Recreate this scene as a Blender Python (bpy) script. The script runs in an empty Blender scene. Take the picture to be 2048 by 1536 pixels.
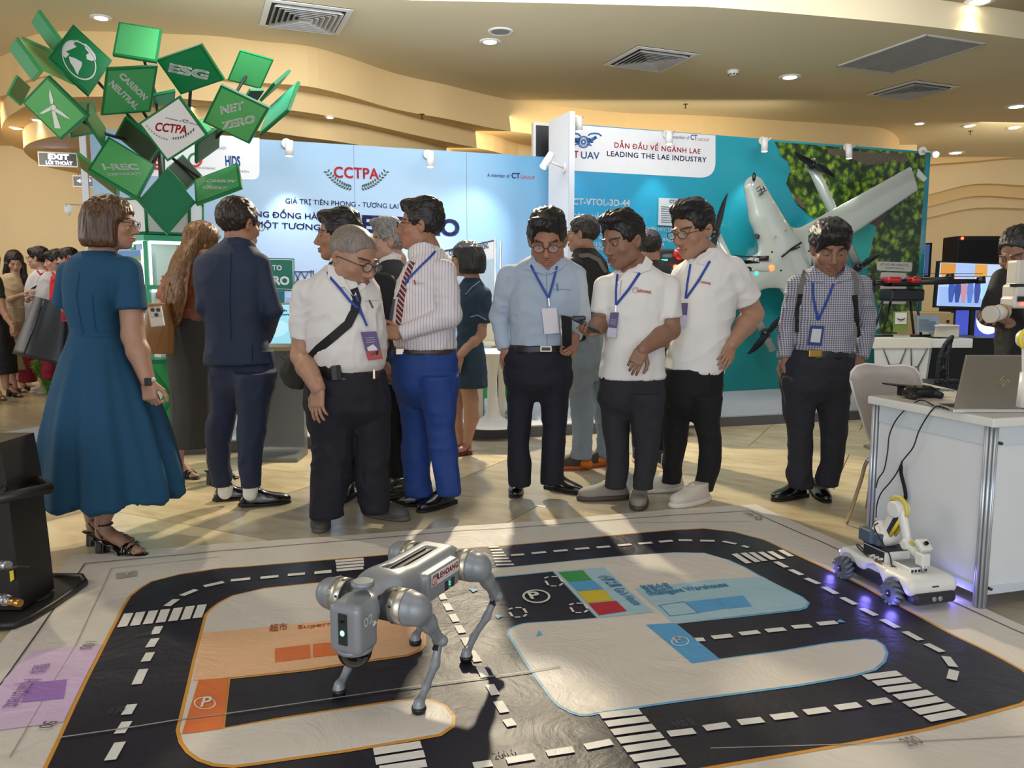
import bpy,bmesh,math,random
import numpy as np
from mathutils import Vector,Matrix,Quaternion
from mathutils.bvhtree import BVHTree
random.seed(7)
COL=bpy.context.scene.collection
F=1600.0
PITCH=math.atan(188/1600)
CP,SP=math.cos(PITCH),math.sin(PITCH)
CAMH=1.25
cam_data=bpy.data.cameras.new('camera')
cam_data.sensor_width=36.0
cam_data.lens=F/2048*36.0
cam_data.clip_start=0.05
cam=bpy.data.objects.new('camera',cam_data)
COL.objects.link(cam)
cam.location=(0,0,CAMH)
cam.rotation_euler=(math.pi/2-PITCH,0,0)
bpy.context.scene.camera=cam
sc=bpy.context.scene
sc.view_settings.view_transform='Standard'
sc.view_settings.look='None'
sc.view_settings.exposure=-0.12
sc.view_settings.gamma=1.0
sc.view_settings.use_curve_mapping=False
world=bpy.data.worlds.new('world')
sc.world=world
world.use_nodes=True
bg=world.node_tree.nodes['Background']
bg.inputs[0].default_value=(0.80,0.86,1.0,1)
bg.inputs[1].default_value=0.75
def area(name,loc,target,size,power,color,size_y=None,spread=180):
 l=bpy.data.lights.new(name,'AREA')
 l.energy=power;l.color=color;l.size=size
 if size_y:
  l.shape='RECTANGLE';l.size_y=size_y
 l.spread=math.radians(spread)
 o=bpy.data.objects.new(name,l);COL.objects.link(o)
 o.location=loc
 o.rotation_euler=(Vector(target)-Vector(loc)).to_track_quat('-Z','Y').to_euler()
 return o
def spot(name,loc,target,power,color,angle=50,blend=0.6,radius=0.03,parent=None):
 l=bpy.data.lights.new(name,'SPOT')
 l.energy=power;l.color=color;l.spot_size=math.radians(angle)
 l.spot_blend=blend;l.shadow_soft_size=radius
 o=bpy.data.objects.new(name,l);COL.objects.link(o)
 o.location=loc
 o.rotation_euler=(Vector(target)-Vector(loc)).to_track_quat('-Z','Y').to_euler()
 return o
area('window_daylight',(-1.5,-4.5,2.6),(0,5,1.2),7.0,175,(0.80,0.89,1.0),3.0)
area('ceiling_fill_light',(0.5,2.4,3.7),(0.5,3.0,0),4.5,55,(1.0,0.95,0.88),3.5)  # unseen fill lamp added for downlight bounce; the ceiling has no such panel
area('booth_wall_fill',(0.6,5.9,3.5),(0.9,8.9,1.1),6.5,150,(0.93,0.96,1.0),0.8)  # unseen fill lamp added above the frame to brighten the booth walls
area('floor_bounce_fill',(0.5,-1.8,0.5),(0.5,7.0,3.6),6.0,85,(1.0,0.94,0.84),3.0)  # added lamp behind the camera, imitates light bounced off the floor onto the ceiling
area('side_daylight',(-7.0,4.0,2.4),(0,6,1.0),3.5,90,(1.0,0.95,0.86),2.4)
area('hall_light_back',(1.0,10.3,3.1),(1.0,12.5,3.3),5.0,22,(1.0,0.86,0.62),0.6)
area('hall_light_right',(7.6,11.5,3.3),(7.4,14.5,1.5),2.0,55,(1.0,0.88,0.68),1.5)
area('hall_light_left',(-6.5,8.6,3.0),(-6.3,11,1.4),2.0,40,(1.0,0.90,0.74),1.0)
spot('warm_back_spot',(-0.2,7.9,3.45),(0.1,3.4,0.0),900,(1.0,0.86,0.62),85,0.35,0.09)  # unseen warm spot set for the backlight and forward shadows; there is no skylight
spot('warm_floor_spot',(-2.9,4.9,3.5),(-2.2,4.3,0.0),150,(1.0,0.88,0.66),60,0.5,0.05)
def ray(u,v):
 a=(u-1024)/F;b=(768-v)/F
 return Vector((a,CP+b*SP,-SP+b*CP))
def P(u,v,Y):
 r=ray(u,v);t=Y/r.y
 return Vector((r.x*t,Y,CAMH+r.z*t))
def G(u,v,z=0.0):
 r=ray(u,v);t=(z-CAMH)/r.z
 return Vector((r.x*t,r.y*t,z))
def onplane(u,v,p0,n):
 r=ray(u,v);c=Vector((0,0,CAMH))
 t=(p0-c).dot(n)/r.dot(n)
 return c+r*t
def px2m(Y):
 return Y/F/0.985
def lin(c):
 c=c/255.0
 return c/12.92 if c<=0.04045 else((c+0.055)/1.055)**2.4
def hexc(h):
 h=h.lstrip('#')
 return(lin(int(h[0:2],16)),lin(int(h[2:4],16)),lin(int(h[4:6],16)),1.0)
_M={}
def mat(name,color,rough=0.6,metal=0.0,bump=0.0,bscale=60.0,var=0.0,vscale=8.0,emit=None,estr=0.0,spec=0.5,stretch=(1,1,1),coat=0.0,sheen=0.0):
 if name in _M:
  return _M[name]
 m=bpy.data.materials.new(name);m.use_nodes=True
 nt=m.node_tree;b=nt.nodes['Principled BSDF']
 c=hexc(color)if isinstance(color,str)else color
 b.inputs['Base Color'].default_value=c
 b.inputs['Roughness'].default_value=rough
 b.inputs['Metallic'].default_value=metal
 b.inputs['Specular IOR Level'].default_value=spec
 if coat:b.inputs['Coat Weight'].default_value=coat
 if sheen:b.inputs['Sheen Weight'].default_value=sheen
 m.diffuse_color=c
 tc=nt.nodes.new('ShaderNodeTexCoord')
 mp=nt.nodes.new('ShaderNodeMapping');mp.inputs['Scale'].default_value=stretch
 nt.links.new(tc.outputs['Object'],mp.inputs['Vector'])
 ns=nt.nodes.new('ShaderNodeTexNoise');ns.inputs['Scale'].default_value=vscale
 ns.inputs['Detail'].default_value=4
 nt.links.new(mp.outputs[0],ns.inputs['Vector'])
 mx=nt.nodes.new('ShaderNodeMix');mx.data_type='RGBA'
 v=max(var,0.04)
 mx.inputs[6].default_value=(c[0]*(1-v),c[1]*(1-v),c[2]*(1-v),1)
 mx.inputs[7].default_value=(min(1,c[0]*(1+v)),min(1,c[1]*(1+v)),min(1,c[2]*(1+v)),1)
 nt.links.new(ns.outputs['Fac'],mx.inputs[0])
 nt.links.new(mx.outputs[2],b.inputs['Base Color'])
 if bump>0:
  n2=nt.nodes.new('ShaderNodeTexNoise');n2 .inputs['Scale'].default_value=bscale
  n2 .inputs['Detail'].default_value=5
  nt.links.new(mp.outputs[0],n2 .inputs['Vector'])
  bp=nt.nodes.new('ShaderNodeBump');bp.inputs['Strength'].default_value=bump
  bp.inputs['Distance'].default_value=0.01
  nt.links.new(n2 .outputs['Fac'],bp.inputs['Height'])
  nt.links.new(bp.outputs[0],b.inputs['Normal'])
 if emit:
  b.inputs['Emission Color'].default_value=hexc(emit)
  b.inputs['Emission Strength'].default_value=estr
 _M[name]=m
 return m
def hairmat(name,c1,c2,scale=(60,60,4),rough=0.42):
 if name in _M:return _M[name]
 m=mat(name,c1,rough)
 nt=m.node_tree;b=nt.nodes['Principled BSDF']
 mp=[n for n in nt.nodes if n.type=='MAPPING'][0];mp.inputs['Scale'].default_value=scale
 ns=[n for n in nt.nodes if n.type=='TEX_NOISE'][0];ns.inputs['Scale'].default_value=3.0
 mx=[n for n in nt.nodes if n.type=='MIX'][0]
 mx.inputs[6].default_value=hexc(c1);mx.inputs[7].default_value=hexc(c2)
 cr=nt.nodes.new('ShaderNodeMapRange');cr.inputs[1].default_value=0.35;cr.inputs[2].default_value=0.68
 nt.links.new(ns.outputs['Fac'],cr.inputs[0]);nt.links.new(cr.outputs[0],mx.inputs[0])
 bp=nt.nodes.new('ShaderNodeBump');bp.inputs['Strength'].default_value=0.6;bp.inputs['Distance'].default_value=0.004
 nt.links.new(ns.outputs['Fac'],bp.inputs['Height']);nt.links.new(bp.outputs[0],b.inputs['Normal'])
 return m
def tag(o,label=None,cat=None,group=None,kind=None):
 if label:o['label']=label
 if cat:o['category']=cat
 if group:o['group']=group
 if kind:o['kind']=kind
 return o
def empty(name,loc,label=None,cat=None,group=None,rz=0.0):
 o=bpy.data.objects.new(name,None);COL.objects.link(o)
 o.location=loc;o.rotation_euler=(0,0,rz);o.empty_display_size=0.1
 return tag(o,label,cat,group)
def setparent(o,parent):
 """parent while the mesh data are in world coordinates"""
 if parent is not None:
  bpy.context.view_layer.update()
  o.parent=parent
  o.matrix_parent_inverse=parent.matrix_world.inverted()
_wm={}
def obj(name,me,m=None,parent=None,smooth=False,label=None):
 """mesh data in WORLD coordinates"""
 o=bpy.data.objects.new(name,me);COL.objects.link(o)
 if m is not None:
  if isinstance(m,(list,tuple)):
   for x in m:me.materials.append(x)
  else:
   me.materials.append(m)
 if smooth:
  me.polygons.foreach_set('use_smooth',[True]*len(me.polygons))
 if parent is not None:
  o.parent=parent
  key=parent.name
  if key not in _wm:
   mw=parent.matrix_basis.copy();q=parent
   chain=[parent]
   while q.parent is not None:
    q=q.parent;chain.append(q)
   M=Matrix.Identity(4)
   for c in reversed(chain):
    M=M@(c.matrix_parent_inverse if c.parent else Matrix.Identity(4))@c.matrix_basis
   _wm[key]=M
  o.matrix_parent_inverse=_wm[key].inverted()
 if label:o['label']=label
 return o
class MB:
 """collects simple shapes in one bmesh"""
 def __init__(s):
  s.bm=bmesh.new()
 def box(s,c,size,R=None,bevel=0.0,mi=0,taper=None):
  c=Vector(c);hx,hy,hz=[x/2 for x in size]
  R=R or Matrix.Identity(3)
  tmp=bmesh.new()
  r=bmesh.ops.create_cube(tmp,size=1.0)
  for v in tmp.verts:
   v.co=Vector((v.co.x*size[0],v.co.y*size[1],v.co.z*size[2]))
   if taper and v.co.z>0:
    v.co.x*=taper[0];v.co.y*=taper[1]
  if bevel>0:
   bmesh.ops.bevel(tmp,geom=tmp.edges[:],offset=bevel,segments=2,affect='EDGES',profile=0.6)
  for v in tmp.verts:v.co=c+R@v.co
  s.merge(tmp,mi)
  return s
 def merge(s,tmp,mi=0):
  vm={}
  for v in tmp.verts:vm[v.index if False else v]=s.bm.verts.new(v.co)
  for f in tmp.faces:
   try:
    nf=s.bm.faces.new([vm[v]for v in f.verts]);nf.material_index=mi;nf.smooth=f.smooth
   except ValueError:
    pass
  tmp.free()
 def frustum(s,a,b,ra,rb,n=16,mi=0,cap=True,smooth=True):
  a=Vector(a);b=Vector(b);d=(b-a)
  if d.length<1e-7:return s
  z=d.normalized();x=z.orthogonal().normalized();y=z.cross(x)
  A=[];B=[]
  for i in range(n):
   t=2*math.pi*i/n;e=x*math.cos(t)+y*math.sin(t)
   A.append(s.bm.verts.new(a+e*ra));B.append(s.bm.verts.new(b+e*rb))
  for i in range(n):
   j=(i+1)%n
   f=s.bm.faces.new((A[i],A[j],B[j],B[i]));f.smooth=smooth;f.material_index=mi
  if cap:
   f=s.bm.faces.new(A[::-1]);f.material_index=mi
   f=s.bm.faces.new(B);f.material_index=mi
  return s
 def tube(s,pts,r,n=8,mi=0,cap=True,flat=None):
  """flat=(dir, k): squash the section along dir by k"""
  pts=[Vector(p)for p in pts];rings=[]
  rr=r if isinstance(r,(list,tuple))else[r]*len(pts)
  prev=None
  for i,p in enumerate(pts):
   t=(pts[min(i+1,len(pts)-1)]-pts[max(i-1,0)])
   t=t.normalized()if t.length>1e-9 else Vector((0,0,1))
   if flat:
    y=Vector(flat[0])-t*t.dot(Vector(flat[0]))
    y=y.normalized()if y.length>1e-6 else t.orthogonal().normalized()
    x=y.cross(t)
    ky=flat[1]
   else:
    x=(prev-t*prev.dot(t))if prev is not None else t.orthogonal()
    if x.length<1e-6:x=t.orthogonal()
    x=x.normalized();y=t.cross(x);ky=1
   prev=x
   ring=[]
   for k in range(n):
    a=2*math.pi*k/n
    ring.append(s.bm.verts.new(p+x*math.cos(a)*rr[i]+y*math.sin(a)*rr[i]*ky))
   rings.append(ring)
  for i in range(len(rings)-1):
   for k in range(n):
    l=(k+1)%n
    f=s.bm.faces.new((rings[i][k],rings[i][l],rings[i+1][l],rings[i+1][k]));f.smooth=True
    f.material_index=mi
  if cap:
   f=s.bm.faces.new(rings[0][::-1]);f.material_index=mi
   f=s.bm.faces.new(rings[-1]);f.material_index=mi
  return s
 def ball(s,c,r,R=None,seg=16,mi=0):
  r=(r,r,r)if isinstance(r,(int,float))else r
  tmp=bmesh.new();bmesh.ops.create_uvsphere(tmp,u_segments=seg,v_segments=max(6,seg//2+2),radius=1)
  R=R or Matrix.Identity(3);c=Vector(c)
  for v in tmp.verts:v.co=c+R@Vector((v.co.x*r[0],v.co.y*r[1],v.co.z*r[2]))
  for f in tmp.faces:f.smooth=True
  s.merge(tmp,mi)
  return s
 def poly(s,pts,mi=0,thick=None):
  """planar polygon; thick=vector extrudes it to a prism"""
  V=[s.bm.verts.new(Vector(p))for p in pts]
  f=s.bm.faces.new(V);f.material_index=mi
  if thick is not None:
   W=[s.bm.verts.new(Vector(p)+Vector(thick))for p in pts]
   g=s.bm.faces.new(W[::-1]);g.material_index=mi
   n=len(V)
   for i in range(n):
    j=(i+1)%n
    h=s.bm.faces.new((V[j],V[i],W[i],W[j]));h.material_index=mi
  return s
 def lathe(s,c,prof,n=24,R=None,mi=0):
  c=Vector(c);R=R or Matrix.Identity(3);rings=[]
  for(r,z)in prof:
   rings.append([s.bm.verts.new(c+R@Vector((r*math.cos(2*math.pi*k/n),r*math.sin(2*math.pi*k/n),z)))for k in range(n)])
  for i in range(len(rings)-1):
   for k in range(n):
    l=(k+1)%n
    f=s.bm.faces.new((rings[i][k],rings[i][l],rings[i+1][l],rings[i+1][k]));f.smooth=True;f.material_index=mi
  f=s.bm.faces.new(rings[0][::-1]);f.material_index=mi
  f=s.bm.faces.new(rings[-1]);f.material_index=mi
  return s
 def mesh(s,name='m',fix=True):
  if fix:bmesh.ops.recalc_face_normals(s.bm,faces=s.bm.faces[:])
  me=bpy.data.meshes.new(name);s.bm.to_mesh(me);s.bm.free()
  return me
 def build(s,name,m,parent=None,label=None,kind=None,fix=True):
  o=obj(name,s.mesh(name,fix),m,parent)
  if label:o['label']=label
  if kind:o['kind']=kind
  return o
def frame(x,y,z):
 return Matrix((x,y,z)).transposed()
def rotz(a):
 return Matrix.Rotation(a,3,'Z')
def copy_mesh_obj(o,delta,parent=None,rot=None):
 c=o.copy();COL.objects.link(c)
 if parent is not None:c.parent=parent
 c.location=o.location+Vector(delta)
 return c
def catmull(pts,n=6):
 pts=[Vector(p)for p in pts];out=[]
 for i in range(len(pts)-1):
  p0=pts[max(i-1,0)];p1=pts[i];p2=pts[i+1];p3=pts[min(i+2,len(pts)-1)]
  for k in range(n):
   t=k/n
   out.append(0.5*((2*p1)+(-p0+p2)*t+(2*p0-5*p1+4*p2-p3)*t*t+(-p0+3*p1-3*p2+p3)*t**3))
 out.append(pts[-1])
 return out
def _raw_text(s,shear=0.0,spacing=1.0):
 cu=bpy.data.curves.new('t','FONT');cu.body=s;cu.size=1.0;cu.shear=shear
 cu.resolution_u=3;cu.space_character=spacing
 o=bpy.data.objects.new('t',cu);COL.objects.link(o)
 dg=bpy.context.evaluated_depsgraph_get()
 me=bpy.data.meshes.new_from_object(o.evaluated_get(dg))
 n=len(me.vertices);co=np.empty(n*3,dtype=np.float64);me.vertices.foreach_get('co',co)
 faces=[tuple(p.vertices)for p in me.polygons]
 bpy.data.objects.remove(o);bpy.data.curves.remove(cu);bpy.data.meshes.remove(me)
 return co.reshape(-1,3),faces
_HORN={'Đ':'D','Ơ':'O','Ư':'U'}
def text_mesh(s,bold=0.0,shear=0.0,spacing=1.0):
 """flat lettering; bold by overlaying shifted copies, the bar of Đ and the horns of Ơ, Ư added by hand"""
 t=''.join(_HORN.get(c,c)for c in s)
 co,faces=_raw_text(t,shear,spacing)
 if t!=s:
  co=list(map(tuple,co))
  for i,ch in enumerate(s):
   if ch in _HORN:
    w,_=_raw_text(t[:i+1],shear,spacing);x1=w[:,0].max();k=len(co)
    d,_=_raw_text(t[i],shear,spacing);x0=x1-(d[:,0].max()-d[:,0].min())
    if ch=='Đ':
     co+=[(x0-0.09,0.31,0),(x0+0.28,0.31,0),(x0+0.28,0.395,0),(x0-0.09,0.395,0)]
    else:
     e=-0.12 if ch=='Ơ' else-0.02
     co+=[(x1+e,0.60,0),(x1+e+0.12,0.66,0),(x1+e+0.14,0.80,0),(x1+e+0.05,0.80,0)]
    faces=faces+[(k,k+1,k+2,k+3)]
  co=np.array(co)
 if bold>0:
  q=bold*0.8;C=[];Fc=[];n=len(co)
  for j,(dx,dy)in enumerate(((q,q),(-q,q),(q,-q),(-q,-q))):
   C.append(co+np.array([dx,dy,0.00002*j]));Fc+=[tuple(v+j*n for v in f)for f in faces]
  co=np.concatenate(C);faces=Fc
 me=bpy.data.meshes.new('t');me.from_pydata([tuple(c)for c in co],[],faces)
 return me
CAPH=0.70
def lettering(s,a,b,up,m,parent,bold=0.0,shear=0.0,caph=None,name='lettering',spacing=1.0,off=0.0,normal=None):
 """text whose baseline runs from world point a to b; caph = height of capitals in metres"""
 me=text_mesh(s,bold,shear,spacing=spacing)
 n=len(me.vertices)
 if n==0:return None
 co=np.empty(n*3,dtype=np.float64);me.vertices.foreach_get('co',co);co=co.reshape(-1,3)
 x0,x1=co[:,0].min(),co[:,0].max()
 a=Vector(a);b=Vector(b);X=(b-a);L=X.length;X.normalize()
 up=Vector(up);up=(up-X*up.dot(X)).normalized()if normal is None else up
 sx=L/(x1-x0);sy=(caph/CAPH)if caph else sx
 N=X.cross(up)
 w=np.array(a)[None]+(co[:,0:1]-x0)*sx*np.array(X)[None]+co[:,1:2]*sy*np.array(up)[None]+off*np.array(N)[None]
 me.vertices.foreach_set('co',w.astype(np.float32).ravel());me.update()
 return obj(name,me,m,parent)
 # smooth solid modelling (distance fields -> mesh)
def _ax(lo,hi,h):
 n=int(math.ceil((hi-lo)/h))+1
 return lo+h*np.arange(n,dtype=np.float32)
def noise3(x,y,z,seed=0):
 """value noise, vectorised"""
 xi=np.floor(x).astype(np.int64);yi=np.floor(y).astype(np.int64);zi=np.floor(z).astype(np.int64)
 xf=x-xi;yf=y-yi;zf=z-zi
 xf=xf*xf*(3-2*xf);yf=yf*yf*(3-2*yf);zf=zf*zf*(3-2*zf)
 def hh(a,b,c):
  n=(a*73856093)^(b*19349663)^(c*83492791)^(seed*2654435761)
  n=(n^(n>>13))*1274126177
  return((n&0xffff)/65535.0).astype(np.float32)
 r=0
 for dx in(0,1):
  wx=xf if dx else 1-xf
  for dy in(0,1):
   wy=yf if dy else 1-yf
   for dz in(0,1):
    wz=zf if dz else 1-zf
    r=r+hh(xi+dx,yi+dy,zi+dz)*wx*wy*wz
 return r*2-1
class SDF:
 def __init__(s,h=0.008):
  s.h=h;s.p=[]
 def _add(s,lo,hi,fn,k,op):
  s.p.append((np.array(lo,float),np.array(hi,float),fn,k,op))
  return s
 def cone(s,a,b,ra,rb,k=0.01,op='add',flat=None,capa=False,capb=False):
  a=np.array(a,float);b=np.array(b,float);ab=b-a;L2=float(ab@ab);L=math.sqrt(L2)+1e-9;u=ab/L
  m=max(ra,rb)
  fn_=None
  if flat is not None:
   n=np.array(flat[0],float);n=n-u*(n@u);n/=(np.linalg.norm(n)+1e-9);fs=flat[1];m2=m*max(1,fs)
  else:
   m2=m
  lo=np.minimum(a,b)-m2;hi=np.maximum(a,b)+m2
  def fn(X,Y,Z):
   px,py,pz=X-a[0],Y-a[1],Z-a[2]
   t0=(px*ab[0]+py*ab[1]+pz*ab[2])/(L2+1e-12)
   t=t0
   if not capa:t=np.maximum(t,0)
   if not capb:t=np.minimum(t,1)
   qx,qy,qz=px-ab[0]*t,py-ab[1]*t,pz-ab[2]*t
   if flat is not None:
    w=(qx*n[0]+qy*n[1]+qz*n[2])*(1/fs-1)
    qx,qy,qz=qx+n[0]*w,qy+n[1]*w,qz+n[2]*w
   d=np.sqrt(qx*qx+qy*qy+qz*qz)-(ra+(rb-ra)*np.clip(t,0,1))
   if flat is not None:d=d*min(1,fs)
   if capa:d=np.maximum(d,-t0*L)
   if capb:d=np.maximum(d,(t0-1)*L)
   return d
  return s._add(lo,hi,fn,k,op)
 def chain(s,pts,rad,k=0.01,op='add',flat=None):
  for i in range(len(pts)-1):
   s.cone(pts[i],pts[i+1],rad[i],rad[i+1],k,op,flat)
  return s
 def ell(s,c,r,R=None,k=0.01,op='add'):
  c=np.array(c,float);r=np.array(r,float)
  Rm=np.array(R,float)if R is not None else np.eye(3)
  ext=np.sqrt(((Rm*r[None])**2).sum(1))
  def fn(X,Y,Z):
   px,py,pz=X-c[0],Y-c[1],Z-c[2]
   q=[px*Rm[0,i]+py*Rm[1,i]+pz*Rm[2,i]for i in range(3)]
   k0=np.sqrt((q[0]/r[0])**2+(q[1]/r[1])**2+(q[2]/r[2])**2)
   k1=np.sqrt((q[0]/r[0]**2)**2+(q[1]/r[1]**2)**2+(q[2]/r[2]**2)**2)+1e-9
   return k0*(k0-1)/k1
  return s._add(c-ext,c+ext,fn,k,op)
 def box(s,c,half,R=None,rnd=0.005,k=0.004,op='add'):
  c=np.array(c,float);hf=np.array(half,float)-rnd
  Rm=np.array(R,float)if R is not None else np.eye(3)
  ext=(np.abs(Rm)*np.array(half)[None]).sum(1)
  def fn(X,Y,Z):
   px,py,pz=X-c[0],Y-c[1],Z-c[2]
   q=[np.abs(px*Rm[0,i]+py*Rm[1,i]+pz*Rm[2,i])-hf[i]for i in range(3)]
   o=np.sqrt(sum(np.maximum(x,0)**2 for x in q))
   return o+np.minimum(np.maximum(q[0],np.maximum(q[1],q[2])),0)-rnd
  return s._add(c-ext,c+ext,fn,k,op)
 def loft(s,rows,k=0.02,op='add',n=2.3,axis=2):
  """rows: (z, cx, cy, ax, ay) stack of superellipses, flat top and bottom"""
  rows=sorted(rows);A=np.array(rows,float)
  z0,z1=A[0,0],A[-1,0]
  lo=(min(A[:,1]-A[:,3]),min(A[:,2]-A[:,4]),z0);hi=(max(A[:,1]+A[:,3]),max(A[:,2]+A[:,4]),z1)
  def fn(X,Y,Z):
   z=np.clip(Z,z0,z1)
   zs=A[:,0]
   c=[np.interp(z,zs,A[:,i])for i in range(1,5)]
   dz=(z1-z0)/max(3*(len(rows)-1),3)*0.5
   c2=[(np.interp(np.clip(z+dz,z0,z1),zs,A[:,i])+np.interp(np.clip(z-dz,z0,z1),zs,A[:,i]))/2 for i in range(1,5)]
   cx,cy,ax,ay=[(p+2*q)/3 for p,q in zip(c,c2)]
   qx=np.abs(X-cx)/ax;qy=np.abs(Y-cy)/ay
   r=(qx**n+qy**n)**(1/n)+1e-9
   d=(r-1)*np.minimum(ax,ay)
   dzv=np.maximum(z0-Z,Z-z1)
   return np.maximum(d,dzv)
  return s._add(lo,hi,fn,k,op)
 def plane(s,p,nrm,k=0.0):
  """remove everything on the side the normal points to"""
  p=np.array(p,float);nrm=np.array(nrm,float);nrm/=np.linalg.norm(nrm)
  fn=lambda X,Y,Z:(X-p[0])*nrm[0]+(Y-p[1])*nrm[1]+(Z-p[2])*nrm[2]
  s.p.append((None,None,fn,k,'int'))
  return s
 def grid(s):
  adds=[q for q in s.p if q[4]=='add']
  lo=np.min([q[0]for q in adds],0)-3*s.h;hi=np.max([q[1]for q in adds],0)+3*s.h
  xs,ys,zs=[_ax(lo[i],hi[i],s.h)for i in range(3)]
  f=np.full((len(xs),len(ys),len(zs)),1.0,np.float32)
  for(pl,ph,fn,k,op)in s.p:
   if pl is None:
    sl=(slice(None),)*3
   else:
    m=k+3*s.h;sl=[]
    for i,ar in enumerate((xs,ys,zs)):
     i0=max(0,int((pl[i]-m-ar[0])/s.h));i1=min(len(ar),int((ph[i]+m-ar[0])/s.h)+2)
     sl.append(slice(i0,i1))
    if any(q.stop<=q.start for q in sl):continue
    sl=tuple(sl)
   X=xs[sl[0]][:,None,None];Y=ys[sl[1]][None,:,None];Z=zs[sl[2]][None,None,:]
   d=fn(X,Y,Z).astype(np.float32);g=f[sl]
   d=np.broadcast_to(d,g.shape)
   if op=='add':
    if k>1e-6:
     hh=np.clip(0.5+0.5*(g-d)/k,0,1);f[sl]=g+(d-g)*hh-k*hh*(1-hh)
    else:f[sl]=np.minimum(g,d)
   elif op=='sub':
    if k>1e-6:
     hh=np.clip(0.5-0.5*(g+d)/k,0,1);f[sl]=g+(-d-g)*hh+k*hh*(1-hh)
    else:f[sl]=np.maximum(g,-d)
   else:
    f[sl]=np.maximum(g,d)
  f[0]=f[-1]=1;f[:,0]=f[:,-1]=1;f[:,:,0]=f[:,:,-1]=1
  return f,(xs[0],ys[0],zs[0])
 def extract(s,disp=None):
  f,o=s.grid();h=s.h
  sg=f<0
  C=[(i,j,k)for i in(0,1)for j in(0,1)for k in(0,1)]
  nx,ny,nz=f.shape
  cnt=np.zeros((nx-1,ny-1,nz-1),np.int8)
  for(i,j,k)in C:cnt+=sg[i:nx-1+i,j:ny-1+j,k:nz-1+k]
  act=(cnt>0)&(cnt<8)
  I,J,K=np.nonzero(act)
  idx=np.full(act.shape,-1,np.int32);idx[I,J,K]=np.arange(len(I))
  vals={c:f[I+c[0],J+c[1],K+c[2]]for c in C}
  acc=np.zeros((len(I),3),np.float32);num=np.zeros(len(I),np.float32)
  for c in C:
   for ax in range(3):
    if c[ax]==0:
     d=list(c);d[ax]=1;d=tuple(d)
     a,b=vals[c],vals[d];m=(a<0)!=(b<0)
     t=np.where(m,a/np.where(m,a-b,1),0)
     for q in range(3):
      acc[:,q]+=np.where(m,c[q]+(t if q==ax else 0),0)
     num+=m
  V=acc/num[:,None]+np.stack([I,J,K],1)
  Vi=np.clip(np.round(V).astype(int),1,np.array(f.shape)-2)
  N=np.stack([f[Vi[:,0]+1,Vi[:,1],Vi[:,2]]-f[Vi[:,0]-1,Vi[:,1],Vi[:,2]],f[Vi[:,0],Vi[:,1]+1,Vi[:,2]]-f[Vi[:,0],Vi[:,1]-1,Vi[:,2]],f[Vi[:,0],Vi[:,1],Vi[:,2]+1]-f[Vi[:,0],Vi[:,1],Vi[:,2]-1]],1)
  N/=(np.linalg.norm(N,axis=1,keepdims=True)+1e-9)
  W=V*h+np.array(o)[None]
  Q=[]
  for ax in range(3):
   sl0=[slice(1,None)if q!=ax else slice(0,-1)for q in range(3)]
   a=sg[tuple(slice(0,-1)if q==ax else slice(None)for q in range(3))]
   b=sg[tuple(slice(1,None)if q==ax else slice(None)for q in range(3))]
   ch=a!=b
   m=np.zeros_like(ch);ss=[slice(1,-1)]*3;ss[ax]=slice(0,None);m[tuple(ss)]=ch[tuple(ss)]
   e=np.stack(np.nonzero(m),1)
   if len(e)==0:continue
   u,v=(ax+1)%3,(ax+2)%3
   def cell(du,dv):
    c=e.copy();c[:,u]-=du;c[:,v]-=dv
    return idx[c[:,0],c[:,1],c[:,2]]
   q=np.stack([cell(1,1),cell(0,1),cell(0,0),cell(1,0)],1)
   flip=~a[e[:,0],e[:,1],e[:,2]]
   q[flip]=q[flip][:,::-1]
   Q.append(q[(q>=0).all(1)])
  Q=np.concatenate(Q)if Q else np.zeros((0,4),int)
  if disp is not None:
   W=W+N*disp(W,N)[:,None]
  return W,N,Q
 def mesh(s,name='solid',disp=None,M=None,smooth=0):
  W,N,Q=s.extract(disp)
  if smooth:W=relax(W,Q,smooth)
  if M is not None:
   W=W@np.array(M.to_3x3()).T+np.array(M.translation)[None]
  return np_mesh(name,W,Q)
def relax(W,Q,it=1):
 n=len(W)
 a=np.concatenate([Q[:,0],Q[:,1],Q[:,2],Q[:,3]]);b=np.concatenate([Q[:,1],Q[:,2],Q[:,3],Q[:,0]])
 cnt=np.bincount(a,minlength=n)+np.bincount(b,minlength=n)
 for _ in range(it):
  S=np.stack([np.bincount(a,W[b,i],n)+np.bincount(b,W[a,i],n)for i in range(3)],1)
  W=0.5*W+0.5*S/np.maximum(cnt,1)[:,None]
 return W
def np_mesh(name,W,Q):
 me=bpy.data.meshes.new(name)
 me.vertices.add(len(W));me.vertices.foreach_set('co',W.astype(np.float32).ravel())
 me.loops.add(Q.size);me.loops.foreach_set('vertex_index',Q.astype(np.int32).ravel())
 me.polygons.add(len(Q))
 k=Q.shape[1]
 me.polygons.foreach_set('loop_start',np.arange(0,Q.size,k,dtype=np.int32))
 me.polygons.foreach_set('loop_total',np.full(len(Q),k,dtype=np.int32))
 me.polygons.foreach_set('use_smooth',np.ones(len(Q),dtype=bool))
 me.update(calc_edges=True)
 return me
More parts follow.
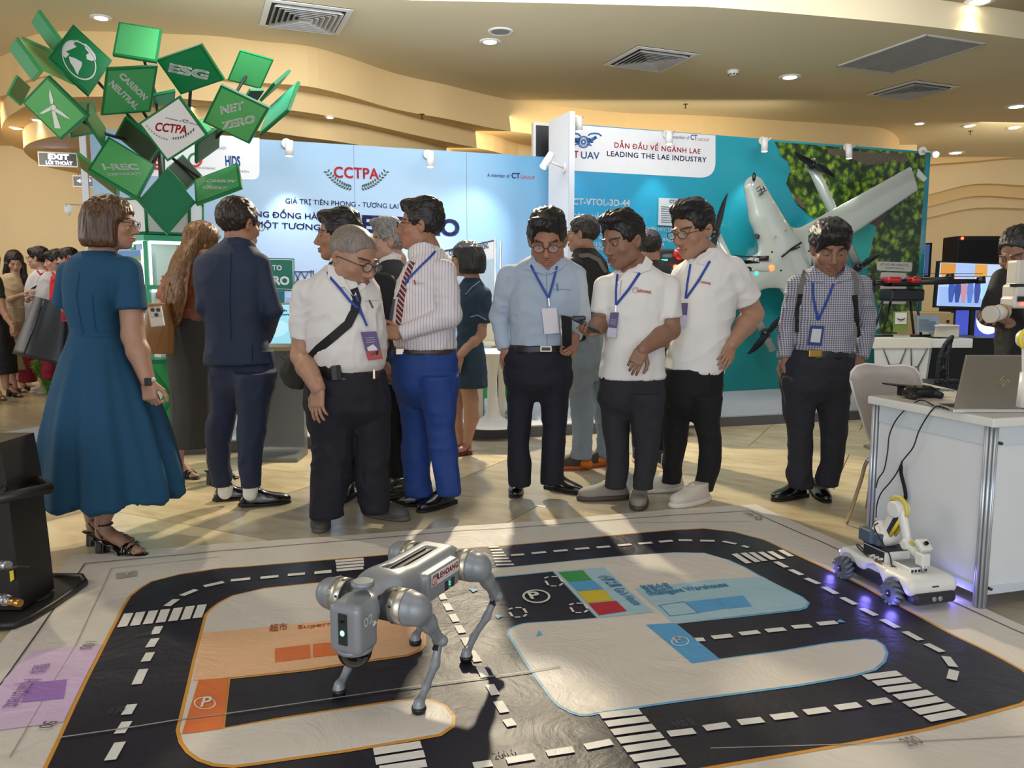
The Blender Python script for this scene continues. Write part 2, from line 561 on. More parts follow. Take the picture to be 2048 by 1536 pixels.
 # ROOM
WD=Vector((0.937,0.348,0)).normalized()
WN=Vector((WD.y,-WD.x,0))
MD=Vector((math.cos(math.radians(15.6)),math.sin(math.radians(15.6)),0))
MN=Vector((-MD.y,MD.x,0))
UP=Vector((0,0,1))
cream=mat('cream_paint','#e9d3a6',0.75,var=0.05,vscale=1.5)
cream_c=mat('cream_ceiling_paint','#e0d2ae',0.8,var=0.03,vscale=1.2)
fascia_m=mat('fascia_paint','#e6c68e',0.75,var=0.04,vscale=1.5)
def stone(name,c1,c2,c3):
 m=mat(name,c1,0.24,spec=0.4)
 nt=m.node_tree;b=nt.nodes['Principled BSDF']
 ns=[n for n in nt.nodes if n.type=='TEX_NOISE'][0];ns.inputs['Scale'].default_value=2.2;ns.inputs['Detail'].default_value=9
 ns.inputs['Distortion'].default_value=1.2
 mp=[n for n in nt.nodes if n.type=='MAPPING'][0];mp.inputs['Scale'].default_value=(1,2.4,1)
 mx=[n for n in nt.nodes if n.type=='MIX'][0]
 cr=nt.nodes.new('ShaderNodeValToRGB')
 cr.color_ramp.elements[0].position=0.3;cr.color_ramp.elements[0].color=hexc(c2)
 cr.color_ramp.elements[1].position=0.62;cr.color_ramp.elements[1].color=hexc(c1)
 e=cr.color_ramp.elements.new(0.5);e.color=hexc(c3)
 nt.links.new(ns.outputs['Fac'],cr.inputs[0]);nt.links.new(cr.outputs[0],b.inputs['Base Color'])
 nt.nodes.remove(mx)
 return m
stone_a=stone('cream_stone','#cfc09c','#b3a380','#c8b792')
stone_b=stone('grey_stone','#b0a68d','#988f79','#a89e86')
stone_c=stone('pale_stone','#dccfae','#c2b491','#d5c7a4')
grout=mat('grout','#6d6453',0.8)
floor=MB().poly([(-11,-5,-0.012),(14,-5,-0.012),(14,17,-0.012),(-11,17,-0.012)],thick=(0,0,-0.1)).build('floor',grout)
floor['kind']='structure'
TS=1.5
tile_me={}
for key,m in(('a',stone_a),('b',stone_b),('c',stone_c)):
 mb=MB();mb.box((0,0,-0.006),(TS-0.006,TS*0.8-0.006,0.012),bevel=0.0015)
 me=mb.mesh('slab_'+key);me.materials.append(m);tile_me[key]=me
rt=math.radians(-27)
Rt=rotz(rt)
rnd=random.Random(3)
cnt=0
for i in range(-12,13):
 for j in range(-14,16):
  x,y=i*TS+(0.5*TS if j%2 else 0),j*TS*0.8
  c=Rt@Vector((x,y,0))+Vector((0.3,6.5,0))
  dist=c.y
  if not(-1.2<c.y<15.5 and abs(c.x)<0.75*c.y+2.2):continue
  q=(i*7+j*3)%11
  k='b' if q in(0,5,8)else('c' if q in(2,6)else 'a')
  if c.y>7.2 and c.x<-3:k='b'
  t=bpy.data.objects.new('stone_slab',tile_me[k]);COL.objects.link(t)
  t.location=c;t.rotation_euler=(0,0,rt);t.parent=floor
  cnt+=1
print('floor slabs',cnt)
ZC=3.6
def prism(name,plan,z0,z1,m,kind='structure'):
 mb=MB();mb.poly([(p[0],p[1],z0)for p in plan],thick=(0,0,z1-z0))
 o=mb.build(name,m);o['kind']=kind
 return o
near=[G(u,v,ZC)for u,v in[(0,-55),(300,-35),(600,-12),(812,0),(1008,4),(1300,11),(1448,16),(1697,37),(1862,54),(2048,78),(2200,105)]]
near=[Vector((-9.5,near[0].y-1.0,ZC)),Vector((-7,near[0].y-0.35,ZC))]+near[1:]+[Vector((9,10.4,ZC)),Vector((13.5,12.5,ZC))]
near=catmull(near,5)
mb=MB();mb.poly([(p.x,p.y,ZC)for p in near]+[(13.5,17,ZC),(-9.5,17,ZC)],thick=(0,0,0.24),mi=0)
ceiling=mb.build('ceiling',cream_c);ceiling['kind']='structure'
ceiling_hi=MB().poly([(-11,-2.5,3.84),(14,-2.5,3.84),(14,17,3.84),(-11,17,3.84)],thick=(0,0,0.2)).build('ceiling',mat('grey_ceiling','#a69a84',0.8))
ceiling_hi['kind']='structure'
f1=[(0,193),(47,163),(110,150),(200,149),(312,152),(437,157),(529,166),(617,173),(695,191),(773,214),(832,227),(890,237),(988,257),(1066,268),(1130,274)]
c1=[G(u,v,3.22)for u,v in f1]
c1=[Vector((-10.5,c1[0].y+2.6,0)),Vector((-7.3,c1[0].y+1.1,0))]+c1+[G(u,v,ZC)for u,v in[(1250,226),(1407,231),(1573,242),(1697,250),(1780,262)]]+[Vector((6.5,14.0,0)),Vector((6.6,17,0))]
c1=catmull(c1,4)
prism('trim_1',[(p.x,p.y)for p in c1]+[(-10.5,17)],3.22,3.62,fascia_m)
f2=[(47,300),(20,285),(6,270),(3,258),(10,240),(28,226),(62,208),(130,195),(300,194),(440,204),(570,219),(656,232),(734,248),(812,266),(890,283),(988,303),(1066,323)]
c2=[G(u,v,3.02)for u,v in f2]
c2=catmull([Vector((c2[0].x+0.3,17,0)),Vector((c2[0].x+0.1,12.2,0))]+c2+[c2[-1]+Vector((1.6,0.9,0)),Vector((6,13.8,0)),Vector((7.6,17,0))],4)
prism('trim_2',[(p.x,p.y)for p in c2],3.02,3.24,fascia_m)
f3=[(110,338),(72,323),(52,308),(47,299),(52,291),(70,282),(109,273),(187,266),(300,258),(420,256),(520,262),(600,273),(700,287),(800,307),(900,330),(1000,355)]
c3=[G(u,v,2.82)for u,v in f3]
c3=catmull([Vector((c3[0].x+0.5,13.0,0)),]+c3+[Vector((4,15,0))],4)
prism('trim_3',[(p.x,p.y)for p in c3],2.82,3.04,fascia_m)
wl=MB().poly([(-10.5,11.3,0),(-2.2,11.3,0),(-2.2,11.3,3.62),(-10.5,11.3,3.62)],thick=(0,0.2,0)).poly([(-2.2,13.4,0),(6.6,13.4,0),(6.6,13.4,3.62),(-2.2,13.4,3.62)],thick=(0,0.2,0)).build('wall_back_left',cream);wl['kind']='structure'
wr=MB()
wr.poly([(3.5,15.5,0),(14,15.5,0),(14,15.5,3.62),(3.5,15.5,3.62)],thick=(0,0.2,0))
wallr=wr.build('wall_back_right',cream);wallr['kind']='structure'
wll=MB().poly([(-10.5,6.5,0),(-10.5,11.3,0),(-10.5,11.3,3.62),(-10.5,6.5,3.62)],thick=(-0.2,0,0)).build('wall_left',cream);wll['kind']='structure'
for k,(va,vb,vc,th)in enumerate([((1840,330),(1950,322),(2080,312),0.0),((1840,392),(1950,368),(2080,372),0.0),((1840,416),(1950,392),(2080,398),0.0),((1840,438),(1950,416),(2080,418),0.0)]):
 Yk=[14.6,14.9,15.1,15.3][k]
 pts=[P(1700,va[1]+14,Yk),P(va[0],va[1],Yk),P(vb[0],vb[1],Yk),P(vc[0],vc[1],Yk),P(2300,vc[1]+4,Yk)]
 pts=catmull(pts,5)
 top=3.62
 mb=MB()
 for a,b in zip(pts[:-1],pts[1:]):
  ya,yb=a.y,b.y
  mb.poly([(a.x,ya,a.z),(b.x,yb,b.z),(b.x,yb,top),(a.x,ya,top)],thick=(0,0.9,0))
 o=mb.build('trim_%d'%(k+4),fascia_m if k%2==0 else cream);o['kind']='structure'
white_m=mat('white_enamel','#e6e4de',0.45)
lamp_m=mat('lamp_glow','#fff3d8',0.5,emit='#fff0d2',estr=14)
dl_src=None
for(u,v,z,w,desc)in[(202,34,ZC,24,'round recessed downlight in the ceiling above the green panel tree'),(980,82,ZC,28,'recessed downlight beside the round ceiling speaker'),(1580,153,ZC,28,'recessed downlight beside the smoke detector'),(2033,212,ZC,26,'recessed downlight at the right edge, below the slatted grille'),(1839,246,ZC,16,'small recessed downlight, left of the row of three by the right wall'),(1937,251,ZC,16,'small recessed downlight, middle of the row of three by the right wall'),(2027,255,ZC,16,'small recessed downlight, right end of the row of three'),(1911,305,ZC,22,'recessed downlight farthest back, beyond the forest wall'),(660,233,3.02,14,'small downlight in the lower wavy soffit above the blue wall'),(33,255,3.02,16,'small downlight in the rounded soffit at the left edge'),(72,238,3.02,13,'small downlight in the soffit behind the green tree'),(380,213,3.02,12,'small downlight seen between the green tree panels'),(1960,1,3.84,34,'bright downlight in the raised ceiling, top right corner')]:
 c=G(u,v,z);r=w/2*c.length/F*1.06
 root=empty('downlight',c,desc,'light','recessed ceiling downlights')
 MB().lathe(c+Vector((0,0,-0.012)),[(r*0.75,0),(r*1.25,0),(r*1.25,0.011),(r*0.75,0.011)],20).build('trim_ring',white_m,root)
 MB().lathe(c+Vector((0,0,-0.016)),[(r*0.70,0),(r*0.78,0.003),(r*0.78,0.012)],16).build('bulb',lamp_m,root)
 tgt=c+Vector((0,0,-3))
 en=18 if w>20 else 9
 s=spot('downlight_beam',c+Vector((0,0,-0.03)),tgt,en,(1.0,0.82,0.55),110,0.8,0.05)
dark_m=mat('duct_dark','#3c3a36',0.8)
vent_m=mat('vent_white','#b9b8b4',0.5)
def diffuser(cu,cv,half,ang,label):
 c=G(cu,cv,ZC);root=empty('ceiling_vent',c,label,'vent','square ceiling air diffusers')
 R=rotz(ang)
 MB().box(c+Vector((0,0,-0.002)),(half*2.0,half*2.0,0.004),R).build('backing',dark_m,root)
 def ring(name,h0,h1,z0,z1,m):
  mb=MB()
  for k in range(4):
   Rk=R@rotz(k*math.pi/2)
   pts=[Vector((-h0,-h0,z0)),Vector((h0,-h0,z0)),Vector((h1,-h1,z1)),Vector((-h1,-h1,z1))]
   mb.poly([c+Rk@p for p in pts],thick=(0,0,-0.004))
  return mb.build(name,m,root)
 ring('frame',half*1.0,half*0.86,-0.006,-0.010,white_m)
 for k in range(6):
  h=half*(0.80-0.125*k)
  ring('louvre',h,h-half*0.075,-0.032,-0.004,vent_m)
 MB().box(c+Vector((0,0,-0.02)),(half*0.14,half*0.1,0.01),R).build('centre_plate',vent_m,root)
diffuser(610,34,0.355,math.radians(22),'square louvred ceiling vent, above the blue wall near the green tree')
diffuser(1300,118,0.355,math.radians(22),'square louvred ceiling vent, middle one, left of the smoke detector')
diffuser(1824,180,0.355,math.radians(22),'square louvred ceiling vent, rightmost, below the long grille')
gp=[G(u,v,ZC)for u,v in[(1678,132),(1848,66),(1967,86),(1792,145)]]
root=empty('return_grille',sum(gp,Vector())/4,'long grey slatted return grille in the ceiling, top right','vent')
cg=sum(gp,Vector())/4
e1=((gp[3]-gp[0])+(gp[2]-gp[1]))/2;e2=((gp[1]-gp[0])+(gp[2]-gp[3]))/2
d1,d2=e1 .length,e2 .length;e1=e1 .normalized();e2=(e2-e1*e2 .dot(e1)).normalized()
Rg=frame(e1,e2,e1 .cross(e2))
MB().box(cg+Vector((0,0,-0.003)),(d1*0.94,d2*0.96,0.006),Rg).build('backing',mat('grille_grey','#6f6f72',0.7),root)
for sgn in(-1,1):
 MB().box(cg+e1*sgn*d1*0.485+Vector((0,0,-0.008)),(d1*0.03,d2,0.016),Rg).build('frame',vent_m,root)
 MB().box(cg+e2*sgn*d2*0.492+Vector((0,0,-0.008)),(d1,d2*0.016,0.016),Rg).build('frame',vent_m,root)
gslat=mat('grille_slat','#9d9ea3',0.5)
for k in range(22):
 MB().box(cg+e1*((k+0.5)/22-0.5)*d1*0.92+Vector((0,0,-0.010)),(d1*0.022,d2*0.96,0.006),Rg).build('slat',gslat,root)
c=G(1001,62,ZC);root=empty('ceiling_speaker',c,'round grey-meshed speaker set flush in the ceiling','speaker')
MB().lathe(c+Vector((0,0,-0.012)),[(0.085,0.004),(0.088,0),(0.112,0),(0.118,0.011)],28).build('rim',white_m,root)
MB().lathe(c+Vector((0,0,-0.009)),[(0.087,0),(0.087,0.008)],28).build('mesh_cover',mat('speaker_mesh','#8d8f90',0.7,bump=0.5,bscale=900),root)
c=G(1466,141,ZC);root=empty('smoke_detector',c,'small white domed smoke detector on the ceiling','smoke detector')
MB().lathe(c+Vector((0,0,-0.055)),[(0.02,0),(0.045,0.008),(0.058,0.03),(0.062,0.054)],20).build('housing',white_m,root)
for k in range(8):
 a=k*math.pi/4
 MB().box(c+Vector((0.047*math.cos(a),0.047*math.sin(a),-0.043)),(0.01,0.018,0.012),rotz(a)).build('slot',dark_m,root)
brass=mat('old_brass','#6b5531',0.4,0.8)
for(u,v,z,lab)in[(1371,211,ZC,'small sprinkler head hanging from the ceiling above the white wall sign'),(1941,265,ZC,'small sprinkler head hanging near the three right-hand downlights'),(844,231,3.22,'small sprinkler head under the first wavy soffit')]:
 c=G(u,v-3,z);root=empty('sprinkler',c,lab,'sprinkler','ceiling sprinkler heads')
 MB().lathe(c+Vector((0,0,-0.008)),[(0.028,0),(0.03,0.007)],14).build('escutcheon',brass,root)
 MB().frustum(c,c+Vector((0,0,-0.05)),0.008,0.006,8).frustum(c+Vector((0,0,-0.05)),c+Vector((0,0,-0.054)),0.018,0.018,10).build('nozzle',brass,root)
 # PRINTED FLOOR MAT
def hat(x,y):
 """small waves of the vinyl"""
 h=0.0022*math.sin(2.1*x+1.3*y+0.6*math.sin(3.1*y))+0.0016*math.sin(5.3*x-3.7*y+math.sin(2.0*x))
 a=(x*MD.x+y*MD.y);b=(x*MN.x+y*MN.y)
 for c in(1.55,2.12,2.72,3.3):
  h+=0.0026*math.exp(-((b-c)/0.075)**2)
 for c in(-1.55,-0.35,0.85,2.05):
  h+=0.0026*math.exp(-((a-c)/0.075)**2)
 return 0.0065+h
GRID=0.06
_cache={}
def drape(bm,off):
 xs=[v.co.x for v in bm.verts];ys=[v.co.y for v in bm.verts]
 for ax,d in((0,MD),(1,MN)):
  vals=[v.co.x*d.x+v.co.y*d.y for v in bm.verts]
  lo,hi=min(vals),max(vals)
  k=math.ceil(lo/GRID)
  while k*GRID<hi:
   if k*GRID>lo+1e-4:
    bmesh.ops.bisect_plane(bm,geom=bm.verts[:]+bm.edges[:]+bm.faces[:],dist=1e-5,plane_co=d*(k*GRID),plane_no=d)
   k+=1
 for v in bm.verts:v.co.z=hat(v.co.x,v.co.y)+off
 for f in bm.faces:f.smooth=True
def vinyl(name,c,rough=0.42):
 m=mat(name,c,rough,bump=0.35,bscale=9,var=0.03,spec=0.45)
 nt=m.node_tree
 bp=[n for n in nt.nodes if n.type=='BUMP'][0];bp.inputs['Distance'].default_value=0.02
 n2=nt.nodes.new('ShaderNodeTexNoise');n2 .inputs['Scale'].default_value=3.2;n2 .inputs['Detail'].default_value=8
 n2 .inputs['Distortion'].default_value=2.5;n2 .inputs['Roughness'].default_value=0.62
 old=bp.inputs['Height'].links[0].from_node
 nt.links.new([n for n in nt.nodes if n.type=='MAPPING'][0].outputs[0],n2 .inputs['Vector'])
 nt.links.new(n2 .outputs['Fac'],bp.inputs['Height'])
 return m
v_white=vinyl('mat_white','#ddd5c8');v_road=vinyl('mat_road','#26242e',0.40);v_mark=vinyl('mat_marking','#e9e6dc')
v_orange=vinyl('mat_orange','#e0763a');v_lorange=vinyl('mat_light_orange','#eebd90');v_edge=vinyl('mat_yellow_edge','#dd9c3c')
v_blue=vinyl('mat_blue','#5aa5d6');v_lblue=vinyl('mat_light_blue','#a9cbd6');v_bedge=vinyl('mat_blue_edge','#6fb4da')
v_green=vinyl('mat_green','#3f9c4a');v_yellow=vinyl('mat_yellow','#d9c02c');v_red=vinyl('mat_red','#bf2a33')
v_purple=vinyl('mat_lilac','#dcbfdc');v_dpurple=vinyl('mat_purple','#a378bf');v_line=vinyl('mat_line','#4c4a50');v_grey=vinyl('mat_grey','#a7a19c')
v_bt=vinyl('mat_blue_text','#4f93bf')
A=G(143,1114);B=G(1512,1010)
dvec=-MN
L0=A+dvec*3.35;L1=B+dvec*3.9
mat_root=empty('road_map_mat',(A+B)/2+dvec,'large printed vinyl road map mat lying on the stone floor','mat')
def decal(pts,m,level,name,border=None,bw=0.012,world=False,label=None):
 W=[Vector((p[0],p[1],0))if world else G(p[0],p[1])for p in pts]
 if border is not None:
  n=len(W);area2=sum(W[i].x*W[(i+1)%n].y-W[(i+1)%n].x*W[i].y for i in range(n))
  s=1 if area2>0 else-1;O=[]
  for i in range(n):
   a,b,c=W[i-1],W[i],W[(i+1)%n]
   e1=(b-a).normalized();e2=(c-b).normalized()
   n1=Vector((e1 .y,-e1 .x,0))*s;n2=Vector((e2 .y,-e2 .x,0))*s
   q=(n1+n2);q=q/max(0.6,q.length)if q.length>1e-6 else n1
   O.append(b+q*bw)
  decal([(p.x,p.y)for p in O],border,level-0.5,name+'_edge',world=True)
 bm=bmesh.new();vs=[bm.verts.new((p.x,p.y,0))for p in W]
 f=bm.faces.new(vs);f.normal_update()
 if f.normal.z<0:bmesh.ops.reverse_faces(bm,faces=[f])
 if len(vs)>4:bmesh.ops.triangulate(bm,faces=bm.faces[:])
 drape(bm,0.0014*level)
 me=bpy.data.meshes.new(name);bm.to_mesh(me);bm.free()
 return obj(name,me,m,mat_root,label=label)
bm=bmesh.new()
vs=[bm.verts.new((p.x,p.y,0))for p in(A,B,L1,L0)]
f=bm.faces.new(vs);f.normal_update()
if f.normal.z<0:bmesh.ops.reverse_faces(bm,faces=[f])
drape(bm,0)
me=bpy.data.meshes.new('sheet');bm.to_mesh(me);bm.free()
obj('sheet',me,v_white,mat_root)
road=[(97,1536),(120,1488),(152,1418),(197,1326),(222,1275),(253,1213),(263,1196),(284,1179),(304,1167),(359,1153),(444,1141.5),(547,1133),(700,1121),(978,1096),(1134,1083),(1291,1069),(1350,1064),(1408,1062),(1466,1067),(1525,1083),(1556,1098),(1590,1114),(1640,1137),(1700,1166),(1744,1189),(1803,1220),(1840,1240),(1902,1274),(1954,1300),(2004,1325),(2040,1345),(2068,1368),(2070,1390),(2040,1412),(2012,1420),(1848,1460),(1665,1493),(1435,1535),(900,1638),(60,1790),(0,1760)]
decal(road,v_road,1.5,'road',v_edge,0.012)
blk1=[(415,1237),(426,1225),(441,1214),(468,1199),(530,1184),(646,1172),(760,1163),(790,1165),(806,1178),(828,1225),(846,1275),(846,1296),(836,1307),(813,1316),(703,1331),(620,1344),(456,1363),(444,1466),(556,1447),(696,1426),(795,1411),(855,1408),(888,1420),(904,1441),(902,1461),(879,1477),(837,1485),(696,1510),(520,1535),(470,1541),(430,1538),(401,1528),(380,1512),(366,1492),(360,1468),(393,1326)]
decal(blk1,v_white,3,'left_island',v_edge,0.011)
decal([(407,1275),(666,1247),(829,1228),(846,1275),(846,1296),(836,1307),(813,1316),(703,1331),(620,1344),(456,1363),(386,1371)],v_lorange,4,'supermarket_zone')
decal([(398,1368),(457,1361),(445,1466),(364,1478)],v_orange,4,'orange_bay')
for q in([(550,1305.6),(620,1297),(622,1324),(550,1333)],[(626,1296),(684,1291),(686,1316),(626,1323)]):
 decal(q,v_orange,5,'orange_block')
blk2=[(939,1153),(944,1148),(990,1142),(1134,1128),(1252,1116),(1349,1109.5),(1408,1111),(1455,1124),(1486,1138),(1525,1161),(1572,1186),(1603,1202),(1615,1212),(1609,1221),(1595,1225),(1486,1237),(1349,1251),(1437,1325),(1564,1309),(1665,1292),(1730,1285),(1750,1287),(1764,1296),(1771,1312),(1766,1329),(1747,1345),(1702,1357),(1592,1376),(1446,1396),(1300,1416),(1180,1436),(1160,1436),(1142,1430),(1120,1417),(1107,1403),(1056,1333),(1029,1290),(1018,1274),(1020,1266),(1031,1260),(1048,1255),(1197,1241),(1107,1147),(992,1159),(960,1163),(944,1161)]
decal(blk2,v_white,3,'right_island',v_bedge,0.009)
decal([(1270,1181),(1420,1164),(1525,1159),(1572,1186),(1603,1202),(1615,1212),(1609,1221),(1595,1225),(1486,1237),(1343,1249)],v_lblue,4,'warehouse_zone')
decal([(1112,1148),(1208,1139.6),(1308,1229.5),(1201,1241)],v_lblue,4,'house_zone')
for q,m,n in(([(1117,1150.5),(1165.6,1146),(1184,1165),(1136,1169)],v_green,'green_square'),([(1136,1170),(1185,1165),(1207,1182.6),(1156,1188)],v_blue,'blue_square'),([(1154,1188.5),(1207,1184),(1226,1204),(1175,1211)],v_yellow,'yellow_square'),([(1176.6,1212),(1232,1206),(1253.5,1227.5),(1197.6,1236.5)],v_red,'red_square'),([(1372.6,1210),(1425,1204),(1455,1223.6),(1396,1232)],v_blue,'blue_block'),([(1427,1204),(1486,1198),(1503.5,1219.7),(1456.6,1224)],v_blue,'blue_block')):
 decal(q,m,5,n)
decal([(1292,1254),(1349,1251),(1437,1325),(1384,1333)],v_blue,4,'blue_bay')
decal([(64,1308),(205,1295),(127,1450),(0,1466),(-100,1478),(-40,1418)],v_purple,2,'lilac_zone')
decal([(64,1375),(134,1368),(128,1405),(42,1413)],v_dpurple,3,'purple_block')
for q in([(937,1181),(957,1184),(946,1190)],[(990,1236),(1007,1238),(995,1244)],[(1672,1252),(1692,1252),(1679,1246)],[(1072,1280),(1085,1277),(1078,1268)]):
 decal(q,v_bedge,4.5,'arrow')
def seg(x0,y0,x1,y1,w,m=None,level=4.0,name='dash'):
 a=G(x0,y0);b=G(x1,y1);d=(b-a).normalized();n=Vector((-d.y,d.x,0))*w/2
 decal([((a+n).x,(a+n).y),((b+n).x,(b+n).y),((b-n).x,(b-n).y),((a-n).x,(a-n).y)],m or v_mark,level,name,world=True)
def segs(ox,oy,s,L,w,**k):
 for a,b,c,d in L:seg(ox+a/s,oy+b/s,ox+c/s,oy+d/s,w,**k)
segs(0,1080,2.926,[(1310,265,1195,292),(1465,243,1352,255),(1630,230,1525,239),(1785,215,1685,223),(1940,204,1840,212),(1150,310,1064,345),(1035,368,978,410),(932,528,907,575),(910,600,877,652),(882,683,852,738),(842,785,800,870),(775,985,740,1045),(745,1085,700,1155),(705,1205,645,1312)],0.030)
segs(0,1080,2.926,[(755,450,715,530),(825,443,790,522),(900,435,865,513),(970,428,940,505),(1045,420,1012,497),(1115,412,1085,490),(1185,405,1155,482)],0.034,name='crossing_bar')
segs(620,1050,3.84,[(195,300,412,283),(200,323,415,305),(203,348,415,329),(205,373,410,354),(40,390,165,378)],0.032,name='crossing_bar')
segs(620,1050,3.84,[(1370,185,1450,180),(1385,208,1475,202),(1395,230,1490,225),(1402,252,1508,247),(1410,275,1525,270),(1420,299,1545,294),(1428,324,1565,319)],0.026,name='crossing_bar')
segs(900,1040,2.56,[(313,189,380,185),(418,180,492,174),(530,170,602,165),(640,160,713,155),(750,152,820,147),(858,142,928,136),(965,133,1035,127),(1070,123,1140,117),(1170,114,1240,115),(1280,117,1355,120),(1397,123,1465,138),(1497,147,1528,157)],0.026)
segs(900,1040,2.56,[(1455,187,1530,235),(1500,184,1576,230),(1542,181,1612,225),(1588,178,1656,218),(1636,175,1704,213),(1690,168,1748,200)],0.030,name='crossing_bar')
segs(900,1040,2.56,[(1667,228,1722,258),(1742,270,1800,298),(1822,315,1888,345),(1912,362,1978,398)],0.030)
segs(1300,1040,2.738,[(1050,444,1125,482),(1157,503,1237,542),(1270,563,1355,608),(1393,629,1482,677),(1512,698,1600,745),(1618,770,1660,826),(1664,845,1650,895)],0.030)
segs(1300,1040,2.738,[(250,672,298,670),(340,660,448,650),(492,641,597,630),(635,625,738,614),(780,605,880,597),(918,587,1020,578)],0.030)
segs(1300,1040,2.738,[(100,1193,243,1175),(297,1160,430,1140),(485,1127,617,1110),(667,1098,798,1081),(848,1069,975,1051),(1020,1043,1147,1026),(1200,1016,1310,1000)],0.030)
segs(900,1040,2.56,[(290,1253,430,1230),(495,1215,632,1195),(692,1183,828,1160),(120,1280,215,1265)],0.030)
segs(620,1050,3.84,[(1005,545,1030,590),(1045,620,1075,675),(1090,705,1125,765),(1135,795,1170,858),(1185,893,1218,952),(1235,990,1290,1075),(1305,1115,1345,1190),(1380,1250,1425,1330)],0.028)
segs(900,1040,2.56,[(245,945,280,1005),(292,1040,318,1075)],0.030)
segs(900,1040,2.56,[(770,1026,975,1000),(800,1068,1010,1037),(830,1112,1045,1078),(862,1156,1085,1121),(895,1201,1120,1163),(930,1249,1160,1208),(970,1293,1195,1256)],0.032,name='crossing_bar')
segs(380,1380,2.844,[(1045,382,1315,338),(1055,435,1333,388),(1080,483,1345,442)],0.034,name='crossing_bar')
segs(1300,1040,2.738,[(1455,1068,1650,1034),(1515,1106,1712,1071),(1400,1027,1590,996),(1345,987,1535,960),(1285,948,1470,925),(1230,912,1415,890),(1175,880,1365,856)],0.032,name='crossing_bar')
for q in([(96,1240,0,1379)],[(170,1131,587,1093)],[(587,1093,911,1065.5)],[(911,1065.5,1460,1027)],[(1460,1027,1500,1024)],[(1500,1024,1889,1200)],[(1889,1200,2060,1279)],[(170,1131,96,1240)]):
 seg(*q[0],0.006,v_line,2,'ruling')
for q in((223,1140,150,1300),(150,1300,20,1520),(440,1118,223,1140),(1270,1050,1500,1046),(1420,1502,2048,1478)):
 seg(*q,0.004,v_grey,2,'ruling')
for q in((1318,1216,1368,1209),(1368,1209,1396,1232),(1396,1232,1340,1238),(1340,1238,1318,1216)):
 seg(*q,0.005,v_bt,5,'ruling')
for q in((118,1484,640,1410),(640,1410,1120,1340)):
 seg(*q,0.006,v_grey,5.5,'seam')
for(cx,cy)in((1107,1168),(1157,1221),(1035,1232)):
 for(a,b,c,d)in((-18,-6,-10,-9),(-4,-9.5,8,-9.5),(12,-8,18,1),(18,4,12,9),(6,9.5,-6,9.5),(-10,8,-16,-1)):
  seg(cx+a,cy+b,cx+c,cy+d,0.010,level=4.5,name='bracket')
def ring(cu,cv,rx,ry,w,m,name='ring'):
 c=G(cu,cv);ex=G(cu+rx,cv)-c;ey=G(cu,cv-ry)-c
 n=26;O=[];I=[]
 for k in range(n):
  t=2*math.pi*k/n
  O.append(c+ex*math.cos(t)+ey*math.sin(t));I.append(c+(ex*math.cos(t)+ey*math.sin(t))*(1-w))
 mb=MB()
 for k in range(n):
  l=(k+1)%n
  mb.poly([Vector((p.x,p.y,hat(p.x,p.y)+0.0076))for p in(I[k],O[k],O[l],I[l])])
 return mb.build(name,m,mat_root)
def flat_text(s,u0,v0,u1,v1,cap,m,bold=0.0,up=None,lev=0.0084):
 a=G(u0,v0);b=G(u1,v1)
 upv=Vector((0,0,1)).cross((b-a).normalized())if up is None else up
 o=lettering(s,a,b,upv,m,mat_root,bold,caph=cap)
 if o:
  for v in o.data.vertices:v.co.z=hat(v.co.x,v.co.y)+lev
 return o
ring(1072.7,1199,28,13.5,0.16,v_mark);flat_text('P',1062,1205,1084,1203,0.075,v_mark,0.03)
ring(1360,1289,18,9.5,0.13,v_mark);flat_text('P',1353,1293,1368,1292,0.05,v_mark,0.02)
ring(410,1416,22,12,0.12,v_mark);flat_text('P',401,1424,420,1422,0.06,v_mark,0.02)
flat_text('Supermarket',596,1266,726,1250,0.032,v_orange,0.02)
flat_text('超市',539,1271,575,1267,0.05,v_orange,0.01)
flat_text('Intelligent Warehouse',1300,1196,1458,1178,0.045,v_bt,0.03)
flat_text('智能仓库',1292,1188,1348,1182,0.06,v_bt,0.02)
flat_text("Go's House",1226,1183,1269,1216,0.045,v_bt,0.02)
flat_text("小罗之家",1196,1158,1224,1180,0.045,v_bt,0.02)
flat_text('0.100',272,1284,304,1279,0.03,v_line);flat_text('0.50',216,1437,248,1433,0.034,v_line)
flat_text('150.0',1357,1466,1392,1457,0.034,v_line);flat_text('200.0',990,1522,1035,1513,0.034,v_line)
flat_text('200',1818,1501,1849,1493,0.04,v_grey,0.01)
flat_text('100',172,1293,158,1308,0.04,v_grey,0.01);flat_text('50',90,1452,76,1466,0.04,v_grey,0.01)
flat_text('Apartment',50,1370,5,1425,0.055,v_dpurple,0.01);flat_text('智能公寓',72,1340,60,1358,0.04,v_dpurple,0.01)
seg(232,1156,274,1150,0.075,v_grey,2,'grey_tab');flat_text('Y',247,1157,262,1155,0.04,v_white,0.03)
ring(1517,1041,7,3.6,0.3,v_line)
flat_text('ROBOT',1512,1036,1494,1029,0.03,v_line,0.01)
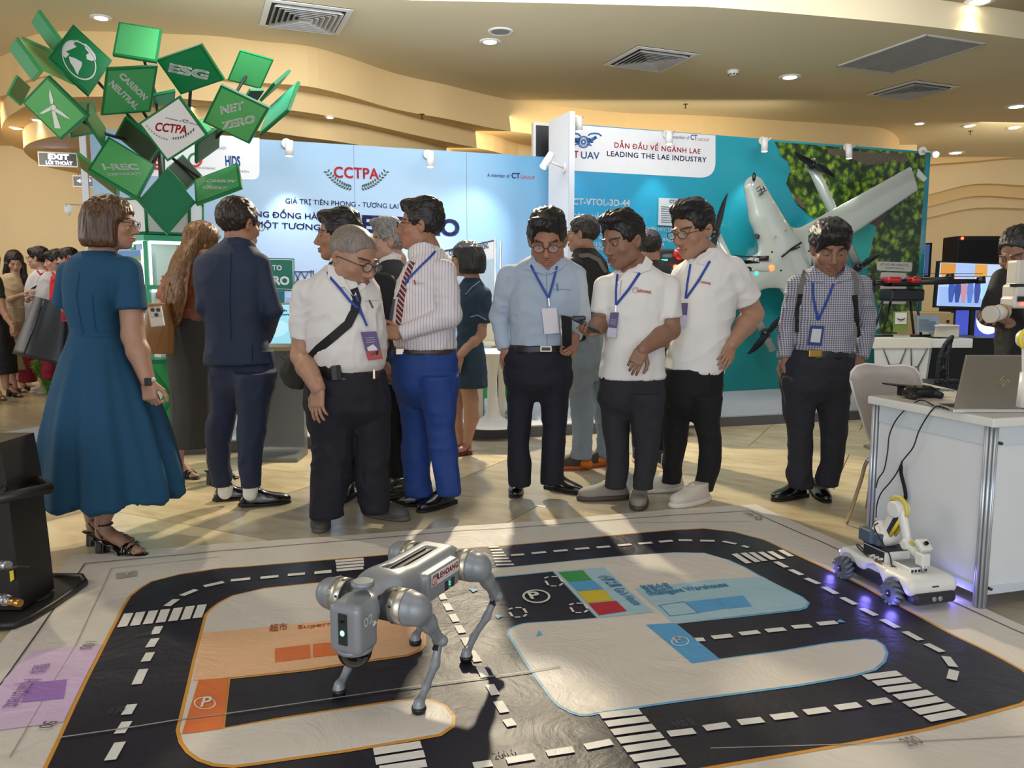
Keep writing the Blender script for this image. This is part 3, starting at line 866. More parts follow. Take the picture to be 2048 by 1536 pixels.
# BOOTH WALLS AND PLATFORM
W1=Vector((-0.26,8.5,0));W2=Vector((0.61,8.39,0))
def w1(u,v,off=0.0):return onplane(u,v,W1+WN*off,WN)
def w2(u,v,off=0.0):return onplane(u,v,W2+WN*off,WN)
carpet=mat('grey_carpet','#aeb3b9',0.95,bump=0.4,bscale=300)
carpet_e=mat('dark_carpet_edge','#5b5a5c',0.95,bump=0.5,bscale=200)
pf=[G(300,914.5),G(1800,835)]
pl=pf[0]-MD*2.0;pr=pf[1]+MD*0.35
bk0=W1+WD*-3.75;bk1=W2+WD*5.0
q_=WN*0.01
plan=[pl,pr,bk1+q_,W2+WD*0.07+q_,W2+WD*0.07-WN*0.36-WD*0.0,W1+WD*0.86+q_,bk0+q_]
root=empty('booth_platform',pf[0],'low carpeted platform under both booths, grey top and dark edge','platform')
MB().poly([(p.x,p.y,0.1)for p in plan],thick=(0,0,-0.012)).build('carpet_top',carpet,root)
MB().poly([(p.x,p.y,0.0875)for p in plan],thick=(0,0,-0.0875)).build('edge',carpet_e,root)
def tealmat():
 m=mat('teal_print','#1f9fb0',0.35)
 nt=m.node_tree;b=nt.nodes['Principled BSDF']
 geo=nt.nodes.new('ShaderNodeNewGeometry');sep=nt.nodes.new('ShaderNodeSeparateXYZ')
 nt.links.new(geo.outputs['Position'],sep.inputs[0])
 r=nt.nodes.new('ShaderNodeMapRange');r.inputs[1].default_value=0.1;r.inputs[2].default_value=2.95
 nt.links.new(sep.outputs['Z'],r.inputs[0])
 cr=nt.nodes.new('ShaderNodeValToRGB');nt.links.new(r.outputs[0],cr.inputs[0])
 e=cr.color_ramp.elements;e[0].color=hexc('#157f7d');e[1].color=hexc('#2a9fb0')
 x=cr.color_ramp.elements.new(0.45);x.color=hexc('#1b8f90')
 x=cr.color_ramp.elements.new(0.7);x.color=hexc('#2397a8')
 r2=nt.nodes.new('ShaderNodeMapRange');r2 .inputs[1].default_value=0.6;r2 .inputs[2].default_value=2.3
 nt.links.new(sep.outputs['X'],r2 .inputs[0])
 mx=nt.nodes.new('ShaderNodeMix');mx.data_type='RGBA';mx.inputs[6].default_value=hexc('#2093c4')
 nt.links.new(r2 .outputs[0],mx.inputs[0]);nt.links.new(cr.outputs[0],mx.inputs[7])
 ns=nt.nodes.new('ShaderNodeTexNoise');ns.inputs['Scale'].default_value=1.7;ns.inputs['Detail'].default_value=9;ns.inputs['Roughness'].default_value=0.62
 nt.links.new(geo.outputs['Position'],ns.inputs['Vector'])
 rz=nt.nodes.new('ShaderNodeValToRGB');nt.links.new(sep.outputs['Z'],rz.inputs[0])
 r4=nt.nodes.new('ShaderNodeMapRange');r4 .inputs[1].default_value=1.0;r4 .inputs[2].default_value=2.8
 nt.links.new(sep.outputs['Z'],r4 .inputs[0]);nt.links.new(r4 .outputs[0],rz.inputs[0])
 q=rz.color_ramp.elements;q[0].position=0.2;q[0].color=(0,0,0,1);q[1].position=0.62;q[1].color=(0,0,0,1)
 y=rz.color_ramp.elements.new(0.42);y.color=(1,1,1,1)
 cn=nt.nodes.new('ShaderNodeMapRange');cn.inputs[1].default_value=0.52;cn.inputs[2].default_value=0.72
 nt.links.new(ns.outputs['Fac'],cn.inputs[0])
 mu=nt.nodes.new('ShaderNodeMath');mu.operation='MULTIPLY';nt.links.new(cn.outputs[0],mu.inputs[0]);nt.links.new(rz.outputs[0],mu.inputs[1])
 m2=nt.nodes.new('ShaderNodeMix');m2 .data_type='RGBA';m2 .inputs[7].default_value=hexc('#cfe9e6')
 nt.links.new(mx.outputs[2],m2 .inputs[6]);nt.links.new(mu.outputs[0],m2 .inputs[0])
 nt.links.new(m2 .outputs[2],b.inputs['Base Color'])
 return m
def skymat():
 m=mat('pale_blue_print','#a8c8de',0.4)
 nt=m.node_tree;b=nt.nodes['Principled BSDF']
 geo=nt.nodes.new('ShaderNodeNewGeometry');sep=nt.nodes.new('ShaderNodeSeparateXYZ')
 nt.links.new(geo.outputs['Position'],sep.inputs[0])
 r=nt.nodes.new('ShaderNodeMapRange');r.inputs[1].default_value=0.1;r.inputs[2].default_value=2.7
 nt.links.new(sep.outputs['Z'],r.inputs[0])
 cr=nt.nodes.new('ShaderNodeValToRGB');nt.links.new(r.outputs[0],cr.inputs[0])
 e=cr.color_ramp.elements;e[0].color=hexc('#a9c3e6');e[1].color=hexc('#8fb3cf')
 x=cr.color_ramp.elements.new(0.5);x.color=hexc('#b9cdea');x=cr.color_ramp.elements.new(0.8);x.color=hexc('#a3bfd8')
 r2=nt.nodes.new('ShaderNodeMapRange');r2 .inputs[1].default_value=-0.9;r2 .inputs[2].default_value=0.3
 nt.links.new(sep.outputs['X'],r2 .inputs[0])
 mx=nt.nodes.new('ShaderNodeMix');mx.data_type='RGBA';mx.inputs[7].default_value=hexc('#5ea3cf')
 mu=nt.nodes.new('ShaderNodeMath');mu.operation='MULTIPLY';nt.links.new(r2 .outputs[0],mu.inputs[0]);nt.links.new(r.outputs[0],mu.inputs[1])
 nt.links.new(cr.outputs[0],mx.inputs[6]);nt.links.new(mu.outputs[0],mx.inputs[0])
 nt.links.new(mx.outputs[2],b.inputs['Base Color'])
 return m
def forestmat():
 m=mat('forest_print','#3c6b1c',0.4)
 nt=m.node_tree;b=nt.nodes['Principled BSDF']
 geo=nt.nodes.new('ShaderNodeNewGeometry')
 ns=nt.nodes.new('ShaderNodeTexNoise');ns.inputs['Scale'].default_value=11;ns.inputs['Detail'].default_value=10;ns.inputs['Roughness'].default_value=0.7
 vo=nt.nodes.new('ShaderNodeTexVoronoi');vo.inputs['Scale'].default_value=11
 nt.links.new(geo.outputs['Position'],ns.inputs['Vector']);nt.links.new(geo.outputs['Position'],vo.inputs['Vector'])
 mu=nt.nodes.new('ShaderNodeMath');mu.operation='SUBTRACT'
 k=nt.nodes.new('ShaderNodeMath');k.operation='MULTIPLY';k.inputs[1].default_value=0.42
 nt.links.new(vo.outputs['Distance'],k.inputs[0]);nt.links.new(ns.outputs['Fac'],mu.inputs[0]);nt.links.new(k.outputs[0],mu.inputs[1])
 cr=nt.nodes.new('ShaderNodeValToRGB');nt.links.new(mu.outputs[0],cr.inputs[0])
 e=cr.color_ramp.elements;e[0].position=0.18;e[0].color=hexc('#26361f');e[1].position=0.52;e[1].color=hexc('#b4c545')
 x=cr.color_ramp.elements.new(0.27);x.color=hexc('#3c5a24');x=cr.color_ramp.elements.new(0.38);x.color=hexc('#6f9429')
 nt.links.new(cr.outputs[0],b.inputs['Base Color'])
 return m
teal=tealmat();sky=skymat();forest=forestmat()
white_p=mat('white_print','#e9e9ea',0.4);panel_white=mat('panel_white','#dcdde2',0.5)
navy_p=mat('navy_print','#1d1a5c',0.4);red_p=mat('red_print','#c8202f',0.4);blue_p=mat('blue_print','#1b5f9e',0.4);grey_p=mat('grey_print','#5a5d66',0.4)
black_m=mat('black_plastic','#15151a',0.4);steel_m=mat('steel','#b9bcc0',0.3,0.9)
a=onplane(187,400,W1,WN);a=Vector((a.x,a.y,0));b=W1+WD*0.93
root1=empty('blue_booth_wall',(a+b)/2,'pale blue printed booth wall with CCTPA and NET ZERO lettering','display wall')
MB().poly([(a.x,a.y,0.0),(b.x,b.y,0.0),(b.x,b.y,2.655),(a.x,a.y,2.655)],thick=-WN*0.06).build('panel',sky,root1)
for k in range(1,4):
 s=a+(b-a)*(k/4)
 MB().box((s.x,s.y,1.38)+WN*0.0 if False else Vector((s.x,s.y,1.38))+WN*0.0004,(0.003,0.003,2.55),frame(WD,WN,UP)).build('joint',grey_p,root1)
l0=P(190,340,7.15)
def pdecal(pts,fn,off,m,root,name,th=0.0):
 mb=MB();mb.poly([fn(u,v,off)for u,v in pts]);return mb.build(name,m,root)
def rounded(cs,r,n=5):
 """round the corners of a pixel polygon"""
 out=[]
 L=len(cs)
 for i,(x,y)in enumerate(cs):
  rr=r[i]if isinstance(r,(list,tuple))else r
  if rr<=0:out.append((x,y));continue
  px,py=cs[i-1];nx,ny=cs[(i+1)%L]
  d1=math.hypot(px-x,py-y);d2=math.hypot(nx-x,ny-y)
  A0=(x+(px-x)*rr/d1,y+(py-y)*rr/d1);A1=(x+(nx-x)*rr/d2,y+(ny-y)*rr/d2)
  for k in range(n+1):
   t=k/n
   out.append(((1-t)**2*A0[0]+2*t*(1-t)*x+t*t*A1[0],(1-t)**2*A0[1]+2*t*(1-t)*y+t*t*A1[1]))
 return out
pdecal(rounded([(290,260),(519,275.8),(519,360),(290,352)],[0,0,16,0]),w1,0.003,white_p,root1,'white_header')
def wt(s,x0,y0,x1,y1,cap,m,root,fn=w1,off=0.005,bold=0.0,shear=0.0,spacing=1.0):
 p=fn(x0,y0,off);q=fn(x1,y1,off)
 d=(p+q)/2;c=cap/F*d.y*1.015
 return lettering(s,p,q,(0,0,1),m,root,bold,shear,caph=c,spacing=spacing)
wt('GIÁ TRỊ TIÊN PHONG - TƯƠNG LAI BỀN VỮNG',571,406.4,868,421,9.3,navy_p,root1,bold=0.004)
wt('CÙNG ĐỒNG HÀNH',482,432,662,440,10.8,navy_p,root1,bold=0.014)
wt('VÌ MỘT TƯƠNG LAI',484,453,676,462,10.8,navy_p,root1,bold=0.014)
wt('NET ZERO',683,462,919,471.5,31,navy_p,root1,bold=0.045)
wt('A member of',974.6,353.5,1019.5,355.5,7,navy_p,root1);wt('CT',1023,356,1040,356.8,10,navy_p,root1,bold=0.02)
wt('GROUP',1041,357,1069.5,358.7,6,red_p,root1)
wt('HIDS',451,331,481,332,18,blue_p,root1,bold=0.05);wt('BAN TỔ CHỨC',410,298,453,299.2,5,navy_p,root1)
wt('KHOA HỌC VÀ CÔNG NGHỆ',384,337,430,339,3.5,grey_p,root1);wt('VIỆN PHÁT TRIỂN',440,343,498,345.5,3.5,grey_p,root1)
def wring(cu,cv,r,w,m,root,fn,n=22,off=0.006,a0=0,a1=360,name='emblem'):
 mb=MB()
 for k in range(n):
  t0=math.radians(a0+(a1-a0)*k/n);t1=math.radians(a0+(a1-a0)*(k+1)/n)
  mb.poly([fn(cu+(r-w)*math.cos(t0),cv-(r-w)*math.sin(t0),off),fn(cu+r*math.cos(t0),cv-r*math.sin(t0),off),fn(cu+r*math.cos(t1),cv-r*math.sin(t1),off),fn(cu+(r-w)*math.cos(t1),cv-(r-w)*math.sin(t1),off)])
 return mb.build(name,m,root)
green_p=mat('green_print','#1c7a48',0.4)
wring(390,320,15,5,green_p,root1,w1,a0=30,a1=200);wring(390,320,15,5,red_p,root1,w1,a0=200,a1=390)
wring(315,325,15,5,red_p,root1,w1);wring(315,325,7,4,red_p,root1,w1)
def emblem(cx,cy,sc,fn,root,off=0.005,parentfn=None):
 col=[red_p,mat('gold_print','#caa22c',0.4),mat('maroon_print','#7a1620',0.4)]
 wt('CCTPA',cx-45*sc,cy-7.5*sc,cx+45*sc,cy-3.8*sc,20*sc,col[0],root,fn,off,bold=0.03,spacing=1.05)
 mb=MB()
 for s in(-1,1):
  for k in range(11):
   t=k/10;x=s*(10+48*t);y=13-26*t*t*1.15
   dx,dy=s*1.0,-2.3*t;L=math.hypot(dx,dy);dx/=L;dy/=L
   for q in(-1,1):
    ex,ey=dx*0.6+q*dy*0.8*s,dy*0.6-q*dx*0.8*s
    p0=(x,y);p1=(x+ex*8.5,y+ey*8.5);nx,ny=-ey*1.9,ex*1.9
    mb.poly([fn(cx+a_*sc,cy+b_*sc,off)for a_,b_ in(p0,((p0[0]+p1[0])/2+nx,(p0[1]+p1[1])/2+ny),p1,((p0[0]+p1[0])/2-nx,(p0[1]+p1[1])/2-ny))])
 return mb.build('laurel',mat('laurel_print','#1f3b26',0.4),root)
emblem(713,362,1.0,w1,root1)
pdecal([(462,514),(588.5,517),(589,582),(462,578)],w1,0.004,mat('sign_green','#0f5c4c',0.4),root1,'printed_sign')
for q in([(465,517),(586,520)],[(586,520),(586.5,579)],[(586.5,579),(465,575)]):
 (x0,y0),(x1,y1)=q
 mb=MB();mb.tube([w1(x0,y0,0.006),w1(x1,y1,0.006)],0.003,4);mb.build('border',white_p,root1)
wt('WELCOME TO',475,538,563.5,540.6,9.6,white_p,root1,off=0.007,bold=0.03);wt('NET ZERO',468,566.5,578.5,569.3,15.5,white_p,root1,off=0.007,bold=0.04)
pdecal([(555,582),(569,582.5),(569,612),(555,611)],w1,0.004,mat('sign_post_print','#1c6470',0.4),root1,'printed_post')
truss=mat('truss_print','#2d3f63',0.5)
mb=MB()
for q in((589,543,627,543),(589,569,627,569),(622,540,622,640),(627,540,627,640),(589,569,602,543),(602,569,589,543),(602,569,617,543),(617,569,602,543)):
 mb.tube([w1(q[0],q[1],0.006),w1(q[2],q[3],0.006)],0.005,4)
mb.build('printed_truss',truss,root1)
bldg=mat('city_print','#9bb2d6',0.5)
for(x0,y0,x1,y1)in((588,585,600,700),(540,590,553,700),(572,595,586,700),(602,600,618,700),(790,560,800,700),(905,600,925,760),(928,580,944,780),(950,610,965,780)):
 pdecal([(x0,y0),(x1,y0+1),(x1,y1),(x0,y1)],w1,0.0035,bldg,root1,'printed_building')
pdecal([(905,745),(940,738),(980,722),(1012,716),(1040,715),(1060,720),(1060,790),(960,797),(900,800)],w1,0.004,mat('grass_print','#1d8a45',0.5),root1,'printed_grass')
pa=Vector((0.544,7.82,0));pb=pa-WN*0.50
root=empty('white_partition',pa,'tall narrow white partition panel standing between the blue and teal walls','partition')
mb=MB();mb.poly([(pa.x,pa.y,0.1),(pb.x,pb.y,0.1),(pb.x,pb.y,2.93),(pa.x,pa.y,2.93)],thick=WD*0.05);mb.build('panel',panel_white,root)
mb=MB();mb.box(Vector((pa.x,pa.y,1.515))+WD*0.025+WN*0.004,(0.056,0.012,2.83),frame(WD,WN,UP));mb.build('edge_trim',mat('trim_grey','#c3c6cc',0.4,0.3),root)
p0=w1(1096,252,0.25);p1=w1(1117,254,0.25);zz=2.3
root=empty('wall_screen',(p0+p1)/2,'black flat screen in a white frame, mostly hidden behind the white partition','screen')
MB().box(Vector((p1 .x,p1 .y,2.82))+WN*-0.35,(0.30,0.05,0.40),frame(WD,WN,UP)).build('case',white_m,root)
MB().box(Vector((p1 .x,p1 .y,2.82))+WN*-0.32,(0.24,0.012,0.34),frame(WD,WN,UP)).build('screen',black_m,root)
a=W2+WD*0.0;b=onplane(1850,500,W2,WN);b=Vector((b.x,b.y,0))
root2=empty('teal_booth_wall',(a+b)/2,'teal sea and forest printed booth wall with LEADING THE LAE INDUSTRY','display wall')
MB().poly([(a.x,a.y,0.0),(b.x,b.y,0.0),(b.x,b.y,2.93),(a.x,a.y,2.93)],thick=-WN*0.07).build('panel',teal,root2)
def C(x,y):return(1400+x/4.096,250+y/4.096)
up_f=[C(*p)for p in[(610,137),(640,190),(655,250),(720,300),(742,370),(720,430),(705,480),(740,540),(765,600),(790,650),(850,700),(885,735),(930,765),(1010,790),(1250,850),(1400,790),(1440,770),(1500,740),(1560,700),(1842,440),(1850,236)]]
pdecal(up_f,w2,0.003,forest,root2,'forest_print')
rt_f=[C(*p)for p in[(1560,700),(1842,440),(1808,900),(1785,1300),(1760,1536),(1745,2000),(1480,2000),(1475,1536),(1430,1400),(1400,1300),(1372,1180),(1375,1100),(1400,1040),(1405,980),(1440,880),(1470,800),(1500,750)]]
pdecal(rt_f,w2,0.003,forest,root2,'forest_print')
rock=mat('rock_print','#6d5f50',0.6,var=0.35,vscale=25)
for poly in([(1040,190),(1400,225),(1600,235),(1560,300),(1380,330),(1200,260),(1060,240)],[(1380,790),(1430,730),(1480,720),(1530,740),(1480,800),(1450,860),(1425,820)],[(760,560),(800,590),(850,640),(880,690),(840,680),(790,630)],[(1590,230),(1700,240),(1690,300),(1640,310),(1580,280)]):
 pdecal([C(*p)for p in poly],w2,0.004,rock,root2,'rock_print')
lag=mat('lagoon_print','#2cb3a6',0.4,var=0.12,vscale=14)
pdecal([C(*p)for p in[(1215,880),(1330,830),(1400,810),(1440,830),(1445,880),(1405,960),(1385,1050),(1370,1180),(1330,1150),(1250,1020),(1210,950)]],w2,0.0045,lag,root2,'lagoon_print')
pdecal(rounded([(1139,249),(1431,271),(1431,357),(1139,341)],[0,0,34,0],8),w2,0.003,white_p,root2,'white_header')
wt('CT',1137,314.6,1157,315.6,13,red_p,root2,w2,bold=0.03);wt('UAV',1162,316.7,1199,318.4,13,blue_p,root2,w2,bold=0.015)
wt('DẪN ĐẦU VỀ NGÀNH LAE',1228.5,294.9,1400.7,307.6,9.3,red_p,root2,w2,bold=0.02,spacing=1.1)
wt('LEADING THE LAE INDUSTRY',1214,311.9,1412.6,324.6,9.4,navy_p,root2,w2,bold=0.02,spacing=1.1)
wt('A member of',1339,276.4,1378.6,278.9,6.5,grey_p,root2,w2);wt('CT',1381,279.3,1394.7,280,9.5,blue_p,root2,w2,bold=0.02);wt('GROUP',1395.3,281.3,1418,282.8,5,red_p,root2,w2)
wt('CT-VTOL-3D-44',1145.5,409,1260,412.6,12,white_p,root2,w2,bold=0.025)
wt('CÔNG NĂNG (FUNCTIONS',1145.5,437.3,1283.7,441.3,9.2,white_p,root2,w2,bold=0.02)
wt('HÀNG CHỤC NGHÌN HECTA',1220,456.6,1346,463.4,7,white_p,root2,w2,bold=0.012)
wt('DI',1197,457.8,1205,458,7,white_p,root2,w2,bold=0.012);wt('CO',1199,467.8,1211,468.2,7,white_p,root2,w2,bold=0.012)
wt('N PA',1199,480,1219,480.6,7,white_p,root2,w2,bold=0.012);wt('RES, F',1184.6,491.8,1213,492.6,7,white_p,root2,w2,bold=0.012)
wt('ORING ILL',1184.6,500.2,1221,501.6,7,white_p,root2,w2,bold=0.012);wt('ISANDS',1318,481.6,1350,483.6,7,white_p,root2,w2,bold=0.012)
wt('T',1213,522,1217,522.2,7,white_p,root2,w2,bold=0.012);wt('C',1213,535,1218,535.2,7,white_p,root2,w2,bold=0.012);wt('R',1323,492,1329,492.4,7,white_p,root2,w2,bold=0.012)
mbx=MB()
for(x0,y0,x1,y1,r)in((1141,272,1153,281,.016),(1181,281,1193,274,.016),(1153,279,1160,281,.02),(1174,281,1181,279,.02),(1143,282,1155,285,.007),(1177,286,1187,284,.007),(1150,290,1158,286,.007),(1174,288,1183,291,.007)):
 mbx.tube([w2(x0,y0,0.006),w2(x1,y1,0.006)],r,6,flat=(WN,0.15))
for cx in(1148,1190):
 mbx.tube([w2(cx-14,271,0.006),w2(cx-9,267.6,0.006),w2(cx,266.5,0.006),w2(cx+8,268,0.006),w2(cx+13,272,0.006)],0.008,6,flat=(WN,0.15))
mbx.build('drone_emblem',blue_p,root2)
wring(1167,284,12.5,3,blue_p,root2,w2);wring(1167,284,8.5,1.2,blue_p,root2,w2);wring(1167,284,6.5,4.2,blue_p,root2,w2,n=6)
root=empty('spec_plate',w2(1362,425,0.03),'white specification plate headed CT-VTOL-3D-44 on the teal wall','sign')
pc=[w2(u,v,0.012)for u,v in((1316.3,396),(1411,400),(1411,455),(1315,450.6))]
MB().poly(pc,thick=WN*0.018).build('plate',mat('plate_grey','#b9c4c6',0.45),root)
wt('CT-VTOL-3D-44',1339,405.8,1390,408.2,6.2,navy_p,root,w2,off=0.033,bold=0.03)
for k in range(8):
 y=414+k*4.4
 x1=1402 if k%3 else 1372
 MB().tube([w2(1322,y-1,0.033),w2(x1,y+3,0.033)],0.0035,4,flat=(WN,0.2)).build('printed_line',grey_p,root)
root=empty('contact_plate',w2(1788,532,0.02),'white rounded plate with small lettering CONNECT WITH US on the forest print','sign')
MB().poly([w2(u,v,0.006)for u,v in rounded([(1753.5,523),(1823.5,525),(1822.5,543.5),(1753,541)],4)],thick=WN*0.01).build('plate',mat('plate_cream','#d8d4c8',0.5),root)
wt('KẾT NỐI VỚI CHÚNG TÔI',1760.5,530.8,1816,532.8,4.4,grey_p,root,w2,off=0.018);wt('CONNECT WITH US',1769,537.5,1808,539,3.6,grey_p,root,w2,off=0.018)
root=empty('blank_card_plate',w2(1786,575,0.02),'white rounded square plate below the contact plate, behind the red drone','sign')
MB().poly([w2(u,v,0.006)for u,v in rounded([(1761,544),(1812,546),(1811,609),(1759,607)],5)],thick=WN*0.01).build('plate',mat('plate_cream','#d8d4c8',0.5),root)
q=b+Vector((0,0,0))
root=empty('edge_screen',q,'thin flat screen seen edge on at the right end of the teal wall','screen')
e0=onplane(1846,520,W2,WN)
e0=e0+WD*0.06+WN*0.02
MB().box(e0,(0.03,0.07,0.42),frame(WD,WN,UP)).build('case',black_m,root)
MB().box(e0-WD*0.017,(0.006,0.055,0.38),frame(WD,WN,UP)).build('screen',mat('dim_screen','#5d78b5',0.3,emit='#3a559a',estr=0.3),root)
def wallspot(fn,u,v0,v1,label,tilt=(0.0,0.0),beam=None,out=0.30,power=32,color=(0.86,0.93,1.0),base=None):
 top=fn(u,v0,out);bot=fn(u+tilt[0],v1,out+tilt[1])
 wall=fn(u-6 if base is None else base[0],(v0+6)if base is None else base[1],0.012)
 root=empty('wall_spotlight',top,label,'spotlight','white cylinder spotlights along the booth wall tops')
 ax=(bot-top).normalized()
 w=0.036
 MB().frustum(top,bot,w,w,18).build('barrel',white_m,root)
 MB().frustum(bot-ax*0.004,bot+ax*0.003,w*0.8,w*0.8,16).build('lens',lamp_m,root)
 Rw=frame(WD,UP,WN*-1)
 mid=top+ax*0.05
 MB().frustum(wall,wall+WN*0.02,0.045,0.045,18).build('wall_plate',white_m,root)
 MB().tube([wall+WN*0.015,wall+WN*(out*0.55),mid],0.010,8).build('arm',white_m,root)
 if power:
  s=spot('spot_beam',bot+ax*0.02,beam if beam is not None else bot+Vector((0,0,-1))-WN*0.33,power,color,62,0.75,0.03)
 return root
wallspot(w1,578.5,281,312,'white spotlight on the blue wall beside the green tree'.replace('blue wall','pale blue wall'))
wallspot(w1,861,303,334,'white spotlight above the NET ZERO lettering on the blue wall')
wallspot(w2,1158,234,262,'white spotlight with a dark top at the upper left of the teal wall',power=9,color=(1,1,1))
wallspot(w2,1338,263,288,'white spotlight over the LEADING THE LAE INDUSTRY header',power=14,color=(1,1,1))
wallspot(w2,1529,276,303,'white spotlight over the nose of the white drone',power=24,color=(0.9,0.97,1))
wallspot(w2,1698,289,317,'white spotlight over the forest print, right of the propeller',power=22,color=(1,1,0.92))
pp=onplane(1100,318,pa,WD)
root=empty('wall_spotlight',pp,'white spotlight tilted down to the left on the white partition','spotlight','white cylinder spotlights along the booth wall tops')
t0=P(1103,308,7.75);t1=P(1086,334,7.70)
MB().frustum(t0,t1,0.036,0.036,18).build('barrel',white_m,root)
ax=(t1-t0).normalized();MB().frustum(t1,t1+ax*0.004,0.03,0.03,16).build('lens',lamp_m,root)
MB().tube([pa+Vector((0,0,2.42))-WN*0.1,(t0+t1)/2],0.012,8).build('arm',white_m,root)
MB().frustum(pa+Vector((0,0,2.42))-WN*0.1,pa+Vector((0,0,2.42))-WN*0.1-WD*0.02,0.045,0.045,16).build('wall_plate',white_m,root)
spot('spot_beam',t1+ax*0.02,w1(930,480,0),55,(0.7,0.88,1.0),60,0.8,0.03)
cp=w2(1848,303,0.25)
root=empty('wall_spotlight',cp,'brightly lit spotlight at the far right top corner of the forest print','spotlight','white cylinder spotlights along the booth wall tops')
t0=w2(1866,305,0.2);t1=w2(1872,309,0.3)
MB().frustum(t0,t1,0.036,0.036,16).build('barrel',white_m,root)
ax=(t1-t0).normalized();MB().frustum(t1,t1+ax*0.004,0.032,0.032,16).build('lens',mat('lamp_bright','#fff7e8',0.5,emit='#fff2dd',estr=40),root)
MB().tube([w2(1846,302,0.03),w2(1852,303,0.2),t0],0.012,8).build('arm',white_m,root)
MB().frustum(w2(1845,302,0.0),w2(1845,302,0.03),0.05,0.05,16).build('wall_plate',white_m,root)
# GREEN PANEL TREE
g_dark=mat('panel_green_dark','#12874f',0.38);g_mid=mat('panel_green_mid','#4aa563',0.4);g_light=mat('panel_green_light','#5cb56a',0.4)
g_edge=mat('panel_edge_green','#0e7a45',0.4);g_deep=mat('panel_green_deep','#06764a',0.35);olive=mat('panel_back_olive','#5c6a2e',0.5);back_dark=mat('panel_back_dark','#23331a',0.6)
g_teal=mat('panel_green_teal','#3fae86',0.4);g_white=mat('panel_white_face','#e6e6e6',0.45);letter_w=mat('letter_white','#e9ece9',0.5)
TY=6.35
tc=P(336,700,TY);tc.z=0
tree=empty('panel_tree_display',(tc.x,tc.y,0.1),'tree shaped display of green square panels lettered ESG, NET ZERO and CARBON NEUTRAL','display')
def square3d(c,Yc,s=1):
 c=[Vector((x,y))for x,y in c]
 m=Yc/F
 e=((c[1]-c[0])+(c[2]-c[3]))/2*m;f=((c[3]-c[0])+(c[2]-c[1]))/2*m
 k=e.dot(f);d=f.length_squared-e.length_squared
 a2=(d+math.sqrt(d*d+4*k*k))/2
 if a2>1e-5:
  a=math.sqrt(a2);b=-k/a
 else:
  a=0.0;b=math.sqrt(max(0,-d))
 a=max(-0.36,min(0.36,a))*s;b=max(-0.36,min(0.36,b))*s
 W=[]
 for(x,y),(i,j)in zip(c,((-.5,-.5),(.5,-.5),(.5,.5),(-.5,.5))):
  W.append(P(x,y,Yc+i*a+j*b))
 cen=sum(W,Vector())/4;E=((W[1]-W[0])+(W[2]-W[3]))/2;Fv=((W[3]-W[0])+(W[2]-W[1]))/2
 return W,cen,E,Fv
def leaf(c,Yc,face,s=1,edge=None,th=0.022,name='leaf_panel',back=None):
 W,cen,E,Fv=square3d(c,Yc,s)
 N=E.cross(Fv).normalized()
 W=[cen+E*i+Fv*j for i,j in((-.5,-.5),(.5,-.5),(.5,.5),(-.5,.5))]
 if N.y>0:N=-N
 mb=MB();mb.poly([p-N*th for p in W],thick=N*(th*0.98))
 o=mb.build(name,edge or g_edge,tree)
 ins=0.045
 V=[cen+(p-cen)*(1-ins*2)for p in W]
 MB().poly([p+N*0.0004 for p in V],thick=N*0.002).build('face',face,o)
 if back is not None:
  pass
 return o,W,cen,E,Fv,N
def on_leaf(L,u,v,off=0.004):
 o,W,cen,E,Fv,N=L
 return onplane(u,v,cen+N*off,N)
def leaf_text(L,s,u0,v0,u1,v1,cap,bold=0.03,m=None,shear=0.0,upx=None):
 a=on_leaf(L,u0,v0);b=on_leaf(L,u1,v1)
 N=L[5];X=(b-a).normalized();upv=N.cross(X)
 if upx:
  upv=(on_leaf(L,u0+upx[0],v0+upx[1])-a).normalized()
  return lettering(s,a,b,upv,m or letter_w,L[0],bold,shear,caph=cap,normal=1)
 return lettering(s,a,b,upv,m or letter_w,L[0],bold,shear,caph=cap)
L1=leaf([(147.5,46),(223,123),(179,188),(95,119)],5.95,g_dark)
L2=leaf([(236.5,43),(324,58),(312.5,122.5),(225.6,109)],6.5,g_mid,-1)
L3=leaf([(401.5,87.5),(449,161),(361,188.5),(314,122)],6.0,g_dark)
L4=leaf([(215,137.5),(314,132),(303,224),(200,231)],5.95,g_mid)
L5=leaf([(481,102.5),(546,119),(522.5,180),(453,159)],6.6,g_mid)
L6=leaf([(442,169),(538,217),(499,287),(405,245)],6.0,g_light)
L7=leaf([(358,191),(417,271),(334,323),(277,247)],5.75,g_white)
L8=leaf([(97,151),(173,234),(125,279),(41,206)],5.9,g_light)
L9=leaf([(216,272),(313,331),(275,397),(176.5,339)],5.8,g_light)
L10=leaf([(335,336),(392,405),(335,470),(277,402)],5.85,g_deep)
L11=leaf([(385,359),(478,326.5),(480,373),(394,408)],6.05,g_mid,-1)
L12=leaf([(168,200),(212,266),(199,288),(176,252)],6.1,g_teal)
leaf([(78,26),(119,78),(109,110),(60,41)],6.6,g_teal,-1,g_mid);leaf([(31,76),(82,144),(65,164),(17,98)],6.5,g_teal,-1,g_mid)
leaf([(40,76),(109,106),(145,170),(84,140)],6.7,g_light,-1,g_mid);leaf([(34,145),(64,180),(41,206),(19,194)],6.3,olive,1,g_mid)
leaf([(580,138),(548,172),(520,200),(545,165)],6.4,olive,1,g_deep);leaf([(591,164),(581,216),(512,272),(545,209)],6.2,g_teal,-1)
leaf([(262,236),(308,291),(310,328),(217,269)],6.15,back_dark,-1);leaf([(125,279),(216,262),(172,203),(150,205)],6.35,olive,1)
leaf([(442,259),(437,290),(395,334),(392,281)],6.25,olive,1);leaf([(364,312),(406,347),(373,381),(336,331)],6.3,back_dark,-1)
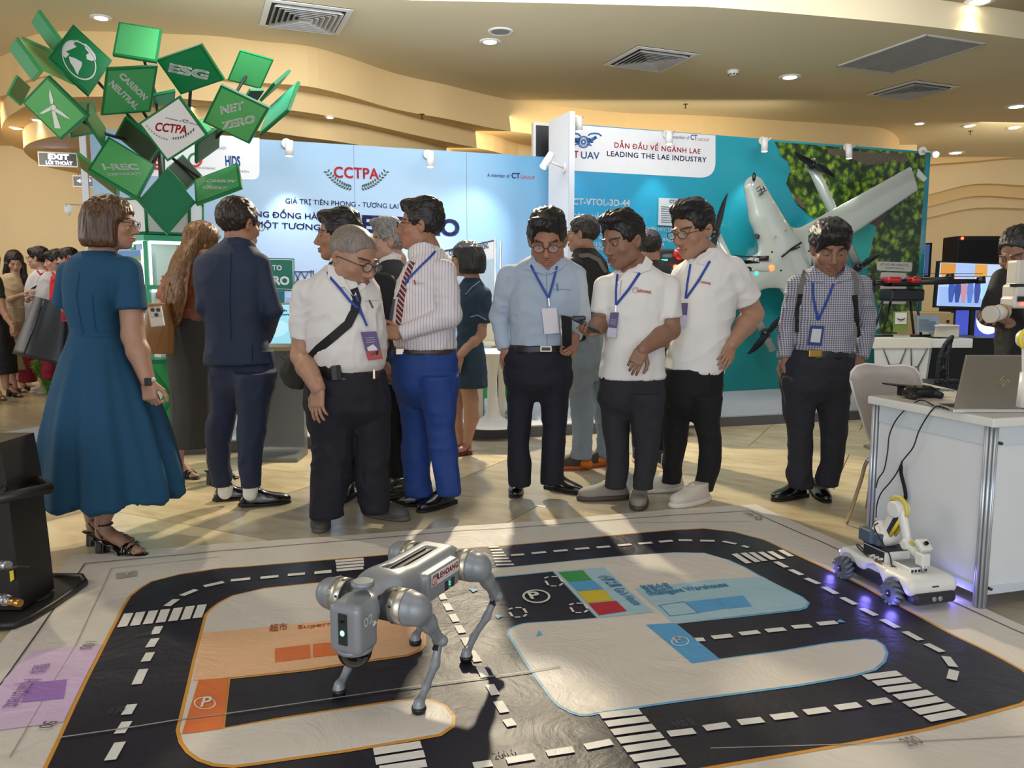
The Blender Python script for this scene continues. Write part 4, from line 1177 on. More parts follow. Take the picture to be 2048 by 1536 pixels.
leaf([(153,305),(159,337),(236,392),(233,372)],6.3,olive,1,g_mid);leaf([(308,187),(350,188),(350,200),(305,219)],6.5,g_mid,1)
leaf([(380,232),(412,246),(430,262),(400,285)],6.4,g_mid,1);leaf([(500,186),(530,177),(515,205),(490,196)],6.5,back_dark,1)
leaf_text(L3,'ESG',336,142,415,159,0.075,0.06,upx=(5,-20))
leaf_text(L4,'CARBON',237,152,288,201,0.042,0.05,upx=(6,-5));leaf_text(L4,'NEUTRAL',217,168,271,219,0.042,0.05,upx=(6,-5))
leaf_text(L6,'NET',442,228,488,218,0.058,0.05,upx=(-2,-16));leaf_text(L6,'ZERO',445,259,510,244,0.058,0.05,upx=(-2,-16))
leaf_text(L9,'I-REC',207,339,279,339,0.058,0.045,upx=(-7,-16));leaf_text(L9,'CERTIFICATE',216,351,284,349,0.022,0.04,upx=(-3,-8))
leaf_text(L11,'CARBON',411,364,468,365,0.032,0.04,shear=0.2);leaf_text(L11,'CREDIT',403,376,452,379,0.030,0.04,shear=0.2)
leaf_text(L12,'GREEN',183,250,195,238,0.035,0.03);leaf_text(L12,'FINANCE',190,273,207,259,0.03,0.03)
leaf_text(L7,'A member of',331,237,363,244,0.012,0.01,navy_p);leaf_text(L7,'CT',365,244,377,247,0.02,0.03,blue_p);leaf_text(L7,'GROUP',378,247,397,252,0.011,0.01,red_p)
leaf_text(L7,'CCTPA',309,261,373,268,0.06,0.03,red_p,upx=(3,-15))
mb=MB()
for s in(-1,1):
 for k in range(9):
  t=k/8;x=340+s*(5+40*t);y=276+4*0.5-20*t*t+s*t*4
  for q in(-1,1):
   ex,ey=s*3.4,-1.2-2.4*t+q*2.6
   mb.poly([on_leaf(L7,x,y,0.005),on_leaf(L7,x+ex*.5+1,y+ey*.5+1,0.005),on_leaf(L7,x+ex,y+ey,0.005),on_leaf(L7,x+ex*.5-1,y+ey*.5-1,0.005)])
mb.build('laurel',mat('laurel_print','#1f3b26',0.4),L7[0])
mb=MB()
def lp(x,y):return on_leaf(L8,x/3.2,y/3.2,0.005)
for poly in([(318,568),(342,640),(338,668),(322,662),(314,615)],[(335,675),(300,695),(252,726),(275,728),(332,702)],[(352,690),(395,715),(452,765),(415,750),(350,712)],[(332,712),(352,712),(390,822),(350,820)]):
 mb.poly([lp(*p)for p in poly])
for k in range(1):
 mb.poly([lp(340+19*math.cos(a*math.pi/6),690+19*math.sin(a*math.pi/6))for a in range(12)])
mb.build('turbine_mark',letter_w,L8[0])
def gp_(x,y,o=0.005):return on_leaf(L1,x/3.2,y/3.2,o)
mb=MB();n=28
for k in range(n):
 a0=2*math.pi*k/n;a1=2*math.pi*(k+1)/n
 def ep(a,r):return(506+r*(118*math.cos(a)*0.92+40*math.sin(a)*0.55),384+r*(138*math.sin(a)*0.92+40*math.cos(a)*0.55))
 mb.poly([gp_(*ep(a0,.93)),gp_(*ep(a0,1)),gp_(*ep(a1,1)),gp_(*ep(a1,.93))])
mb.poly([gp_(*p)for p in[(400,300),(440,262),(500,255),(470,280),(490,300),(450,318),(420,330),(445,345),(420,372),(395,350)]])
mb.poly([gp_(*p)for p in[(440,360),(480,372),(525,398),(522,425),(505,455),(498,482),(485,462),(470,430),(448,398)]])
mb.poly([gp_(*p)for p in[(540,275),(575,305),(610,350),(615,380),(590,390),(555,380),(552,350),(570,340),(545,310)]])
mb.build('globe_mark',letter_w,L1[0])
mb=MB()
hub=P(322,300,6.3)
mb.tube([P(334,470,6.35),P(326,400,6.35),hub],[0.03,0.028,0.026],8)
mb.build('trunk',mat('tree_frame_steel','#5f6a5f',0.4,0.6),tree)
for L in(L1,L2,L3,L4,L5,L6,L8,L9,L11):
 c=L[2]-L[5]*0.03
 MB().tube([hub,(hub*0.35+c*0.65)+Vector((0,0.15,-0.05)),c],0.012,6).build('branch',mat('branch_dark','#16181a',0.5),tree)
hx=lambda R,z,a0=-math.pi/2+0.06:[Vector((tc.x+R*math.cos(a0+k*math.pi/3),tc.y+R*math.sin(a0+k*math.pi/3),z))for k in range(6)]
def hexslab(name,R0,z0,R1,z1,m,parent=tree):
 A0=hx(R0,z0);A1=hx(R1,z1);mb=MB()
 V0=[mb.bm.verts.new(p)for p in A0];V1=[mb.bm.verts.new(p)for p in A1]
 for k in range(6):mb.bm.faces.new((V0[k],V0[(k+1)%6],V1[(k+1)%6],V1[k]))
 mb.bm.faces.new(V0[::-1]);mb.bm.faces.new(V1)
 return mb.build(name,m,parent)
fun=hexslab('funnel',0.30,1.67,0.31,1.93,g_white)
A0=hx(0.302,1.672);A1=hx(0.312,1.928)
mb=MB()
for k in range(6):
 mb.tube([A0[k],A1[k]],0.012,6);mb.tube([A0[k],A0[(k+1)%6]],0.012,6);mb.tube([A1[k],A1[(k+1)%6]],0.010,6)
mb.build('funnel_edges',g_edge,tree)
hexslab('cornice',0.37,1.615,0.37,1.655,g_teal);hexslab('shelf',0.36,1.255,0.36,1.285,g_teal);hexslab('shelf',0.36,0.955,0.36,0.985,g_teal)
hexslab('base_top',0.40,0.70,0.40,0.73,g_edge)
glow=mat('shelf_light','#f4ffff',0.5,emit='#eaffff',estr=2.6)
core=hexslab('core',0.15,0.73,0.15,1.615,g_white)
for k in range(6):
 p=hx(0.34,0)[k]
 MB().box((p.x,p.y,1.17),(0.03,0.03,0.88),rotz(0.06)).build('post',g_teal,tree)
for(z0)in(1.602,1.243,0.943):
 V=hx(0.335,z0)
 for k in(4,5,0):
  a_,b_=V[k],V[(k+1)%6]
  MB().tube([a_*0.93+b_*0.07,a_*0.07+b_*0.93],0.011,6).build('light_strip',glow,tree)
V=hx(0.33,0)
for t in(0.93,):
 p=V[5]*(1-t)+V[0]*t
 MB().tube([(p.x,p.y,1.29),(p.x,p.y,1.61)],0.013,6).build('light_strip',glow,tree)
p=V[0]*0.94+V[1]*0.06;MB().tube([(p.x,p.y,1.29),(p.x,p.y,1.61)],0.013,6).build('light_strip',glow,tree)
p=V[5]*0.48+V[0]*0.52;MB().tube([(p.x,p.y,0.985),(p.x,p.y,1.245)],0.015,6).build('light_strip',glow,tree)
k_sky=mat('carton_sky','#4d8fd0',0.4);k_hill=mat('carton_hill','#6fae3a',0.4);k_pl=mat('carton_planet','#2f4f33',0.5,var=0.3,vscale=60)
fd=(V[0]-V[5]).normalized();fn_=Vector((fd.y,-fd.x,0))
if fn_.y>0:fn_=-fn_
def carton(c,w,hgt,label):
 r=empty('carton',c,label,'carton','printed cartons on the green shelves')
 R=frame(fd,-fn_,UP)
 MB().box(c+UP*hgt/2,(w,0.06,hgt),R,0.002).build('box',mat('carton_white','#e3e6ea',0.5),r)
 f=c+fn_*0.0315
 MB().poly([f-fd*w*.48+UP*hgt*.78,f+fd*w*.48+UP*hgt*.78,f+fd*w*.48+UP*hgt*.99,f-fd*w*.48+UP*hgt*.99]).build('sky_print',k_sky,r)
 pts=[f+fn_*.001+fd*w*(-.48+.96*i/8)+UP*hgt*(.80+.035*math.sin(i*0.9+1))for i in range(9)]
 MB().poly([f+fn_*.001-fd*w*.48+UP*hgt*.72,f+fn_*.001+fd*w*.48+UP*hgt*.70]+pts[::-1]).build('hill_print',k_hill,r)
 mb=MB();pc_=f+fn_*.0012+UP*hgt*.5
 mb.poly([pc_+fd*w*.28*math.cos(a*math.pi/8)+UP*w*.28*math.sin(a*math.pi/8)for a in range(16)])
 for a in range(14):
  t=a*2*math.pi/14;q=pc_+fd*w*.37*math.cos(t)+UP*w*.37*math.sin(t)
  mb.poly([q+fd*.004+UP*.0,q+UP*.004,q-fd*.004,q-UP*.004])
 mb.build('planet_print',k_pl,r)
 for j,(ya,ln)in enumerate(((.2,.3),(.12,.7),(.07,.8))):
  q=f+fn_*.001+UP*hgt*ya
  MB().poly([q-fd*w*ln/2,q+fd*w*ln/2,q+fd*w*ln/2+UP*.003,q-fd*w*ln/2+UP*.003]).build('printed_line',grey_p,r)
fr=V[5]*0.5+V[0]*0.5
for i,t in enumerate((0.29,0.66)):
 q=V[5]*(1-t)+V[0]*t-fn_*0.02
 carton(Vector((q.x,q.y,1.286)),0.122,0.262,['white carton with green planet print, left one on the top green shelf','white carton with green planet print, right one on the top green shelf'][i])
for i,t in enumerate((0.33,0.78)):
 q=V[5]*(1-t)+V[0]*t-fn_*0.03
 carton(Vector((q.x,q.y,0.986)),0.118,0.24,['printed carton on the lower green shelf, left of the light bar','printed carton on the lower green shelf, right of the light bar'][i])
bs=hexslab('base',0.30,0.1,0.40,0.70,mat('base_green','#27a35c',0.4))
B0=hx(0.302,0.1);B1=hx(0.402,0.70)
for k in range(6):
 a0,a1,b0,b1=B0[k],B0[(k+1)%6],B1[k],B1[(k+1)%6]
 nn=(a1-a0).cross(b0-a0).normalized();cc=(a0+a1+b0+b1)/4
 if(cc-Vector((tc.x,tc.y,cc.z))).dot(nn)<0:nn=-nn
 def bl(s,t,o=0.003):return(a0*(1-s)+a1*s)*(1-t)+(b0*(1-s)+b1*s)*t+nn*o
 MB().poly([bl(.5,.55),bl(.68,.75),bl(.5,.95),bl(.32,.75)]).build('white_lozenge',g_white,bs)
 MB().poly([bl(.0,.35),bl(.22,.62),bl(.0,.9)]).build('white_lozenge',g_white,bs)
 MB().poly([bl(1,.35),bl(1,.9),bl(.78,.62)]).build('white_lozenge',g_white,bs)
 mb=MB()
 for(s0,t0,s1,t1)in((0,.2,.75,1),(1,.2,.25,1),(0,.98,.5,.45),(.5,.45,1,.98),(.5,.45,.2,.05),(.5,.45,.8,.05)):
  mb.tube([bl(s0,t0,.004),bl(s1,t1,.004)],0.010,5)
 mb.build('lattice',g_edge,bs)
 # KIOSK
kg=mat('kiosk_grey','#74787a',0.4,0.5);kb=mat('kiosk_bezel','#b3aea2',0.35,0.4)
kc=G(556,925);kY=5.95
root=empty('touch_kiosk',(kc.x,kY,0),'grey touch screen kiosk with a curved foot behind the navy suited man','kiosk')
xl,xr=P(498,800,kY).x,P(607,800,kY).x
prof=[]
for i in range(9):
 t=i/8*math.pi/2
 prof.append((kY-0.10*(1-math.sin(t)),0.03+0.10*(1-math.cos(t))))
outl=[(kY-0.22,0.0),(kY-0.22,0.03)]+[(kY-0.16,0.035)]+prof+[(kY+0.03,0.98),(kY+0.10,0.98),(kY+0.08,0.0)]
MB().poly([(xl,y,z)for y,z in outl],thick=(xr-xl,0,0)).build('stand',kg,root)
sx0,sx1=P(470,640,5.9).x,P(612,640,5.9).x
t0,t1,q0,q1=Vector((sx0,5.98,1.155)),Vector((sx1,5.98,1.155)),Vector((sx0,5.72,0.845)),Vector((sx1,5.72,0.845))
nk=(t1-t0).cross(q0-t0).normalized()
if nk.y>0:nk=-nk
MB().poly([t0,t1,q1,q0],thick=-nk*0.05).build('display_case',kb,root)
def ks(s,t,o=0.002):return(t0*(1-s)+t1*s)*(1-t)+(q0*(1-s)+q1*s)*t+nk*o
ko=MB().poly([ks(.03,.05),ks(.97,.05),ks(.97,.93),ks(.03,.93)]).build('screen',mat('kiosk_screen','#9fd9ec',0.2,emit='#8fd3ea',estr=0.62),root)
lettering('giao dịch',ks(.34,.21,.004),ks(.72,.21,.004),q0-t0 if False else t0-q0,navy_p,ko,0.03,caph=0.02)
lettering('carbon',ks(.44,.30,.004),ks(.76,.30,.004),t0-q0,navy_p,ko,0.03,caph=0.02)
mb=MB();mb.poly([ks(.62+.17*math.cos(a*math.pi/12),.60+.19*math.sin(a*math.pi/12),.003)for a in range(24)]);mb.build('disc_graphic',mat('kiosk_disc','#b9e6f3',0.3,emit='#a9e0f0',estr=0.65),ko)
MB().tube(catmull([P(560,712,5.68),P(575,722,5.66),P(592,724,5.7)],5),0.006,6).build('cable',black_m,root)
# EXIT SIGNS, SENSOR, PLANTER
ex_g=mat('exit_dark_green','#16261d',0.3);ex_w=mat('exit_letters','#e6e8ff',0.5,emit='#c9ccff',estr=1.6)
def exitsign(c4,Y,label,top):
 W=[P(u,v,Y)for u,v in c4]
 r=empty('exit_sign',(W[0]+W[2])/2,label,'sign')
 MB().poly(W,thick=(0,0.05,0)).build('case',white_m,r)
 cen=sum(W,Vector())/4
 V=[cen+Vector(((p-cen).x*.94,0,(p-cen).z*.80))+Vector((0,-0.004,0))for p in W]
 f=MB().poly(V,thick=(0,0.003,0)).build('face',ex_g,r)
 for t in(0.22,0.84):
  p=W[0]*(1-t)+W[1]*t
  MB().tube([p,Vector((p.x,Y,top))],0.004,6).build('hanger',steel_m,r)
 return r,f,Y
r,f,Y=exitsign([(75,302.5),(154,306),(156,335),(77,332)],9.2,'hanging exit sign with EXIT and LỐI THOÁT in white letters, at the left',2.82)
lettering('EXIT',P(96,317.5,Y-.006),P(138.5,319.5,Y-.006),UP,ex_w,f,0.06,caph=0.055)
lettering('LỐI THOÁT',P(91.5,327.8,Y-.006),P(145,330.5,Y-.006),UP,ex_w,f,0.04,caph=0.038)
r,f,Y=exitsign([(145,350),(200,353),(200,376),(146,373.5)],9.9,'smaller hanging exit sign with a left arrow and a running figure',2.80)
def ep_(u,v):return P(u,v,Y-.006)
mb=MB();mb.poly([ep_(153,361.5),ep_(162,357),ep_(159.5,360.8),ep_(166,361.2),ep_(166,363),ep_(159.5,362.4),ep_(162,366.5)]);mb.build('arrow',ex_w,f)
mb=MB()
mb.tube([ep_(168,370),ep_(168,355),ep_(175,355.5),ep_(175,371)],0.007,5)
mb.tube([ep_(176.5,361),ep_(174,365),ep_(177,367),ep_(173,371)],0.010,5);mb.tube([ep_(174.5,366),ep_(171,369)],0.009,5);mb.tube([ep_(176,361),ep_(180,362.5),ep_(182,360)],0.008,5);mb.tube([ep_(176,361),ep_(172,362)],0.008,5);mb.ball(ep_(177.5,357.8),0.013,seg=8)
mb.build('running_figure',ex_w,f)
sY=7.05;c=P(136.5,420,sY)
root=empty('wall_sensor',c,'small white oval sensor hanging from a thin arm at the left','sensor')
s_=SDF(0.004);s_.ell(c,(0.031,0.024,0.047),k=0);s_.box(c+Vector((0,0,0.01)),(0.027,0.021,0.032),rnd=0.012,k=0.01)
obj('housing',s_.mesh(),white_m,root)
MB().box(c+Vector((0,-0.022,0.033)),(0.012,0.006,0.006)).build('lens',black_m,root)
a_=P(131,408.5,sY);b_=onplane(186,411,W1+WN*0.02,WN)
MB().box((a_+b_)/2,((b_-a_).length,0.014,0.010),frame((b_-a_).normalized(),UP.cross((b_-a_).normalized()),UP)).build('arm',steel_m,root)
root=empty('end_post',a if False else onplane(187,560,W1,WN),'white end post at the left edge of the blue wall','post')
e_=onplane(187,500,W1,WN);MB().box(Vector((e_.x,e_.y,1.33))+WN*-0.03-WD*0.035,(0.05,0.08,2.5+.16),frame(WD,WN,UP)).build('post',panel_white,root)
gm=mat('moss_green','#6d9a2c',0.8,var=0.35,vscale=30)
gc=G(112,797);root=empty('grass_planter',(gc.x,gc.y+0.1,0),'shaggy green artificial grass clump behind the woman in the teal dress','plant')
s_=SDF(0.02);g0=P(96,760,gc.y+.15);s_.cone(Vector((gc.x+.02,gc.y+.12,0.02)),P(102,730,gc.y+.12),0.13,0.16,k=0.02);s_.cone(P(118,780,gc.y+.12),P(122,735,gc.y+.15),0.12,0.15,k=0.03)
core_me=s_.mesh(disp=lambda W,N:noise3(W[:,0]*18,W[:,1]*18,W[:,2]*18,3)*0.02)
obj('core',core_me,mat('moss_dark','#3f6a1c',0.9),root)
rr=random.Random(5);mb=MB();vs_=core_me.vertices
for k in range(1600):
 v=vs_[rr.randrange(len(vs_))];n=v.normal+Vector((rr.uniform(-.9,.9),rr.uniform(-.9,.9),rr.uniform(-1.0,.5)));n.normalize()
 t_=n.orthogonal()*0.004;q=v.co;l_=rr.uniform(.03,.07)
 q.z=max(q.z,0.01)
 e=q+n*l_;e.z=max(e.z-0.01,0.004)
 A_=mb.bm.verts.new(q+t_);B_=mb.bm.verts.new(q-t_);C_=mb.bm.verts.new(e);mb.bm.faces.new((A_,B_,C_))
mb.build('grass_blades',gm,root,kind='stuff',fix=False)
# WHITE FIXED-WING DRONE ON THE TEAL WALL
gl_white=mat('glossy_grey_white','#b9bfb4',0.12,spec=0.6,coat=0.6)
carbon=mat('carbon_black','#121314',0.28,spec=0.6)
def wq(u,v,off):return onplane(u,v,W2+WN*off,WN)
ua=empty('fixed_wing_drone',wq(1580,500,0.2),'large glossy white winged drone with four black propellers mounted on the teal wall','drone')
s_=SDF(0.014)
fl=(WN,0.62)
fus=[(1508,375),(1528,430),(1565,505),(1592,560),(1640,650),(1672,705)]
fr_=[0.125,0.185,0.235,0.21,0.10,0.05]
s_.chain([wq(u,v,0.30)for u,v in fus],fr_,k=0.012,flat=fl)
for(t_,r_)in(((1318,655),.13),((1828,357),.155)):
 s_.cone(wq(1570,516,0.30),wq(t_[0],t_[1],0.30),0.225,r_,k=0.05,flat=(WN,0.16),capb=True)
o=obj('airframe',s_.mesh(disp=None,smooth=1),gl_white,ua)
MB().poly([wq(1836,338,0.31),wq(1853,357,0.36),wq(1846,364,0.34),wq(1832,352,0.30)],thick=WN*0.012).build('winglet',gl_white,ua)
for(p_,q_)in(((1620,322),(1718,538)),((1426,462),(1545,700))):
 MB().tube([wq(p_[0],p_[1],0.25),wq((p_[0]+q_[0])/2,(p_[1]+q_[1])/2,0.22),wq(q_[0],q_[1],0.25)],[0.06,0.055,0.05],14).build('boom',gl_white,ua)
MB().poly([wq(1640,640,0.3),wq(1690,700,0.3),wq(1757,655,0.45),wq(1745,600,0.45)],thick=WN*0.02).build('tail_fin',gl_white,ua)
def prop(u,v,d,L,label='propeller'):
 c=wq(u,v,0.36);R=frame(WD,UP,-WN)
 mb=MB();mb.frustum(wq(u,v,0.27),c,0.062,0.055,18);mb.ball(c,0.045,seg=14);mb.build('motor',carbon,ua)
 t=wq(u+d[0],v+d[1],0.38);ax=(t-wq(u,v,0.38)).normalized();n2=WN.cross(ax)
 mb=MB()
 for s in(1,-1):
  pts=[];prof=[(0.04,.018,-.018),(0.15,.035,-.03),(0.4,.052,-.028),(0.7,.042,-.012),(0.93,.022,-.003),(1.0,.004,.0)]
  up_=[c+WN*.03+ax*s*L*a+n2*s*b for a,b,_ in prof];dn=[c+WN*.02+ax*s*L*a+n2*s*e for a,_,e in prof]
  mb.poly(up_+dn[::-1],thick=WN*0.008)
 mb.build('propeller',carbon,ua)
prop(1625,330,(48,31),0.30);prop(1429,466,(20,-66),0.44);prop(1531,667,(-43,44),0.33);prop(1716,534,(48,-27),0.31)
MB().frustum(wq(1517,474,0.24),wq(1512,472,0.40),0.03,0.026,12).build('side_sensor',carbon,ua)
MB().ball(wq(1508,354,0.46),(0.02,0.02,0.05),seg=10).build('nose_sensor',carbon,ua)
mb=MB();mb.tube([wq(1563,514,.47),wq(1584,497,.49),wq(1603,485,.47)],0.012,6,flat=(WN,.5));mb.tube([wq(1575,503,.485),wq(1600,494,.47)],0.008,6,flat=(WN,.5));mb.build('vent_slit',carbon,ua)
mb=MB()
for(x0,y0,x1,y1)in((1512,378,1520,372),(1514,383,1528,377),(1519,388,1533,380),(1521,376,1524,386),(1526,372,1530,380),(1518,391,1527,387)):
 mb.tube([wq(x0,y0,0.432),wq(x1,y1,0.425)],0.005,5)
mb.build('nose_marking',carbon,ua)
for k,(u,v)in enumerate(((1544,504),(1562,541),(1618,502),(1551,473),(1572,459))):
 MB().ball(wq(u,v,.455),.012,seg=8).build('bolt',carbon if k<3 else steel_m,ua)
 # MULTIROTOR WITH LIGHTS BEHIND THE POLO SHIRTS
MB_=MB
led_r=mat('led_red','#ff5030',0.5,emit='#ff3818',estr=12);led_g=mat('led_green','#30ffa0',0.5,emit='#20ffa0',estr=4)
red_g=mat('gloss_red','#a3121c',0.2,coat=0.5);drk=mat('drone_dark','#16171a',0.4)
DY=6.95
r=empty('lit_multirotor',P(1350,560,DY),'black and red multirotor drone with glowing red and green lights behind the polo shirt men','drone')
s_=SDF(0.008);s_.box(P(1345,525,DY),(0.11,0.1,0.06),rnd=0.03,k=0);s_.box(P(1330,510,DY),(0.07,0.08,0.05),rnd=0.02,k=0.02)
obj('body',s_.mesh(),drk,r)
s_=SDF(0.008);s_.ell(P(1360,508,DY-.1),(0.06,0.05,0.055),k=0);s_.ell(P(1372,530,DY-.1),(0.05,.05,.03),k=.02)
obj('red_shell',s_.mesh(),red_g,r)
MB().tube([P(1355,535,DY),P(1470,538,DY),P(1500,540,DY)],0.028,10).build('arm',drk,r)
MB().tube([P(1335,535,DY),P(1290,560,DY+.4)],0.022,8).build('arm',drk,r)
MB().tube([P(1350,530,DY),P(1300,500,DY+.9)],0.022,8).build('arm',drk,r)
for(u,v)in((1525,522),(1520,541)):
 MB().box(P(u,v-2,DY),(0.15,0.05,0.035),bevel=0.01).build('motor_mount',mat('motor_silver','#b9b6ae',0.3,0.6),r)
MB().frustum(P(1526,512,DY),P(1526,522,DY),0.05,0.05,18).build('motor',drk,r)
MB().poly([P(1435,509,DY-.02),P(1520,513,DY-.02),P(1535,514,DY+.02),P(1440,513,DY+.03)],thick=(0,0,-0.006)).build('propeller',carbon,r)
MB().poly([P(1470,521,DY-.05),P(1500,520,DY-.05),P(1520,525,DY-.02),P(1475,527,DY)],thick=(0,0,-0.006)).build('propeller',carbon,r)
MB().ball(P(1543,536,DY),0.027,seg=12).build('red_lamp',led_r,r)
MB().ball(P(1513,547,DY),0.016,seg=10).build('green_lamp',led_g,r)
MB().ball(P(1351,534,DY-.16),0.02,seg=10).build('red_lamp',led_r,r)
MB().box(P(1329,520,DY-.1),(0.05,0.01,0.012)).build('green_lamp',led_g,r)
MB().box(P(1349,549,DY-.1),(0.05,0.01,0.012)).build('green_lamp',led_g,r)
for u in(1318,1368):
 MB().tube([P(u,545,DY),P(u+(8 if u>1350 else-8),640,DY)],0.012,6).build('leg',drk,r)
r=empty('display_pedestal',P(1343,700,DY),'white display pedestal under the lit multirotor, hidden behind the polo shirt men','pedestal')
pz=P(1343,641,DY).z
MB().box((P(1343,700,DY).x,DY,(pz+.1)/2),(0.42,0.42,pz-.1),bevel=.01).build('body',white_m,r)
MB().box((P(1343,700,DY).x,DY,pz+.012),(0.46,0.46,.022),bevel=.004).build('top',white_m,r)
# FACETED WHITE TABLE, HEXACOPTER, BOXES
tw=mat('facet_white','#dfe0d9',0.5);tg=mat('facet_groove','#5d6b70',0.6)
TBY=6.9
T=lambda u,v,dy=0:P(u,v,TBY+dy)
zt=T(1800,676).z
x0,x1=T(1733,676).x,T(1955,676).x
r=empty('faceted_table',((x0+x1)/2,TBY+.3,0.0),'white faceted display table with grey grooves under the red hexacopter','table')
xm=T(1862,676).x
MB().box(((x0+xm)/2,TBY+.3,zt-.045),(xm-x0,.62,.09),bevel=.006).build('table_top',mat('facet_cream','#e6e2cf',0.5),r)
MB().box(((xm+x1)/2,TBY+.36,zt-.05),(x1-xm-.004,.60,.08),bevel=.006).build('table_top',tw,r)
zb=0.1
pts_t=[T(1748,690),T(1860,692),T(1865,692,.5),T(1750,690,.5)]
pts_b=[T(1752,850),T(1838,855),T(1842,850,.5),T(1755,850,.5)]
mb=MB()
def clampz(p):return Vector((p.x,p.y,max(p.z,0.1)))
pts_b=[clampz(p)for p in pts_b]
V0=[mb.bm.verts.new(p)for p in pts_t];V1=[mb.bm.verts.new(p)for p in pts_b]
for k in range(4):mb.bm.faces.new((V0[k],V0[(k+1)%4],V1[(k+1)%4],V1[k]))
mb.bm.faces.new(V0);mb.bm.faces.new(V1[::-1])
mb.build('facet_body',tw,r)
mb=MB()
for(a0,b0,a1,b1)in((1764,690,1779,730),(1815,690,1800,728),(1822,690,1823,735),(1857,692,1836,733),(1823,735,1836,733),(1836,733,1839,765),(1779,730,1800,728),(1779,730,1776,780)):
 mb.tube([T(a0,b0,-.004),T(a1,b1,-.004)],.006,4)
mb.build('groove',tg,r)
HX=lambda u,v,dy=0:P(u,v,7.15+dy)
r=empty('hexacopter',HX(1805,620),'black hexacopter drone with red shell standing on the faceted white table','drone')
s_=SDF(0.008);s_.box(HX(1803,590),(0.15,0.12,0.055),rnd=0.02,k=0);s_.box(HX(1803,566),(0.13,0.11,0.03),rnd=0.02,k=.02)
obj('body',s_.mesh(),drk,r)
for(ua_,ub_)in((1767,1796),(1815,1834)):
 a_=HX(ua_,560,-.1);b_=HX(ub_,560,-.1);s_=SDF(.006)
 s_.box((a_+b_)/2,((b_.x-a_.x)/2,.08,.028),rnd=.02,k=0);obj('red_shell',s_.mesh(),red_g,r)
for(u,v,dy)in((1962,562,0),(1742,567,-.1),(1690,560,.4),(1900,556,.7)):
 MB().tube([HX(1805,565),HX((1805+u)/2,(565+v)/2,dy/2),HX(u,v,dy)],[.022,.026,.018],10).build('arm',drk,r)
 MB().frustum(HX(u,v+5,dy),HX(u,v-8,dy),.038,.034,14).build('motor',drk,r)
 c_=HX(u,v-9,dy);MB().box(c_,(.62,.03,.005)).build('propeller',carbon,r)
for k,(ua_,va,ub_,vb,dy)in enumerate(((1765,600,1747,662,-.1),(1782,600,1765,664,.15),(1820,600,1828,662,.15),(1832,590,1843,655,-.1))):
 b_=HX(ub_,vb,dy);b_.z=zt+.012
 MB().tube([HX(ua_,va,dy),b_],.012,8).build('leg',drk,r)
for dy in(-.1,.15):
 pass
mb=MB();mb.tube([Vector((HX(1735,664).x,7.05,zt+.012)),Vector((HX(1775,664).x,7.05,zt+.012))],.011,6);mb.tube([Vector((HX(1810,664).x,7.05,zt+.012)),Vector((HX(1850,664).x,7.05,zt+.012))],.011,6);mb.build('skid',drk,r)
def card(c4,Y,m,label,name='info_card',cat='sign',th=.01,detail=None):
 W=[P(u,v,Y)for u,v in c4]
 zmin=min(p.z for p in W)
 r=empty(name,sum(W,Vector())/4,label,cat)
 o=MB().poly(W,thick=(0,th,0)).build('board',m,r)
 return r,W
def shift_down(W,z):
 return W
cw=mat('card_white','#d9d6cb',0.5)
r,W=card([(1789,623),(1816,623),(1815,664),(1788,664)],TBY+.06,mat('card_green','#77863c',0.5),'small upright card with a drone drawing on the faceted table',th=.02)
MB().poly([P(u,v,TBY+.055)for u,v in((1791,625),(1814,625),(1813,648),(1790,648))],thick=(0,.003,0)).build('paper',cw,r)
mb=MB();mb.tube([P(1796,639,TBY+.05),P(1808,639,TBY+.05)],.004,4);mb.tube([P(1794,636,TBY+.05),P(1802,641,TBY+.05),P(1810,636,TBY+.05)],.003,4);mb.build('drawing',black_m,r)
r,W=card([(1833,631),(1878,632),(1878,664),(1834,664)],TBY+.08,mat('card_blue','#8ea1ad',0.4,0.3),'brushed metal information plate standing on the faceted table',th=.02)
for k in range(6):
 MB().tube([P(1838,640+k*4,TBY+.075),P(1838+(34 if k else 20),640+k*4,TBY+.075)],.003,4,flat=((0,1,0),.3)).build('printed_line',grey_p,r)
cb=mat('pale_box','#cfc9b6',0.6)
bx0=P(1880,652,TBY);bx1=P(1927,673,TBY)
r=empty('white_box',(bx0+bx1)/2,'white carton lying on the right end of the faceted table','box')
MB().box(((bx0 .x+bx1 .x)/2,TBY+.22,zt+.05),(abs(bx1 .x-bx0 .x),.3,.09),bevel=.004).build('body',cb,r)
MB().box(((bx0 .x+bx1 .x)/2-.02,TBY+.20,zt+.103),(abs(bx1 .x-bx0 .x)*1.0,.3,.012),rotz(.1),bevel=.002).build('flap',white_m,r)
kraft=mat('kraft_card','#b79a6a',0.7)
for(ua_,va,ub_,vb,Y,lab)in((1832,626,1903,700,8.6,'tan cardboard box with a handhold behind the metal information plate'),):
 a_=P(ua_,va,Y);b_=P(ub_,vb,Y)
 r=empty('cardboard_box',((a_.x+b_.x)/2,Y+.2,0.0),lab,'box')
 MB().box(((a_.x+b_.x)/2,Y+.2,a_.z/2),(b_.x-a_.x,.4,a_.z),bevel=.004).build('body',kraft,r)
 MB().box((b_.x-.06,Y-.002,a_.z-.09),(.03,.006,.03)).build('handhold',black_m,r)
 MB().box(((a_.x+b_.x)/2,Y+.2,a_.z+.006),((b_.x-a_.x)*.9,.36,.01)).build('lid',mat('kraft_lid','#cbb389',.7),r)
